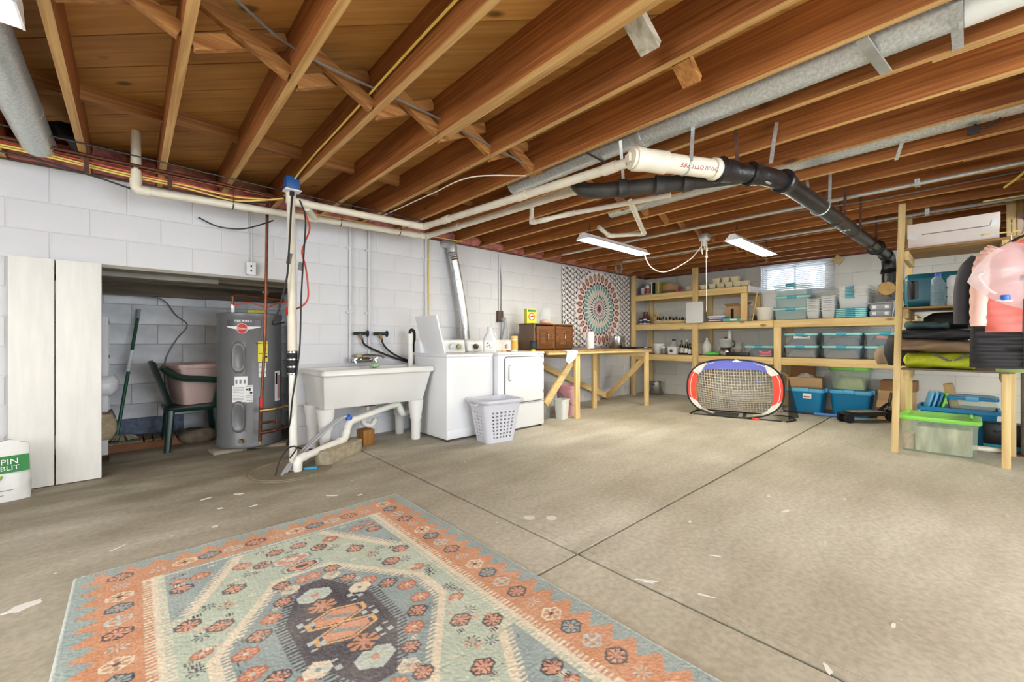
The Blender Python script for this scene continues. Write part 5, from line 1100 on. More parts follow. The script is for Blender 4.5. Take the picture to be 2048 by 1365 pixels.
# ---------------------------------------------------------------- top shelf
lathe_thing('canister', 'clear-bodied canister with white lid at the corner of the top shelf', 'canister', (7.25, 4.24, Z3), [('body', mat('grey_white_tin', (200, 198, 194), .5), [(.038, 0), (.04, .004), (.04, .125)]), ('lid', M_whitep, [(.042, .125), (.042, .145), (.038, .15)])])
lathe_thing('canister', 'red labelled canister with white lid on the top shelf', 'canister', (7.22, 4.12, Z3), [('body', M_paper, [(.042, 0), (.044, .004), (.044, .15)]), ('lid', M_whitep, [(.047, .15), (.047, .172), (.042, .178)]), ('label', mat('red_label', (170, 60, 62), .5), [(.0445, .03), (.0445, .13)])])
for i, (y, w, c1, c2, lb) in enumerate(((4.02, .06, (226, 226, 214), (40, 52, 34), 'narrow white and dark green carton on the top shelf'), (3.89, .075, (214, 200, 150), (150, 156, 60), 'wider olive and cream carton on the top shelf'))):
    t = thing('cereal_box', lb, 'box', (7.27, y, Z3), -.35); MB().box(-.09, .09, -w / 2, w / 2, 0, .235).build('carton', mat('carton_a%d' % i, c1, .6), t, bevel=.002)
    MB().box(-.07, .07, -w / 2 - .001, -w / 2, .01, .225).build('print', mat('carton_b%d' % i, c2, .6), t, smooth=0); MB().box(-.0915, -.0895, -w * .3, w * .3, .03, .2).build('spine_print', mat('carton_b0', (40, 52, 34), .6) if i == 0 else mat('carton_c', (190, 160, 110), .6), t, smooth=0)
carton('cardboard_box', 'low cardboard box under another on the top shelf', 'box', (7.27, 3.70, Z3), .18, .20, .06, M_cardd, -.3); carton('cardboard_box', 'tan cardboard box stacked upon the low one on the top shelf', 'box', (7.27, 3.70, Z3 + .061), .18, .205, .11, M_card, -.3)
t = thing('toy_set', 'small pink toy tray on the top shelf', 'toy', (7.2, 3.48, Z3)); MB().box(-.05, .05, -.09, .09, 0, .012).build('tray', mat('pink_toy', (226, 96, 136), .5), t, bevel=.004)
for y in (-.06, 0, .06): MB().lathe([(.02, .012), (.026, .04), (.02, .045)], 12, (0, y, 0)).build('cup', mat('pink_toy', (226, 96, 136), .5), t)
M_pulp = mat('cream_pulp', (226, 216, 184), .9, var=.06, scale=30)
def berry(lb, loc, rz=0.0, tilt=None):
    t = thing('berry_basket', lb, 'basket', loc, rz, 'cream berry baskets on the top shelf')
    MB().loft([rrect(.09, .09, .01, 2, 0), rrect(.12, .12, .012, 2, .072), rrect(.126, .126, .012, 2, .072), rrect(.126, .126, .012, 2, .082), rrect(.112, .112, .01, 2, .082), rrect(.085, .085, .01, 2, .006)]).build('shell', M_pulp, t, smooth=30)
    for k in range(5):
        for s in (-1, 1): MB().beam((s * .0465, -.036 + .018 * k, .004), (s * .061, -.048 + .024 * k, .072), .006, .006, (s, 0, 0)).build('rib', M_pulp, t, smooth=0)
    if tilt: t.rotation_euler = tilt
    return t
berry('upright cream berry basket beside the centre shelf post', (7.2, 3.30, Z3)); berry('tilted cream berry basket leaning on another by the post', (7.2, 3.26, Z3 + .10), .3, (.75, 0, .3))
names = ['first', 'second', 'third', 'fourth', 'fifth', 'sixth']
for k, y in enumerate((3.04, 2.895, 2.765, 2.635, 2.51, 2.40)): berry('%s berry basket in the bottom row, counted from the centre post' % names[k], (7.16, y, Z3))
for k, y in enumerate((2.83, 2.69, 2.55)): berry('%s berry basket in the top row, counted from the centre post' % names[k], (7.16, y, Z3 + .083))
# ---------------------------------------------------------------- middle shelf, over the rail
t = lathe_thing('ceramic_jug', 'dark red ceramic jug at the corner of the middle shelf', 'jug', (7.32, 4.22, Z2), [('body', mat('dark_red_glaze', (110, 52, 40), .3, var=.4, scale=30), [(.05, 0), (.07, .05), (.07, .14), (.045, .19), (.05, .235), (.055, .24)])])
for i, (x, y, h) in enumerate(((7.15, 4.22, .11), (7.13, 4.13, .12), (7.24, 4.12, .10), (7.13, 4.04, .04))):
    if i == 3: continue
    lathe_thing('supplement_jar', ['white jar with dark label nearest the corner post', 'white jar with black cap second from the corner post', 'white jar with black cap behind the two front jars'][i], 'jar', (x, y, Z2), [('body', M_whitep, [(.034, 0), (.036, .004), (.036, h * .75), (.028, h * .8)]), ('label', mat('navy_label', (52, 58, 84), .6), [(.0365, .02), (.0365, h * .6)]), ('cap', M_black, [(.03, h * .8), (.03, h), (.026, h + .004)])])
t = thing('wooden_plaque', 'wooden plaque with a cut-out moon on the middle shelf', 'plaque', (7.33, 4.02, Z2), -.3); MB().box(-.01, .01, -.06, .06, 0, .23).build('board', M_pineZ, t, bevel=.003)
MB().lathe([(.018, 0), (.018, .002)], 16, (-.0105, .0, .17), M=Matrix.Rotation(-PI / 2, 3, 'Y')).build('moon', M_ink, t); MB().lathe([(.015, 0), (.015, .0025)], 16, (-.0108, -.01, .176), M=Matrix.Rotation(-PI / 2, 3, 'Y')).build('moon_overlay', M_pineZ, t)  # pine disc laid over the dark one leaves a crescent
t = thing('bottle_tray', 'low wooden tray for small bottles on the middle shelf', 'tray', (7.20, 3.60, Z2)); MB().box(-.07, .07, -.34, .34, 0, .008).build('base', M_pineY, t)
for q in ((-.07, -.06, -.34, .34), (.06, .07, -.34, .34), (-.06, .06, -.34, -.33), (-.06, .06, .33, .34)): MB().box(*q, .008, .05).build('side', M_pineY, t, bevel=.002)
M_amber = mat('dark_amber_glass', (44, 28, 20), .15)
def dropper(lb, x, y, h, r=.014):
    t = lathe_thing('dropper_bottle', lb, 'bottle', (x, y, Z2 + .008), [('glass', M_amber, [(r, 0), (r * 1.05, .003), (r * 1.05, h * .62), (r * .5, h * .72)]), ('cap', M_black, [(r * .75, h * .7), (r * .75, h), (r * .65, h + .002)]), ('label', M_paper, [(r * 1.07, h * .12), (r * 1.07, h * .52)])], 'small dark oil bottles in the wooden tray', 12)
ORD = 'first second third fourth fifth sixth seventh eighth ninth tenth eleventh twelfth thirteenth fourteenth'.split()
rnd = random.Random(5); ys = [3.90, 3.86, 3.82, 3.78, 3.73, 3.64, 3.58, 3.53, 3.48, 3.44, 3.40, 3.36, 3.32, 3.29]
hs = [.13, .12, .10, .13, .10, .12, .08, .08, .085, .085, .08, .09, .10, .13]
for k, y in enumerate(ys): dropper('dark oil bottle in the front row of the wooden tray, %s from the plaque' % ORD[k], 7.17, y, hs[k])
for k in range(10): dropper('dark oil bottle in the rear row of the wooden tray, %s from the plaque' % ORD[k], 7.23, 3.88 - .062 * k, rnd.uniform(.09, .12))
t = thing('flat_white_box', 'flat white square plastic box fixed on the centre shelf post', 'panel', (7.025, 3.14, 1.50)); MB().loft([[(0, y, z) for y, z, _ in rrect(.285, .36, .02, 4)], [(-.035, y, z) for y, z, _ in rrect(.28, .355, .02, 4)]]).build('case', M_whitep, t, bevel=.006)
MB().box(-.004, .012, -.04, .04, -.05, .05).build('bracket', M_grey, t)
for i, (z, c, lb) in enumerate(((0, (110, 70, 120), 'purple board game box on the middle shelf beside the white panel'), (.035, (70, 92, 160), 'blue board game box lying on the purple one'), (.07, (196, 200, 206), 'thin white game box on top of the blue one'))):
    t = thing('game_box', lb, 'box', (7.2, 2.83, Z2 + z), .1 * i - .1); MB().box(-.12, .12, -.13, .13, 0, .022).build('tray', mat('game%d' % i, c, .6), t, bevel=.002); MB().box(-.122, .122, -.132, .132, .01, .034 if i < 2 else .024).build('lid', mat('game%dl' % i, tuple(min(255, v + 20) for v in c), .6), t, bevel=.002); MB().box(-.1235, -.1215, -.1, .1, .014, .028).build('print', mat('game_print', (226, 220, 214), .6), t, smooth=0)
t = thing('game_box', 'long flat turquoise box on the middle shelf', 'box', (7.16, 2.56, Z2), 0); MB().box(-.09, .09, -.15, .15, 0, .045).build('tray', mat('turquoise_box', (92, 176, 168), .6), t, bevel=.002); MB().box(-.092, -.09, -.06, .04, .01, .035).build('print', M_paper, t, smooth=0)
t = thing('cardboard_box', 'open cardboard box with dark items on the middle shelf', 'box', (7.42, 2.62, Z2), -.2)
for q in ((-.09, -.085, -.13, .13), (.085, .09, -.13, .13), (-.085, .085, -.13, -.125), (-.085, .085, .125, .13)): MB().box(*q, 0, .26).build('panel', M_card, t, smooth=0)
MB().box(-.085, .085, -.125, .125, 0, .004).build('base', M_card, t, smooth=0); MB().obox((-.12, 0, .275), (.09, .25, .004), (0, .5, 0)).build('flap', M_card, t, smooth=0); MB().obox((0, -.17, .29), (.16, .1, .004), (-.4, 0, 0)).build('flap', M_card, t, smooth=0)
MB().box(-.0915, -.0895, .0, .05, .03, .22).build('print', M_ink, t, smooth=0)
lathe_thing('bowl', 'dark brown bowl on the middle shelf by the short post', 'bowl', (7.3, 2.27, Z2), [('body', mat('dark_brown_bowl', (72, 58, 44), .5), [(.04, 0), (.05, .004), (.085, .06), (.09, .085), (.086, .085), (.08, .06), (.04, .012)])], n=24)
t = lathe_thing('bucket', 'white lidded bucket on the middle shelf beside the tote stack', 'bucket', (7.18, 2.13, Z2), [('body', mat('offwhite_bucket', (224, 220, 208), .45), [(.105, 0), (.108, .005), (.122, .165)]), ('lid', mat('offwhite_bucket', (224, 220, 208), .45), [(.128, .165), (.13, .17), (.13, .19), (.12, .2), (.118, .192)])], n=28)
MB().tube(bez([(-.03, -.125, .15), (-.08, -.12, .08), (-.05, -.13, .0 + .04), (.02, -.13, .06), (.03, -.125, .14)], 4), .004, 6).build('bail', M_grey, t)
t = thing('foam_cooler', 'tall white bin standing against the wall behind the bucket', 'bin', (7.50, 2.13, Z2)); MB().loft([rrect(.2, .2, .03, 4, 0), rrect(.22, .22, .03, 4, .44)]).build('body', M_whitep, t, smooth=40); MB().box(-.12, .12, -.12, .12, .44, .475).build('lid', M_whitep, t, bevel=.008)
t = thing('wooden_dowel', 'thin wooden stick leaning from the short post to the top shelf end', 'stick', (7.1, 2.25, Z2)); MB().tube([(.02, .04, .0), (.05, -.0, .30), (.05, -.03, .53)], .006, 8).build('stick', M_pineZ, t); MB().tube([(.018, .042, .0), (.02, .04, .01)], .0065, 8).build('tip', M_grey, t)
grp = 'clear totes with teal lids stacked under the window'
for k, (lb, z, dy) in enumerate((('bottom clear tote of the three stacked under the window', 0, .0), ('middle clear tote of the three stacked under the window', .175, -.02), ('top clear tote of the three stacked under the window', .35, .0))):
    crate('storage_tote', lb, 'tote', (7.30, 1.79 + dy, Z2 + z), .44, .34, .174, M_cleart, M_teal if k < 2 else M_cleart, M_teald, 0, mat('pale_cloth', (208, 206, 200), .9, var=.1), .3, .88, grp)
for st, (y, n) in enumerate(((1.50, 6), (1.33, 7))):
    for k in range(n):
        lb = '%s clear shoebox of the %s nested stack, counted upward' % (['lowest', 'second', 'third', 'fourth', 'fifth', 'sixth', 'seventh'][k], ['shorter', 'taller'][st])
        t = thing('shoebox_bin', lb, 'bin', (7.20, y, Z2 + .031 * k + (.0 if k == 0 else .012)), 0, 'clear shoebox bins nested in stacks')
        MB().loft([rrect(.26, .125, .015, 3, 0.001), rrect(.30, .155, .02, 3, .10), rrect(.315, .17, .02, 3, .102), rrect(.315, .17, .02, 3, .112)], True, False).build('body', M_clear, t, smooth=40)
        MB().tube([(-.16, -.045, .104), (-.165, 0, .106), (-.16, .045, .104)], .004, 6).build('handle', M_grey, t)
for k in range(4):
    t = thing('nested_bin', '%s of the big clear bins with teal handles nested beside the shoeboxes' % ['lowest', 'second', 'third', 'topmost'][k], 'bin', (7.36, 1.07, Z2 + .13 + .042 * k), 0, 'big clear bins nested on teal lids')
    MB().loft([rrect(.42, .29, .03, 4, 0.001), rrect(.47, .335, .04, 4, .155), rrect(.49, .35, .04, 4, .157), rrect(.49, .35, .04, 4, .17)], True, False).build('body', M_clear, t, smooth=40)
    MB().box(-.262, -.24, -.01, .08, .13, .165).build('handle', M_teald, t, bevel=.006)
for k in range(5):
    t = thing('tote_lid', '%s pale teal lid of the lid stack under the nested bins' % ['lowest', 'second', 'third', 'fourth', 'topmost'][k], 'lid', (7.30, 1.09, Z2 + .025 * k), 0, 'teal lids stacked on the middle shelf')
    MB().loft([rrect(.43, .31, .03, 4, 0), rrect(.45, .33, .035, 4, .006), rrect(.45, .33, .035, 4, .018), rrect(.43, .31, .03, 4, .023)]).build('panel', M_teal, t, smooth=40); MB().box(-.232, -.222, -.05, .05, .002, .02).build('latch', M_teald, t, bevel=.003)
for k, (dx, z, lb) in enumerate(((0, 0, 'lower grey plastic organiser beside the teal lids'), (.02, .085, 'upper grey plastic organiser beside the teal lids'))):
    t = thing('organiser_case', lb, 'case', (7.26 + dx, .80, Z2 + z), .05); MB().loft([rrect(.26, .20, .02, 3, 0), rrect(.28, .22, .025, 3, .02), rrect(.28, .22, .025, 3, .07), rrect(.25, .19, .02, 3, .083)]).build('case', M_grey, t, smooth=40)
    for y in (-.06, .06): MB().box(-.144, -.138, y - .02, y + .02, .02, .06).build('latch', M_whitep, t, bevel=.002)
tag(MB().loft([rrect(.25, .26, .03, 4, 0), rrect(.27, .28, .035, 4, .008), rrect(.25, .26, .03, 4, .014)]).build('white_tray', M_whitep, smooth=40, loc=(7.27, .83, Z2 + .1685)), 'thin white tray lying on the grey organisers', 'tray')
t = thing('wire_easel', 'small white wire easel at the end of the middle shelf', 'easel', (7.14, .64, Z2))
for a, b_ in (((0, .04, 0), (.04, .01, .22)), ((0, -.04, 0), (.04, -.01, .22)), ((.12, 0, 0), (.04, 0, .22))): MB().tube([a, b_], .004, 6).build('wire', M_whitep, t)
tag(MB().grid(lambda u, v: (7.44 + .2 * u, .50 + .4 * v, Z2 + .003 + .24 * math.sin(u * PI) ** .6 * math.sin(v * PI) ** .5 + .012 * math.sin(14 * u + 9 * v)), 14, 16).build('plastic_sheet', mat('milky_film', (214, 212, 206), .3, alpha=.7), smooth=60), 'crumpled milky plastic sheeting at the back of the middle shelf', 'plastic sheet')
# ---------------------------------------------------------------- low shelf
M_pres = [mat('preserve%d' % i, c, .3) for i, c in enumerate(((150, 60, 30), (190, 110, 60), (120, 40, 30), (200, 150, 90)))]
for k, (x, y) in enumerate(((7.14, 4.22), (7.13, 4.12), (7.14, 4.03), (7.22, 4.17))):
    lathe_thing('preserve_jar', ['mason jar of red preserves nearest the corner post', 'mason jar of orange preserves second from the corner', 'mason jar of dark preserves beside the white tub', 'mason jar of amber preserves behind the others'][k], 'jar', (x, y, Z1), [('glass', M_glass, [(.036, 0), (.04, .006), (.04, .09), (.032, .105), (.032, .115)]), ('contents', M_pres[k], [(.034, .006), (.036, .01), (.036, .085), (.028, .098)]), ('lid', M_steel if k % 2 else M_black, [(.035, .108), (.036, .112), (.036, .122), (.033, .126)])])
lathe_thing('tub', 'white plastic tub on the low shelf by the preserve jars', 'tub', (7.22, 3.90, Z1), [('body', M_whitep, [(.08, 0), (.083, .004), (.098, .165)]), ('lid', M_whitep, [(.104, .165), (.105, .17), (.105, .185), (.095, .19)])], n=26)
lathe_thing('seasoning_jar', 'small clear jar with dark contents before the white tub', 'jar', (7.11, 3.755, Z1), [('glass', M_glass, [(.038, 0), (.04, .005), (.04, .10), (.034, .115)]), ('contents', mat('dark_spice', (60, 50, 44), .8), [(.035, .005), (.037, .085)]), ('lid', M_whitep, [(.037, .115), (.038, .12), (.038, .135), (.034, .138)])])
t = thing('square_tub', 'square white tub with dark round print on the low shelf', 'tub', (7.14, 3.58, Z1)); MB().loft([rrect(.14, .15, .025, 4, 0), rrect(.16, .175, .03, 4, .115), rrect(.17, .185, .03, 4, .117), rrect(.17, .185, .03, 4, .135)]).build('body', M_whitep, t, smooth=40); MB().lathe([(.028, 0), (.028, .002)], 18, (-.0805, 0, .06), M=Matrix.Rotation(-PI / 2, 3, 'Y')).build('print', mat('brown_print', (70, 54, 44), .6), t)
lathe_thing('glass_jug', 'clear glass jug with black cap behind the square tub', 'jug', (7.32, 3.66, Z1), [('glass', M_glass, [(.06, 0), (.065, .01), (.065, .14), (.03, .2), (.025, .24)]), ('cap', M_black, [(.03, .24), (.03, .265), (.026, .268)])])
t = lathe_thing('oil_bottle', 'tall dark bottle with black cap beside the square tub', 'bottle', (7.13, 3.42, Z1), [('glass', mat('dark_green_glass', (24, 26, 18), .12), [(.028, 0), (.03, .005), (.03, .15), (.012, .19), (.012, .23)]), ('cap', M_black, [(.015, .215), (.015, .25)]), ('label', mat('cream_label', (206, 200, 176), .7), [(.0305, .03), (.0305, .12)])])
lathe_thing('oil_bottle', 'tall dark bottle with pale cap beside the centre post', 'bottle', (7.15, 3.345, Z1), [('glass', mat('dark_green_glass', (24, 26, 18), .12), [(.03, 0), (.032, .005), (.032, .15), (.013, .195), (.013, .23)]), ('cap', mat('cream_cap', (220, 206, 180), .6), [(.016, .22), (.016, .255), (.012, .258)]), ('label', M_paper, [(.0325, .03), (.0325, .11)])])
lathe_thing('oil_bottle', 'shorter dark bottle with white label before the centre post', 'bottle', (7.12, 3.275, Z1), [('glass', mat('brown_glass', (40, 26, 16), .12), [(.027, 0), (.029, .005), (.029, .12), (.013, .15), (.013, .17)]), ('cap', M_black, [(.016, .165), (.016, .19)]), ('label', M_paper, [(.0295, .02), (.0295, .09)])])
lathe_thing('dark_jar', 'brown jar with label between the tub and the dark bottles', 'jar', (7.24, 3.49, Z1), [('glass', mat('brown_glass', (40, 26, 16), .12), [(.04, 0), (.043, .006), (.043, .13), (.036, .15)]), ('lid', mat('tan_lid', (190, 170, 110), .5), [(.04, .15), (.041, .155), (.041, .175)]), ('label', mat('cream_label', (206, 200, 176), .7), [(.0435, .03), (.0435, .11)])])
t = lathe_thing('water_jug', 'translucent gallon water jug half full by the centre post', 'jug', (7.20, 3.02, Z1), [('bottle', M_clear, [(.068, 0), (.074, .008), (.074, .15), (.05, .21), (.02, .25), (.018, .27)]), ('water', mat('tea_water', (190, 160, 110), .2, alpha=.7), [(.066, .005), (.07, .01), (.07, .10), (.068, .102)]), ('cap', M_whitep, [(.021, .268), (.021, .285)])], n=22)
MB().tube(bez([(-.03, -.03, .23), (-.06, -.05, .22), (-.075, -.055, .17), (-.06, -.05, .12)], 4), .009, 8).build('handle', M_clear, t)
t = thing('food_processor', 'food processor with clear bowl and steel base on the low shelf', 'food processor', (7.22, 2.72, Z1)); MB().loft([rrect(.18, .2, .06, 5, 0), rrect(.19, .21, .07, 5, .05), rrect(.15, .16, .07, 5, .10)]).build('base', M_steel, t, smooth=40); MB().lathe([(.076, .10), (.08, .105), (.08, .12), (.07, .125)], 24).build('collar', M_black, t); MB().lathe([(.08, .125), (.095, .135), (.10, .24), (.10, .25)], 28, cap1=False).build('bowl', M_glass, t); MB().lathe([(.101, .248), (.101, .258), (.08, .268), (.02, .28)], 28).build('bowl_lid', M_clear, t); MB().lathe([(.02, .28), (.02, .30), (.014, .305)], 14).build('knob', M_black, t); MB().tube([(.0, -.06, .265), (.0, -.06, .40)], .028, 14).build('feed_chute', M_clear, t); MB().tube(bez([(-.02, -.10, .24), (-.02, -.14, .22), (-.02, -.14, .16), (-.02, -.1, .14)], 4), .01, 8).build('handle', M_black, t)
cloth('dish_cloth', 'bright green cloth crumpled on the low shelf', (7.12, 2.89, Z1), (.14, .22, .05), mat('bright_green_cloth', (92, 190, 84), .9), 3, 'cloth')
t = thing('appliance_tray', 'flat black appliance with a looped cable on the low shelf', 'appliance', (7.16, 2.50, Z1)); MB().box(-.1, .1, -.17, .17, 0, .055).build('case', M_black, t, bevel=.008); MB().box(-.06, .06, -.1, .1, .055, .06).build('pad', mat('dark_grey_pad', (60, 60, 62), .7), t)
MB().tube(bez([(0, -.15, .06), (-.02, -.2, .12), (0, -.14, .15), (.02, -.08, .12), (0, -.16, .07), (-.05, -.22, .02)], 5), .005, 6).build('cable', M_cord_k, t)
lathe_thing('glass_jar', 'clear jar with rosy contents behind the black appliance', 'jar', (7.40, 2.60, Z1), [('glass', M_glass, [(.06, 0), (.064, .006), (.064, .17), (.05, .19)]), ('contents', mat('rosy_contents', (190, 150, 136), .8), [(.055, .005), (.058, .10)]), ('lid', M_clear, [(.058, .188), (.06, .194), (.06, .21)])])
M_cA = mat('grey_cloth_fill', (86, 90, 104), .9, var=.2, scale=14); M_cB = mat('dark_blue_fill', (56, 62, 82), .9, var=.25, scale=14); M_cC = mat('beige_fill', (150, 138, 122), .9, var=.2, scale=14)
t = crate('storage_tote', 'single clear tote with pink cloth left of the middle low post', 'tote', (7.27, 2.20, Z1), .40, .33, .165, M_smoke, M_teal, M_teald, 0, M_cB, .85, .9)
MB().grid(lambda u, v: (-.155 + .012 * math.sin(6 * u), -.17 + .16 * v, .006 + .09 * u * (1 - .3 * math.sin(v * 3))), 5, 7).build('pink_cloth', mat('pink_cloth', (228, 120, 132), .9), t, smooth=60)
tag(MB().lathe([(.02, 0), (.1, .01), (.11, .03), (.02, .04)], 24, M=Matrix.Rotation(-PI / 2 + .2, 3, 'Y') @ Matrix.Rotation(0, 3, 'X')).build('round_tray', mat('dark_round_tray', (62, 58, 54), .5), loc=(7.45, 1.84, Z1 + .112)), 'round dark tray leaning behind the middle low post', 'tray')
for c, (y, w, nm) in enumerate(((1.66, .40, 'first column'), (1.19, .42, 'second column'), (.745, .40, 'third column'))):
    for r_ in range(2):
        f = [[M_cC, M_cA], [M_cC, M_cA], [M_cA, M_cB]][c][r_]
        t = crate('storage_tote', '%s clear tote with teal lid in the %s right of the middle low post' % (['lower', 'upper'][r_], nm), 'tote', (7.28, y, Z1 + .176 * r_), w, .36, .174, M_smoke, M_teal, M_teald, 0, f, .8, .92, 'clear totes with teal lids on the low shelf')
        if r_ == 1 and c != 1: MB().grid(lambda u, v: (-.169 + .01 * math.sin(6 * u + 3 * v), -.12 + .2 * v, .09 + .05 * u * (1 - .5 * math.sin(v * 5))), 5, 8).build('cloth_fold', M_paper if c == 0 else mat('salmon_cloth', (214, 150, 134), .9), t, smooth=60)
# ---------------------------------------------------------------- on the floor under the shelves
t = crate('storage_bin', 'blue bin with pale blue lid under the shelves beside the goal', 'bin', (7.12, 1.575, 0), .42, .34, .36, M_blue, M_bluelid, M_bluelid, 0, mat('blue_fill', (24, 88, 124), .9), .5, .84, None, .016, .045, True, True); MB().box(-.168, -.165, -.08, .02, .22, .29).build('label', M_paper, t, smooth=0); MB().box(-.169, -.1675, -.07, .01, .235, .25).build('label_print', M_redink, t, smooth=0)
t = thing('cardboard_box', 'open cardboard box with plastic film on top of the blue bin', 'box', (7.14, 1.60, .361), .12)
for q in ((-.15, -.145, -.2, .2), (.145, .15, -.2, .2), (-.145, .145, -.2, -.195), (-.145, .145, .195, .2)): MB().box(*q, 0, .15).build('panel', M_cardd, t, smooth=0)
MB().box(-.145, .145, -.195, .195, 0, .004).build('base', M_cardd, t, smooth=0); MB().obox((-.19, .0, .085), (.004, .40, .145), (0, -.5, 0)).build('flap', M_card, t, smooth=0); MB().obox((0, -.26, .22), (.28, .16, .004), (-.8, 0, 0)).build('flap', M_cardd, t, smooth=0); MB().obox((.16, .05, .22), (.004, .3, .14), (0, .2, 0)).build('flap', M_cardd, t, smooth=0); MB().obox((0, .25, .18), (.25, .12, .004), (.7, 0, 0)).build('flap', M_card, t, smooth=0)
MB().grid(lambda u, v: ((u - .5) * .26, (v - .5) * .36, .06 + .14 * math.sin(u * PI) * math.sin(v * PI) + .015 * math.sin(20 * u) * math.sin(17 * v)), 14, 14).build('plastic_film', mat('crinkled_film', (200, 196, 190), .15, alpha=.6), t, smooth=60)
crate('storage_bin', 'blue bin with pale blue lid beneath the green-lidded bin', 'bin', (7.34, 1.11, 0), .44, .42, .355, M_blue, M_bluelid, M_bluelid, 0, mat('blue_fill', (24, 88, 124), .9), .5, .84, None, .016, .045, True, True)
crate('storage_bin', 'clear green bin with lime lid stacked on a blue bin', 'bin', (7.36, 1.13, .357), .41, .38, .315, M_limec, M_lime, M_lime, 0, mat('olive_paper_fill', (150, 160, 110), .9, var=.25, scale=12), .65, .86, None, .016, .04, True, True)
carton('cardboard_box', 'brown cardboard box at the bottom beside the scooter', 'box', (7.42, .66, 0), .3, .36, .20, M_card, 0, M_cardd); carton('cardboard_box', 'pale cardboard box in the middle of the stack by the scooter', 'box', (7.42, .66, .201), .3, .36, .17, M_card, .04, M_cardd); carton('cardboard_box', 'dark brown box on top of the stack by the scooter', 'box', (7.44, .64, .373), .28, .34, .13, M_cardd, -.03)
tag(MB().obox((7.22, .66, .2), (.012, .36, .1), (0, .5, 0)).build('cardboard_flap', M_card), 'bent cardboard flap leaning on the stack by the scooter', 'cardboard')
t = thing('blue_pole', 'blue and dark pole lying on the floor before the bins', 'pole', (6.95, 1.40, .02)); MB().tube([(-.02, .42, 0), (.0, .06, 0)], .014, 10).build('shaft', mat('dark_blue_shaft', (38, 44, 70), .5), t); MB().tube([(.0, .06, 0), (.02, -.34, 0)], .02, 10).build('grip', mat('sky_blue_grip', (84, 146, 216), .5), t); MB().tube([(-.055, .75, 0), (-.02, .42, 0)], .012, 10).build('white_shaft', mat('pale_blue_shaft', (176, 196, 220), .5), t)
# scooter
t = thing('kick_scooter', 'black folding electric scooter lying low by the shelf post', 'scooter', (6.82, .93, 0), -.62)
M_scoot = mat('black_scooter', (26, 26, 28), .38); sc_deck = MB().loft([[(x, y, .085) for x, y, _ in rrect(.46, .19, .07, 5, 0, .03)], [(x, y, .125) for x, y, _ in rrect(.52, .22, .09, 5, 0, .03)], [(x, y, .135) for x, y, _ in rrect(.48, .19, .08, 5, 0, .03)]]).build('deck', M_scoot, t, smooth=40)
MB().loft([rrect(.44, .17, .07, 5, .1352, .03), rrect(.43, .16, .07, 5, .139, .03)]).build('grip_pad', mat('grip_grey', (150, 148, 140), .8, var=.25, scale=5, stretch=(1, 14, 1)), sc_deck); MB().lathe([(.022, .139), (.022, .1398)], 14, (-.07, 0, 0)).build('round_print', mat('red_scooter_print', (190, 60, 50), .6), sc_deck); text('print', 'RAZOR', .034, M_paper, sc_deck, (.02, 0, .1395), (0, 0, 0)); text('print', 'RAZ', .036, M_paper, t, (.31, -.0265, .172), (PI / 2, -.6, 0))
for y in (-.05, .05): MB().lathe([(.03, -.02), (.058, -.018), (.06, 0), (.058, .018), (.03, .02)], 20, (-.24, y, .06), M=Matrix.Rotation(PI / 2, 3, 'X')).build('wheel', M_rubber, t)
MB().lathe([(.04, -.018), (.068, -.016), (.07, 0), (.068, .016), (.04, .018)], 20, (.40, 0, .07), M=Matrix.Rotation(PI / 2, 3, 'X')).build('wheel', M_rubber, t)
MB().beam((.22, 0, .11), (.38, 0, .22), .05, .04).build('neck', M_scoot, t, bevel=.006); MB().tube([(.37, 0, .19), (.42, .0, .36)], .018, 10).build('steering_tube', M_scoot, t); MB().beam((.36, .03, .21), (.40, .03, .07), .01, .03).build('fork', M_scoot, t); MB().box(-.3, -.18, -.06, .06, .10, .12).build('fender', M_scoot, t, bevel=.01)
# ---------------------------------------------------------------- window blinds
t = thing('window_blind', 'white slatted blind hanging over the high window', 'blind', (XB - .045, 1.85, 0)); M_slat = mat('white_slat', (236, 238, 242), .5)
MB().box(-.02, .02, -.49, .49, 2.215, 2.245).build('head_rail', M_slat, t, bevel=.003)
sm = MB().obox((0, 0, 0), (.027, .97, .0014), (0, .5, 0)).mesh('slat', smooth=0); sm.materials.append(M_slat)
for k in range(14): put('slat', sm, None, t, (0, 0, 2.195 - .0295 * k))
MB().box(-.012, .012, -.485, .485, 1.785, 1.80).build('bottom_rail', M_slat, t, bevel=.002)
for y in (-.33, .0, .33): MB().tube([(-.013, y, 1.79), (-.013, y, 2.22)], .0012, 5).build('ladder_cord', M_slat, t)
MB().box(.0, .03, .47, .49, 1.78, 2.25).build('side_trim', M_frame, t)
tag(MB().obox((7.60, 1.31, 2.20), (.03, .11, .11), (.6, 0, 0)).build('wood_scrap', M_pineX, bevel=.003), 'small square wood block nailed beside the blind', 'wood block')
# ---------------------------------------------------------------- pop-up goal
t = thing('goal_net', 'pop-up goal with red, white and blue border and white net', 'goal', (5.89, 2.135, 0), math.atan2(1.50 - 2.70, 6.12 - 5.80))
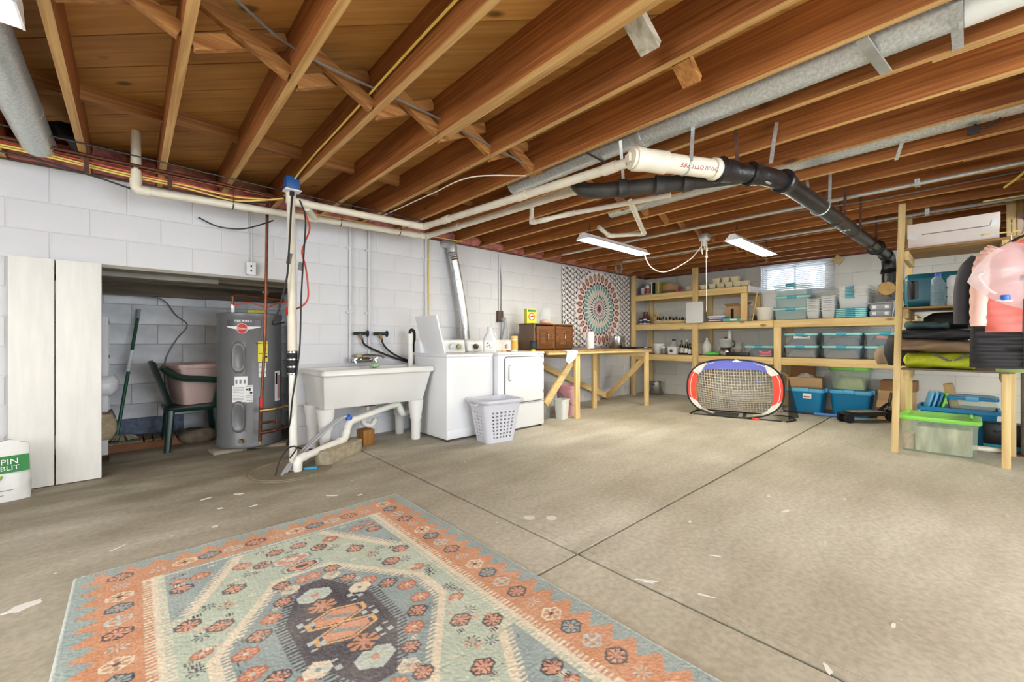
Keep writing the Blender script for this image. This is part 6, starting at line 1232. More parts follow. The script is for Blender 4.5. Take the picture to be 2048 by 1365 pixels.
# local x runs from the end by the bench to the end by the bins; local y points away from the room
GW, GH, lean = .575, .755, .16
def gp(a, s=1.0, e=2.6):
    c, q = math.cos(a), math.sin(a); x = GW * s * math.copysign(abs(c) ** (2 / e), c); z = GH / 2 + GH / 2 * s * math.copysign(abs(q) ** (2 / e), q) ; z = min(z, GH)
    return Vector((x, lean * z / GH, z + .012))
NA = 72
MB().tube([gp(2 * PI * k / NA) for k in range(NA + 1)], .011, 8, cap=False).build('hoop', M_black, t)
M_gb = mat('goal_blue', (96, 104, 196), .7); M_gw = mat('goal_white', (232, 228, 222), .75); M_gr = mat('goal_red', (222, 70, 54), .7)
def gi(a):
    c, q = math.cos(a), math.sin(a); x = .455 * math.copysign(abs(c) ** (2 / 5), c); z = .355 + .275 * math.copysign(abs(q) ** (2 / 4), q)
    return Vector((x, lean * z / GH, z + .012))
def band(a0, a1, m_, nm, b0, b1):
    MB().grid(lambda u, v: gp(math.radians(a0 + (a1 - a0) * u)).lerp(gi(math.radians(b0 + (b1 - b0) * u)), v) + Vector((0, .006 * math.sin(9 * u) * v, 0)), 14, 3).build(nm, m_, t, smooth=60)
band(58, 118, M_gb, 'border_panel', 46, 136); band(26, 58, M_gw, 'border_panel', 30, 46); band(118, 152, M_gw, 'border_panel', 136, 152); band(-14, 26, M_gr, 'border_panel', -26, 30); band(152, 196, M_gr, 'border_panel', 152, 205); band(-62, -14, M_gw, 'border_panel', -44, -26); band(196, 236, M_gw, 'border_panel', 205, 226)
p_ = gp(math.radians(88), .87); 
lgm = MB().prism([(-.055, 0), (.05, 0), (.065, .012), (.03, .018), (.01, .034), (-.015, .04), (-.02, .022), (-.045, .024)], 'y', -.001, .001).build('logo', M_paper, t, loc=(p_.x, p_.y - .005, p_.z + .015))
# base frame and the net between hoop and base
MB().tube([(-.52, .02, .012), (-.50, .34, .012), (-.40, .46, .012), (.5, .50, .012), (.66, .44, .012), (.70, .2, .012), (.60, .0, .012)], .010, 6).build('base_hoop', M_black, t)
MB().box(-.48, .55, .02, .06, 0.002, .012).build('ground_band', M_black, t); MB().box(-.25, .05, .06, .40, .002, .006).build('ground_panel', mat('dark_grey_panel', (54, 52, 54), .8), t); MB().box(.10, .14, .05, .45, .002, .008).build('ground_band', M_black, t)
m = MB(); NU, NV = 28, 17
def netp(u, v):
    x = -.47 + .94 * u; top = Vector((x * 1.0, lean * .86 + .02, .64)); bot = Vector((x * 1.02 + .02, .46, .03)); p = top.lerp(bot, v); p.y += .10 * math.sin(v * PI) * -.3; p.z -= .05 * math.sin(u * PI) * math.sin(v * PI); return p
for i in range(NU + 1): m.tube([netp(i / NU, j / 11) for j in range(12)], 0.0055, 4, cap=False)
for j in range(NV + 1): m.tube([netp(i / 17, j / NV) for i in range(18)], 0.0055, 4, cap=False)
for s in (-1, 1):
    def sp(u, v, s=s):
        f = gp(math.radians(0 + (70 - 140 * v) if s > 0 else 180 - (70 - 140 * v)), .93); b_ = netp(1 if s > 0 else 0, v); b_.x += s * .06; return f.lerp(b_, u)
    for i in range(8): m.tube([sp(i / 7, j / 10) for j in range(11)], 0.0055, 4, cap=False)
    for j in range(18): m.tube([sp(i / 5, j / 17) for i in range(6)], 0.0055, 4, cap=False)
nt_ = m.build('net', mat('net_cord', (222, 214, 196), .8), t, smooth=0); nt_['kind'] = 'stuff'
MB().grid(lambda u, v: (.62 + .12 * u, .18 + .26 * u + .0 * v, .012 + .55 * v * (1 - u)), 6, 6).build('side_panel', mat('black_mesh_fabric', (30, 28, 30), .9, alpha=.85), t, smooth=60)
MB().obox((.04, .30, .30), (.10, .003, .10), (.6, 0, 0)).build('tag_card', M_paper, t); MB().obox((.30, .24, .46), (.09, .003, .07), (.6, 0, 0)).build('tag_card', mat('pale_blue_card', (176, 196, 224), .7), t)
tag(MB().lathe([(.042, 0), (.045, .004), (.045, .026), (.040, .03)], 24).build('puck', mat('orange_red_puck', (226, 78, 56), .5), loc=(5.96, 1.88, 0)), 'orange-red puck on the floor before the goal', 'puck')
# ---------------------------------------------------------------- tall pine rack near the jackets
rk = thing('storage_rack', 'tall pine rack with three plywood decks beside the hanging jackets', 'rack')
def rpart(name, m_, *q): return MB().box(*q).build(name, m_, rk, bevel=.003)
MB().loft([[(5.155, .454, 0), (5.193, .454, 0), (5.193, .502, 0), (5.155, .502, 0)], [(5.155, .402, 2.262), (5.193, .402, 2.262), (5.193, .450, 2.262), (5.155, .450, 2.262)]]).build('post', M_pineZ, rk, bevel=.003)
rpart('post', M_pineZ, 5.155, 5.193, -.208, -.160, 0, .757); rpart('post', M_pineZ, 5.75, 5.788, -.262, -.206, 0, 2.262); rpart('post', M_pineZ, 5.75, 5.788, .40, .45, 0, 2.262)
for z, y0 in ((.775, -.23), (1.325, -.25), (1.853, -.25)):
    rpart('deck', M_ply if z > 1 else M_dkdeck, 5.165, 5.80, y0, .435, z - .016, z)
    rpart('cross_rail', M_pineX, 5.195, 5.79, .385, .423, z - .10, z - .016)
    rpart('cross_rail', M_pineX, 5.195, 5.79, -.20, -.162, z - .10, z - .016)
# long white carton on the upper deck
t = thing('long_carton', 'long white cardboard carton on the top deck of the rack', 'box', (5.40, .12, 1.853)); M_wcard = mat('white_cardboard', (226, 214, 204), .7, var=.04)
MB().box(-.20, .20, -.27, .27, 0, .105).build('base', M_wcard, t, bevel=.003); MB().box(-.205, .205, -.275, .275, .10, .215).build('lid', M_wcard, t, bevel=.003); MB().box(-.2065, -.2045, -.21, .18, .108, .116).build('slot', mat('slot_strip_brown', (140, 124, 116), .8), t, smooth=0)  # dull brown strip along the slot of the carton
MB().obox((-.208, .24, .10), (.002, .06, .04), (.3, 0, 0)).build('tape', M_clear, t); MB().obox((-.208, -.24, .13), (.002, .03, .05), (.3, 0, 0)).build('tape', M_paper, t)
# middle deck
t = thing('suitcase', 'teal hard suitcase lying on the middle deck of the rack', 'suitcase', (5.42, .27, 1.325)); M_case = mat('teal_suitcase', (24, 104, 122), .4)
MB().loft([[(x, y, z) for x, z, _ in rrect(.38, .30, .05, 6, 0, 0, .155)] for y in ()] or [[(x, .145, z) for x, z, _ in rrect(.34, .26, .05, 6, 0, 0, .155)], [(x, .155 - .03, z) for x, z, _ in rrect(.38, .30, .06, 6, 0, 0, .155)], [(x, -.22, z) for x, z, _ in rrect(.38, .30, .06, 6, 0, 0, .155)], [(x, -.24, z) for x, z, _ in rrect(.35, .27, .05, 6, 0, 0, .155)]]).build('shell', M_case, t, smooth=40)
MB().loft([[(-.19, y, z) for y, z, _ in rrect(.07, .17, .03, 5, 0, .09, .155)], [(-.2, y, z) for y, z, _ in rrect(.065, .165, .03, 5, 0, .09, .155)]]).build('handle_recess', M_black, t); MB().tube(bez([(-.2, .09, .085), (-.225, .09, .10), (-.225, .09, .21), (-.2, .09, .225)], 4), .012, 8).build('handle', M_black, t)
MB().tube([(-.05, .152, .04), (-.05, .155, .27)], .008, 8).build('zipper', M_black, t)
for s in (.04, .27): MB().lathe([(.015, 0), (.02, .01), (.015, .02)], 12, (.1, .15, s), M=Matrix.Rotation(-PI / 2, 3, 'X')).build('wheel', M_black, t)
t = lathe_thing('water_bottle', 'large clear water bottle with blue cap before the teal suitcase', 'bottle', (5.205, .20, 1.325), [('bottle', mat('ribbed_clear_plastic', (186, 206, 220), .12, alpha=.38), [(.044, 0), (.05, .008), (.05, .03), (.047, .035), (.05, .04), (.047, .055), (.05, .06), (.047, .075), (.05, .08), (.047, .095), (.05, .10), (.047, .115), (.05, .12), (.047, .135), (.05, .14), (.048, .19), (.028, .235), (.021, .25), (.021, .262)]), ('cap', mat('royal_blue_cap', (50, 90, 196), .4), [(.025, .258), (.025, .285), (.022, .288)])], n=24)
MB().tube(bez([(-.02, .02, .25), (-.05, .03, .235), (-.058, .035, .21), (-.045, .03, .19)], 4), .006, 8).build('handle', M_clear, t)
t = thing('jerry_can', 'white ribbed plastic jerry can beside the clear water bottle', 'jerry can', (5.33, .07, 1.325)); M_jer = mat('milky_white_plastic', (232, 234, 234), .35)
MB().loft([rrect(.24, .15, .03, 5, 0), rrect(.25, .16, .035, 5, .015), rrect(.25, .16, .035, 5, .075), rrect(.24, .15, .035, 5, .082), rrect(.25, .16, .035, 5, .09), rrect(.25, .16, .035, 5, .15), rrect(.24, .15, .035, 5, .157), rrect(.25, .16, .035, 5, .165), rrect(.25, .16, .035, 5, .235), rrect(.22, .13, .03, 5, .262)]).build('body', M_jer, t, smooth=50)
MB().tube(bez([(-.08, .0, .255), (-.06, 0, .30), (.04, 0, .30), (.06, 0, .255)], 4), .014, 10).build('handle', M_jer, t); MB().lathe([(.03, .255), (.03, .29), (.026, .294)], 16, (.1, 0, 0)).build('cap', M_jer, t)
cloth('black_duffel', 'black duffel bag squeezed in the top of the bedding pile', (5.5, .05, 1.13), (.5, .5, .14), mat('black_nylon', (20, 20, 22), .7), 31, 'bag', 0, .15)
# bedding pile on the low deck: rolls lie along y
def roll(name, lb, cat, x, z, y0, y1, rx, rz, m_, seed, end=None, amp=1.0, droop=0.0):
    rnd = random.Random(seed); t = thing(name, lb, cat, (x, (y0 + y1) / 2, z)); L_ = []; n = 26; K = 16; ph = [rnd.uniform(0, 6) for _ in range(5)]; hl = (y1 - y0) / 2
    for k in range(K + 1):
        s = k / K; y = -hl + 2 * hl * s; e = min(1, math.sqrt(min(s, 1 - s) * 14) + .25); lp = []
        for i in range(n):
            a = 2 * PI * i / n; w = 1 + amp * (.05 * math.sin(3 * a + ph[0] + 6 * s) + .04 * math.sin(5 * a + ph[1] - 11 * s) + .03 * math.sin(17 * s + ph[2]))
            cz = math.sin(a); cz = math.copysign(abs(cz) ** .75, cz)
            lp.append((rx * math.cos(a) * e * w, y, rz + rz * cz * e * min(1.05, w) + (droop * (s - .5) * 2)))
        L_.append(lp)
    MB().loft(L_).build('roll_body', m_, t, smooth=70); return t
M_lime2 = mat('lime_check_fabric', (186, 196, 40), .7, var=.12, scale=40, bump=.5, bscale=60)
t = roll('tent', 'lime green checked tent folded flat on the low deck', 'tent', 5.345, .775, -.04, .43, .17, .07, M_lime2, 4, amp=1.3)
MB().tube(bez([(-.12, .04, .125), (-.16, -.02, .10), (-.165, -.08, .07), (-.15, -.14, .11), (-.10, -.18, .13)], 5), .012, 6).build('strap', mat('grey_webbing', (110, 108, 100), .8), t)
roll('sleeping_bag', 'brown rolled sleeping bag lying over the lime tent', 'sleeping bag', 5.345, .918, -.08, .48, .16, .058, mat('brown_nylon', (150, 124, 100), .55, var=.1, bump=.5, bscale=9, scale=4), 5, amp=1.6, droop=.015)
roll('sleeping_bag', 'charcoal sleeping bag lying over the brown one', 'sleeping bag', 5.36, 1.035, -.06, .47, .18, .045, mat('charcoal_nylon', (52, 54, 60), .6, var=.15, scale=5), 6, amp=1.4)
roll('sleeping_pad', 'dark teal folded blanket on top of the charcoal sleeping bag', 'blanket', 5.40, 1.125, .12, .43, .18, .04, mat('dark_teal_fleece', (74, 98, 100), .9, var=.1), 8, amp=1.2)
roll('duffel_bag', 'round-ended black duffel bag poking past the rack post', 'bag', 5.64, .776, .0, .60, .11, .15, mat('black_canvas', (38, 38, 42), .75, var=.2, scale=6), 9, amp=.4)
roll('sleeping_bag', 'tan canvas bag end beside the black duffel', 'bag', 5.76, .776, .22, .69, .06, .09, mat('tan_canvas', (146, 126, 104), .9, var=.12), 10, amp=1.0)
# under the rack
t = crate('storage_bin', 'clear bin with lime lid on the floor under the rack', 'bin', (5.54, .205, 0), .50, .42, .335, M_limec, M_lime, None, 0, None, .5, .93, None, .02, .035)
MB().loft([rrect(.30, .36, .03, 4, .012, -.03, -.03), rrect(.30, .36, .03, 4, .24, -.03, -.03)]).build('contents', mat('smudged_beige_box', (190, 184, 160), .8, var=.55, scale=7, stretch=(1, 2.2, .6)), t, bevel=.01); MB().loft([rrect(.2, .07, .02, 4, .012, -.05, .195), rrect(.2, .07, .02, 4, .15, -.05, .195)]).build('contents', mat('rosy_parcel', (196, 150, 132), .8, var=.4, scale=25), t)
for y in (-.2, .2): MB().tube(bez([(-.06, y, .335), (-.04, y, .352), (.04, y, .352), (.06, y, .335)], 3), .01, 8).build('handle', M_lime, t)
t = thing('storage_bin', 'open blue bin holding lids behind the lime-lidded bin', 'bin', (6.28, .10, 0)); MB().loft([rrect(.34, .46, .03, 4, 0), rrect(.38, .53, .04, 4, .30), rrect(.42, .58, .045, 4, .305), rrect(.42, .58, .045, 4, .345), rrect(.38, .54, .04, 4, .345), rrect(.33, .45, .03, 4, .02)]).build('body', M_blue, t, smooth=40)
for k in range(4): tag(MB().loft([[(x, .0, z) for x, z, _ in rrect(.2, .17, .03, 4)], [(x, .018, z) for x, z, _ in rrect(.2, .17, .03, 4)]]).build('tote_lid', [M_bluelid, M_bluelid, M_blue, M_lime][k], bevel=.004, loc=(6.28, .30 - .035 * k, .40), rot=(.25, 0, .2)), ['first pale blue lid standing in the open blue bin', 'second pale blue lid standing in the open blue bin', 'deep blue lid standing in the open blue bin', 'lime lid standing in the open blue bin'][k], 'lid')
t = crate('storage_box', 'flat blue-lidded box resting on the open blue bin', 'box', (6.30, .0, .345), .34, .32, .12, M_limec, M_blue, M_bluelid, 0, None)
t = thing('cardboard_tube', 'brown cardboard tube sticking up from the open blue bin', 'tube', (6.42, .13, .02)); MB().tube([(.0, -.05, .05), (-.05, .04, .55)], .04, 18, cap=False).build('tube_wall', M_card, t); MB().tube([(-.049, .038, .54), (-.05, .04, .549)], .036, 18).build('tube_end', M_cardd, t)
t = thing('black_case', 'black plastic case on the floor behind the short rack post', 'case', (6.05, -.19, 0)); MB().box(-.1, .1, -.15, .12, .05, .25).build('shell', M_black, t, bevel=.015); MB().box(-.098, .098, -.148, .118, 0, .06).build('tray', mat('teal_tray', (30, 140, 160), .5), t, bevel=.01); MB().tube(bez([(-.1, -.05, .18), (-.13, -.04, .18), (-.13, .04, .18), (-.1, .05, .18)], 3), .008, 8).build('handle', M_black, t)
tag(MB().tube([(5.80, -.0, .025), (5.86, -.26, .025)], .024, 14).build('pvc_pipe', M_pvc), 'short white pipe lying on the floor behind the rack', 'pipe')
t = thing('steel_column', 'grey steel support column beside the rack', 'column', (5.86, -.34, 0)); MB().tube([(0, 0, .012), (0, 0, ZJ - .19)], .048, 24).build('shaft', mat('grey_column_paint', (140, 132, 118), .6, var=.3, scale=7), t); MB().box(-.08, .08, -.08, .08, 0, .012).build('base_plate', M_rust, t); MB().box(-.08, .08, -.08, .08, ZJ - .19, ZJ - .18).build('cap_plate', M_rust, t)
beam = struct(MB().box(3.2, XB, -.48, -.30, ZJ - .18, ZJ).build('trim_1', wood('girder', (140, 96, 50), (190, 140, 86), 0), bevel=.004))
tag(MB().box(5.795, 5.81, -1.0, -.262, 1.9, 2.262).build('plywood_sheet', wood('rough_ply', (196, 150, 84), (226, 186, 118), 2, grain=20), smooth=0), 'plywood sheet fixed beside the tall post above the jackets', 'plywood')
tag(MB().grid(lambda u, v: (5.785 - .02 * math.sin(u * 7 + v * 3), -.27 - .3 * u, 1.95 + .2 * v * (1 - .5 * u)), 8, 6).build('insulation_paper', mat('pinkish_kraft', (206, 178, 160), .8, var=.2, scale=10), smooth=60), 'torn pinkish kraft paper hanging on the plywood sheet', 'paper')
for i, (z, y0, lb) in enumerate(((2.17, -.06, 'upper thin yellow reed stick by the plywood sheet'), (1.895, -.06, 'lower thin yellow reed stick at the end of the white carton'))):
    tag(MB().tube([(5.195, y0, z), (5.25, -.30 - .25 * (i == 0), z + .006)], .006, 8).build('reed_stick', mat('yellow_reed', (226, 200, 120), .6)), lb, 'stick')
# ---------------------------------------------------------------- clothes hanging from a rod
t = thing('clothes_rod', 'steel clothes rod hung from the joists for the jackets', 'rod', (4.4, -.27, 0)); MB().tube([(-.7, 0, 1.86), (.7, 0, 1.86)], .014, 12).build('rod', M_steel, t)
for x in (-.64, .58): MB().tube([(x, 0, 1.86), (x, 0, ZJ + .02)], .004, 6).build('hanger_wire', M_iron, t)
def jacket(lb, x, yc, ztop, w, h, m_, th=.07, baff=.05, sleeve=True, sl_m=None, open_=False, yaw=0.0, flare=1.0, q=1.0):
    t = thing('jacket', lb, 'jacket', (x, yc, 0), yaw); K = max(8, int(h / baff) * 4); L_ = []; n = 32
    for k in range(K + 1):
        s = k / K; z = ztop - h * s; sh = min(1, .30 + .70 * math.sqrt(min(1, s / .14))) * (1 + (flare - 1) * s); puff = (.80 + .20 * abs(math.sin(PI * (h * s) / baff)) * q + .2 * (1 - q)); lp = []
        for i in range(n):
            a = 2 * PI * i / n; c, d = math.cos(a), math.sin(a)
            lp.append((th * math.copysign(abs(c) ** .6, c) * puff * (1 - .12 * math.cos(6 * a) * 0) * (.35 + .65 * min(1, s * 6)) + .012 * math.sin(4 * d + 9 * s), w / 2 * sh * math.copysign(abs(d) ** .85, d) * (.985 + .015 * puff), z + .02 * (d * d) * -(1 if s < .2 else 0)))
        L_.append(lp)
    body = MB().loft(L_).build('torso', m_, t, smooth=60)
    if sleeve:
        for s_ in (-1, 1):
            P = bez([(0, s_ * w * .36, ztop - .05), (-.005, s_ * w * .50, ztop - .13), (-.01, s_ * w * .56, ztop - h * .5), (-.015, s_ * w * .57, ztop - h * .93)], 14)
            R_ = [(.058 - .012 * i / len(P)) * (.85 + .15 * abs(math.sin(PI * i * h / len(P) / (baff * .9))) * q + .15 * (1 - q)) for i in range(len(P))]
            MB().tube(P, R_, 14).build('sleeve', sl_m or m_, t)
    MB().box(-th - .004, -th + .012, -.006, .006, ztop - h * .98, ztop - .08).build('zipper', mat('jacket_zip', (70, 60, 60), .5), t)
    MB().tube(bez([(0, -w * .36, ztop - .055), (0, 0, ztop + .025), (0, w * .36, ztop - .055)], 6), .008, 8).build('hanger_bar', M_black, t); MB().tube(bez([(0, 0, ztop + .025), (0, 0, 1.80), (.02, 0, 1.875 + .006), (-.015, .0, 1.872), (-.018, 0, 1.845)], 5), .0035, 6).build('hanger_hook', M_steel, t)
    return t
M_coral = mat('coral_puffer', (240, 128, 118), .5, var=.06); M_peach = mat('pale_peach_puffer', (246, 200, 188), .5); M_bk = mat('black_puffer', (26, 26, 30), .5); M_chj = mat('charcoal_jacket', (64, 64, 70), .65, var=.1)
jacket('coral pink puffer jacket hanging behind the clear water bag', 4.38, -.26, 1.70, .40, .62, M_coral, .06, .055, True, M_peach)
jacket('charcoal jacket hanging behind the coral puffer', 4.62, -.19, 1.67, .42, .56, M_chj, .05, .3, True, None, q=.15)
jacket('black quilted long coat hanging below the coral puffer', 4.48, -.24, 1.66, .47, .83, M_bk, .055, .05, False, None, flare=1.08)
jacket('lime and grey jacket hem showing behind the black coat', 4.82, -.36, 1.66, .48, .87, mat('lime_grey_jacket', (150, 170, 96), .7), .05, .2, False, None, q=.2)
t = thing('water_bag', 'pink-tinged clear collapsible water bag with blue tap', 'water bag', (4.12, -.20, 1.43)); M_wb = mat('pinkish_film', (250, 232, 232), .1, alpha=.42)
def wb(u, v, s):
    a, b_ = (u - .5) * .33 * (1 + .2 * math.sin(PI * v)), (v - .5) * .30 * (1 + .2 * math.sin(PI * u)); e = (math.sin(PI * min(max(u, .01), .99)) * math.sin(PI * min(max(v, .01), .99))) ** .5
    th = math.radians(38); return (s * .07 * e + .005 * e * math.sin(16 * u + 11 * v), a * math.cos(th) - b_ * math.sin(th), a * math.sin(th) + b_ * math.cos(th))
MB().grid(lambda u, v: wb(u, v, -1), 20, 20).build('front_film', M_wb, t, smooth=70); MB().grid(lambda u, v: wb(u, v, 1), 20, 20, True).build('back_film', M_wb, t, smooth=70)
MB().lathe([(.022, 0), (.022, .03), (.018, .034)], 14, (-.06, .06, -.155)).build('tap_cap', mat('blue_tap', (50, 110, 206), .4), t); MB().beam((-.06, .03, -.16), (-.06, .10, -.152), .03, .014).build('tap_lever', M_whitep, t, bevel=.004)
MB().tube(bez([(-.06, .15, .03), (-.08, .17, .0), (-.08, .13, -.08), (-.07, .10, -.11)], 4), .008, 8).build('handle', M_wb, t); MB().beam((0, -.10, .13), (.0, -.06, .44), .016, .003, (1, 0, 0)).build('hang_strap', M_black, t, smooth=0)
t = thing('webbing_strap', 'black webbing strap hanging from the rod before the coral puffer', 'strap', (4.08, -.235, 0))
MB().beam((0, 0, 1.855), (0, .012, 1.07), .028, .004, (1, 0, 0)).build('webbing', M_black, t, smooth=0); MB().box(-.012, .012, -.02, .035, 1.39, 1.43).build('buckle', M_black, t, bevel=.004)
# ---------------------------------------------------------------- patterned rug
def rug():
    LX, LY = 1.482, 2.10; X0, Y0 = -.182, 2.572; step = .004
    nu, nv = int(LX / step), int(LY / step)
    u = (np.linspace(0, LX, nu + 1)[:, None]) * np.ones((1, nv + 1)); v = np.ones((nu + 1, 1)) * np.linspace(0, LY, nv + 1)[None, :]
    C = lambda *c: np.array(lin(c)[:3])
    blue, blue2, org, org2, mint, cream, navy, salmon, rose, pale = C(158, 178, 180), C(140, 162, 168), C(216, 154, 116), C(200, 134, 94), C(196, 212, 196), C(240, 230, 208), C(70, 68, 84), C(230, 166, 134), C(214, 158, 146), C(204, 218, 216)
    col = np.zeros((nu + 1, nv + 1, 3)); cu, cv = LX / 2, LY / 2; s = np.abs(u - cu); t = np.abs(v - cv); du, dv = cu - s, cv - t; e = np.minimum(du, dv)
    long_side = du < dv; run = np.where(long_side, v, u); runc = np.where(long_side, cv, cu)
    col[:] = blue
    # field: corner areas blue-grey, mint hexagon, cream outlines with hatching, inner blue hexagon, navy medallion
    fld = (du > .215) & (dv > .235)
    def hexd(su, tv, a, b, c):
        """distance-like value of a hexagon: half width a up to height b, then narrowing to half width c... positive inside"""
        return None
    # outer mint area: everything except corner triangles
    def outer(pad):   # corner triangle test: inside the mint hexagon
        a0, a1 = .16 + pad, .38 + pad; t0, t1 = .80 + pad, .42 + pad
        lineu = a0 + (a1 - a0) * (t0 - t) / (t0 - t1)          # half-width allowed at height t
        return np.where(t > t0, -1., np.where(t > t1, lineu - s, 1.0))
    mo = outer(0.); col[fld] = blue; col[fld & (mo > 0)] = mint
    hatch = ((run * 0 + v) / .017 % 1) < .5
    co = fld & (mo > -.035) & (mo < .0); col[co] = cream
    ho = fld & (mo > -.06) & (mo <= -.035) & hatch; col[ho] = cream
    st = fld & (np.abs(t - .40) < .012) & (s > .37); col[st & (((u) / .017 % 1) < .55)] = cream
    # inner hexagon
    def inner(): 
        w = np.where(t < .09, .385, .385 - (.385 - .12) * (t - .09) / (.45 - .09)); return np.where(t < .45, w - s, -1.)
    mi = inner(); col[fld & (mi > 0)] = blue2 * .5 + blue * .5
    ci = fld & (mi > .0) & (mi < .035); col[ci] = cream
    hi = fld & (mi >= .035) & (mi < .06) & hatch; col[hi] = cream
    edge_i = fld & (t > .435) & (t < .455) & (s < .13); col[edge_i] = cream
    # medallion
    wm = np.where(t < .12, .155, .155 - .11 * (t - .12) / .22); mm = np.where(t < .34, wm - s, -1.); col[mm > 0] = navy
    hm = (mm > -.035) & (mm <= 0) & (t < .36) & hatch; col[hm] = navy
    # small motifs
    def hexmask(cx, cy, rx, ry):
        x = np.abs(u - cx) / rx; y = np.abs(v - cy) / ry; return np.maximum(y, x * .55 + y * .62 + 0 * x) if False else np.maximum(x, (x + y * 1.35) / 1.55)
    def star(cx, cy, rx, ry, n, dark, fill, mid, ring=True):
        h = hexmask(cx, cy, rx, ry); a = np.arctan2((v - cy) / ry, (u - cx) / rx); r = np.hypot((u - cx) / rx, (v - cy) / ry)
        if ring: col[h < 1] = dark
        col[h < .80] = fill if ring else col[h < .80]
        sp = (r < .82) & (r > .28) & (np.cos(n * a) > .45); col[sp] = dark
        col[r < .24] = mid
    def sym(lst):
        for (a, b, rx, ry, kind) in lst:
            rx *= 1.14; ry *= 1.14
            for sx in (a, LX - a):
                for sy in (b, LY - b):
                    if kind == 0: star(sx, sy, rx, ry, 8, navy, salmon, rose)
                    elif kind == 1: star(sx, sy, rx, ry, 8, navy, salmon, blue, False)
                    elif kind == 2: star(sx, sy, rx, ry, 8, C(180, 110, 90), salmon, pale)
                    elif kind == 3: star(sx, sy, rx, ry, 8, cream, C(214, 206, 186), blue)
    R_ = (.036, .03)
    sym([(.334, .405, .036, .03, 0), (.40, .34, .034, .028, 2), (.33, .33, .026, .02, 2), (.493, .55, .036, .03, 0), (.331, .698, .036, .03, 0), (.416, .776, .036, .03, 0), (.36, .80, .03, .026, 1), (.45, .66, .032, .026, 1), (.56, .46, .03, .026, 1), (.62, .42, .034, .028, 0), (.69, .335, .034, .028, 0), (.55, .37, .034, .028, 2), (.40, .62, .03, .025, 1),
         (.616, .777, .03, .027, 0), (.66, .71, .03, .026, 3), (.72, .665, .03, .026, 2), (.559, .856, .032, .028, 2), (.506, .929, .034, .03, 0), (.455, .996, .034, .028, 2), (.64, .655, .03, .026, 0), (.45, .92, .02, .018, 1), (.35, .90, .028, .022, 2), (.33, .98, .03, .024, 1)])
    # big hexagons between the outlines on the long axis
    for sy in (.50, LY - .50):
        for dx_, k in ((-.045, 0), (.045, 1)):
            h = hexmask(cu + dx_ * 0 + (dx_ * .2), sy + dx_, .085, .05); col[h < 1] = blue2; col[h < .84] = cream; col[h < .72] = navy if k else salmon; col[h < .6] = salmon if k else rose; col[h < .3] = navy if k else cream
    # inside the medallion
    for dy, k in ((-.235, 3), (.235, 3), (-.145, 0), (.145, 0)):
        star(cu + .02 * (1 if dy > 0 else -1), cv + dy, .062, .05, 8, pale if k == 3 else navy, (mint if k == 3 else org), rose)
    for dy in (-.048, .048):
        h = hexmask(cu, cv + dy, .105, .05); col[h < 1] = C(236, 190, 130); col[h < .84] = navy; col[h < .76] = salmon; w_ = np.abs((u - cu) / .105 - .35 * np.sin((v - cv - dy) / .05 * 3)) < .16; col[(h < .62) & w_] = blue2
    for sx in (-1, 1):
        star(cu + sx * .135, cv - sx * .17, .042, .036, 1, cream, cream, blue2); 
        for dy in (-.16, -.02, .1):
            x = (u - cu - sx * .10) / .03; y = (v - cv - dy * sx - .03) / .03; z = (np.abs(y) < 1) & (np.abs(x - .5 * np.sign(np.sin(y * 4.7))) < .35); col[z & (mm > 0)] = pale
    # little dark and coral tufts strewn over the mint field
    rnd = np.random.default_rng(11)
    for k in range(64):
        a, b = rnd.uniform(.3, LX / 2), rnd.uniform(.26, LY / 2); c_ = [navy, salmon, C(120, 110, 110), cream][k % 4]
        for sx in (a, LX - a):
            for sy in (b, LY - b):
                x = (u - sx) / .016; y = (v - sy) / .010; z = (np.abs(x) < 1) & (np.abs(y) < 1) & (np.abs(((x * 1.5) % 1) - .5) < .28) & (mm < -.05) & ((mo > .012) | (mo < -.07)) & ((mi < -.012) | (mi > .07)) & fld & (du > .30); col[z] = c_
    # long-side striped guard
    g = (du > .215) & (du < .285) & (dv > .215); col[g] = cream; col[g & (du < .242) & ((v / .019 % 1) < .5)] = org; col[g & (du > .262) & ((v / .019 % 1) < .5)] = mint
    g2 = (dv > .228) & (dv < .238) & (du > .215); col[g2] = cream
    # orange border with saw-teeth
    per = .094; ph = np.abs(((run - runc) / per + .5) % 1 - .5) * 2; tip = .098 - .07 * (1 - ph) ** 1.0
    b_ = (e <= .215) & ((du <= .215) | (dv <= .228)); col[b_] = blue; col[b_ & (e > tip)] = org
    col[b_ & (e < .010)] = pale
    k = 0
    def border_motif(x, y, vert, k):
        rx, ry = (.042, .036) if vert else (.046, .034)
        if k % 5 == 0: star(x, y, rx, ry, 8, navy, salmon, rose)
        elif k % 5 == 1: star(x, y, rx * .9, ry * .9, 8, pale, blue, salmon, False)
        elif k % 5 == 2: star(x, y, rx, ry, 6, cream, org, navy)
        elif k % 5 == 3: star(x, y, rx, ry, 8, navy, blue, rose)
        else: star(x, y, rx * .9, ry * .9, 4, pale, org, pale)
    for i in range(21):
        y = .12 + .0935 * i; border_motif(.148, y, True, i); border_motif(LX - .148, y, True, i + 2)
    for i in range(11):
        x = .27 + .0935 * i; border_motif(x, .148, False, i + 1); border_motif(x, LY - .148, False, i + 3)
    # worn, streaky weave
    rs = np.random.default_rng(5); streak = rs.normal(0, 1, (1, nv + 1)); streak = np.convolve(streak[0], np.ones(2) / 2, 'same')[None, :]; streak2 = rs.normal(0, 1, (nu + 1, 1)); n_ = rs.normal(0, 1, (nu + 1, nv + 1))
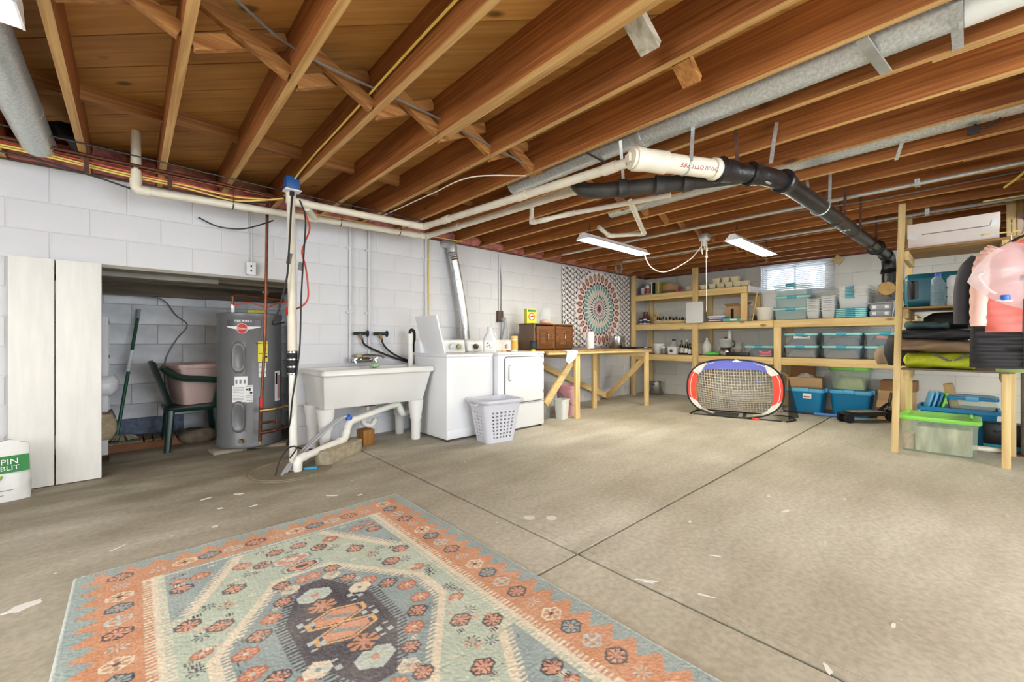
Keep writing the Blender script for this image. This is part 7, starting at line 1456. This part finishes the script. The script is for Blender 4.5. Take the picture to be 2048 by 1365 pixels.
    lo = rs.normal(0, 1, (nu // 24 + 3, nv // 24 + 3)); iu = np.linspace(0, lo.shape[0] - 1.001, nu + 1); iv = np.linspace(0, lo.shape[1] - 1.001, nv + 1); a0 = iu.astype(int); b0 = iv.astype(int); fu = (iu - a0)[:, None]; fv = (iv - b0)[None, :]
    low = lo[a0][:, b0] * (1 - fu) * (1 - fv) + lo[a0 + 1][:, b0] * fu * (1 - fv) + lo[a0][:, b0 + 1] * (1 - fu) * fv + lo[a0 + 1][:, b0 + 1] * fu * fv
    col *= (1 + .05 * streak + .03 * streak2 + .07 * n_ + .05 * low)[..., None]
    wear = np.clip(.19 + .06 * low + .05 * n_, 0, .35)[..., None]; col = col * (1 - wear) + C(200, 196, 186) * wear
    # verts
    zz = .009 + .0009 * rs.normal(0, 1, (nu + 1, nv + 1)); zz[e < .004] = .004
    vs = np.stack([X0 + u, Y0 - v, zz], -1).reshape(-1, 3)
    i = np.arange(nu)[:, None]; j = np.arange(nv)[None, :]; q = i * (nv + 1) + j; fs = np.stack([q, q + 1, q + nv + 2, q + nv + 1], -1).reshape(-1, 4)
    me = D.meshes.new('pile'); me.vertices.add(len(vs)); me.vertices.foreach_set('co', vs.astype(np.float32).ravel())
    me.loops.add(fs.size); me.loops.foreach_set('vertex_index', fs.astype(np.int32).ravel()); me.polygons.add(len(fs)); me.polygons.foreach_set('loop_start', np.arange(0, fs.size, 4, dtype=np.int32)); me.polygons.foreach_set('loop_total', np.full(len(fs), 4, np.int32)); me.update(calc_edges=True); me.validate()
    at = me.color_attributes.new('Col', 'FLOAT_COLOR', 'POINT'); rgba = np.ones((len(vs), 4), np.float32); rgba[:, :3] = np.clip(col, .01, 1).reshape(-1, 3); at.data.foreach_set('color', rgba.ravel())
    rt = thing('area_rug', 'faded teal and orange kilim-style rug lying on the concrete floor', 'rug', (0, 0, 0))
    put('pile', me, vcol_mat('woven_wool', .95), rt); MB().box(X0 + .002, X0 + LX - .002, Y0 - LY + .002, Y0 - .002, .0005, .006).build('backing', mat('rug_edge', (176, 190, 192), .95), rt, bevel=.002)
rug()
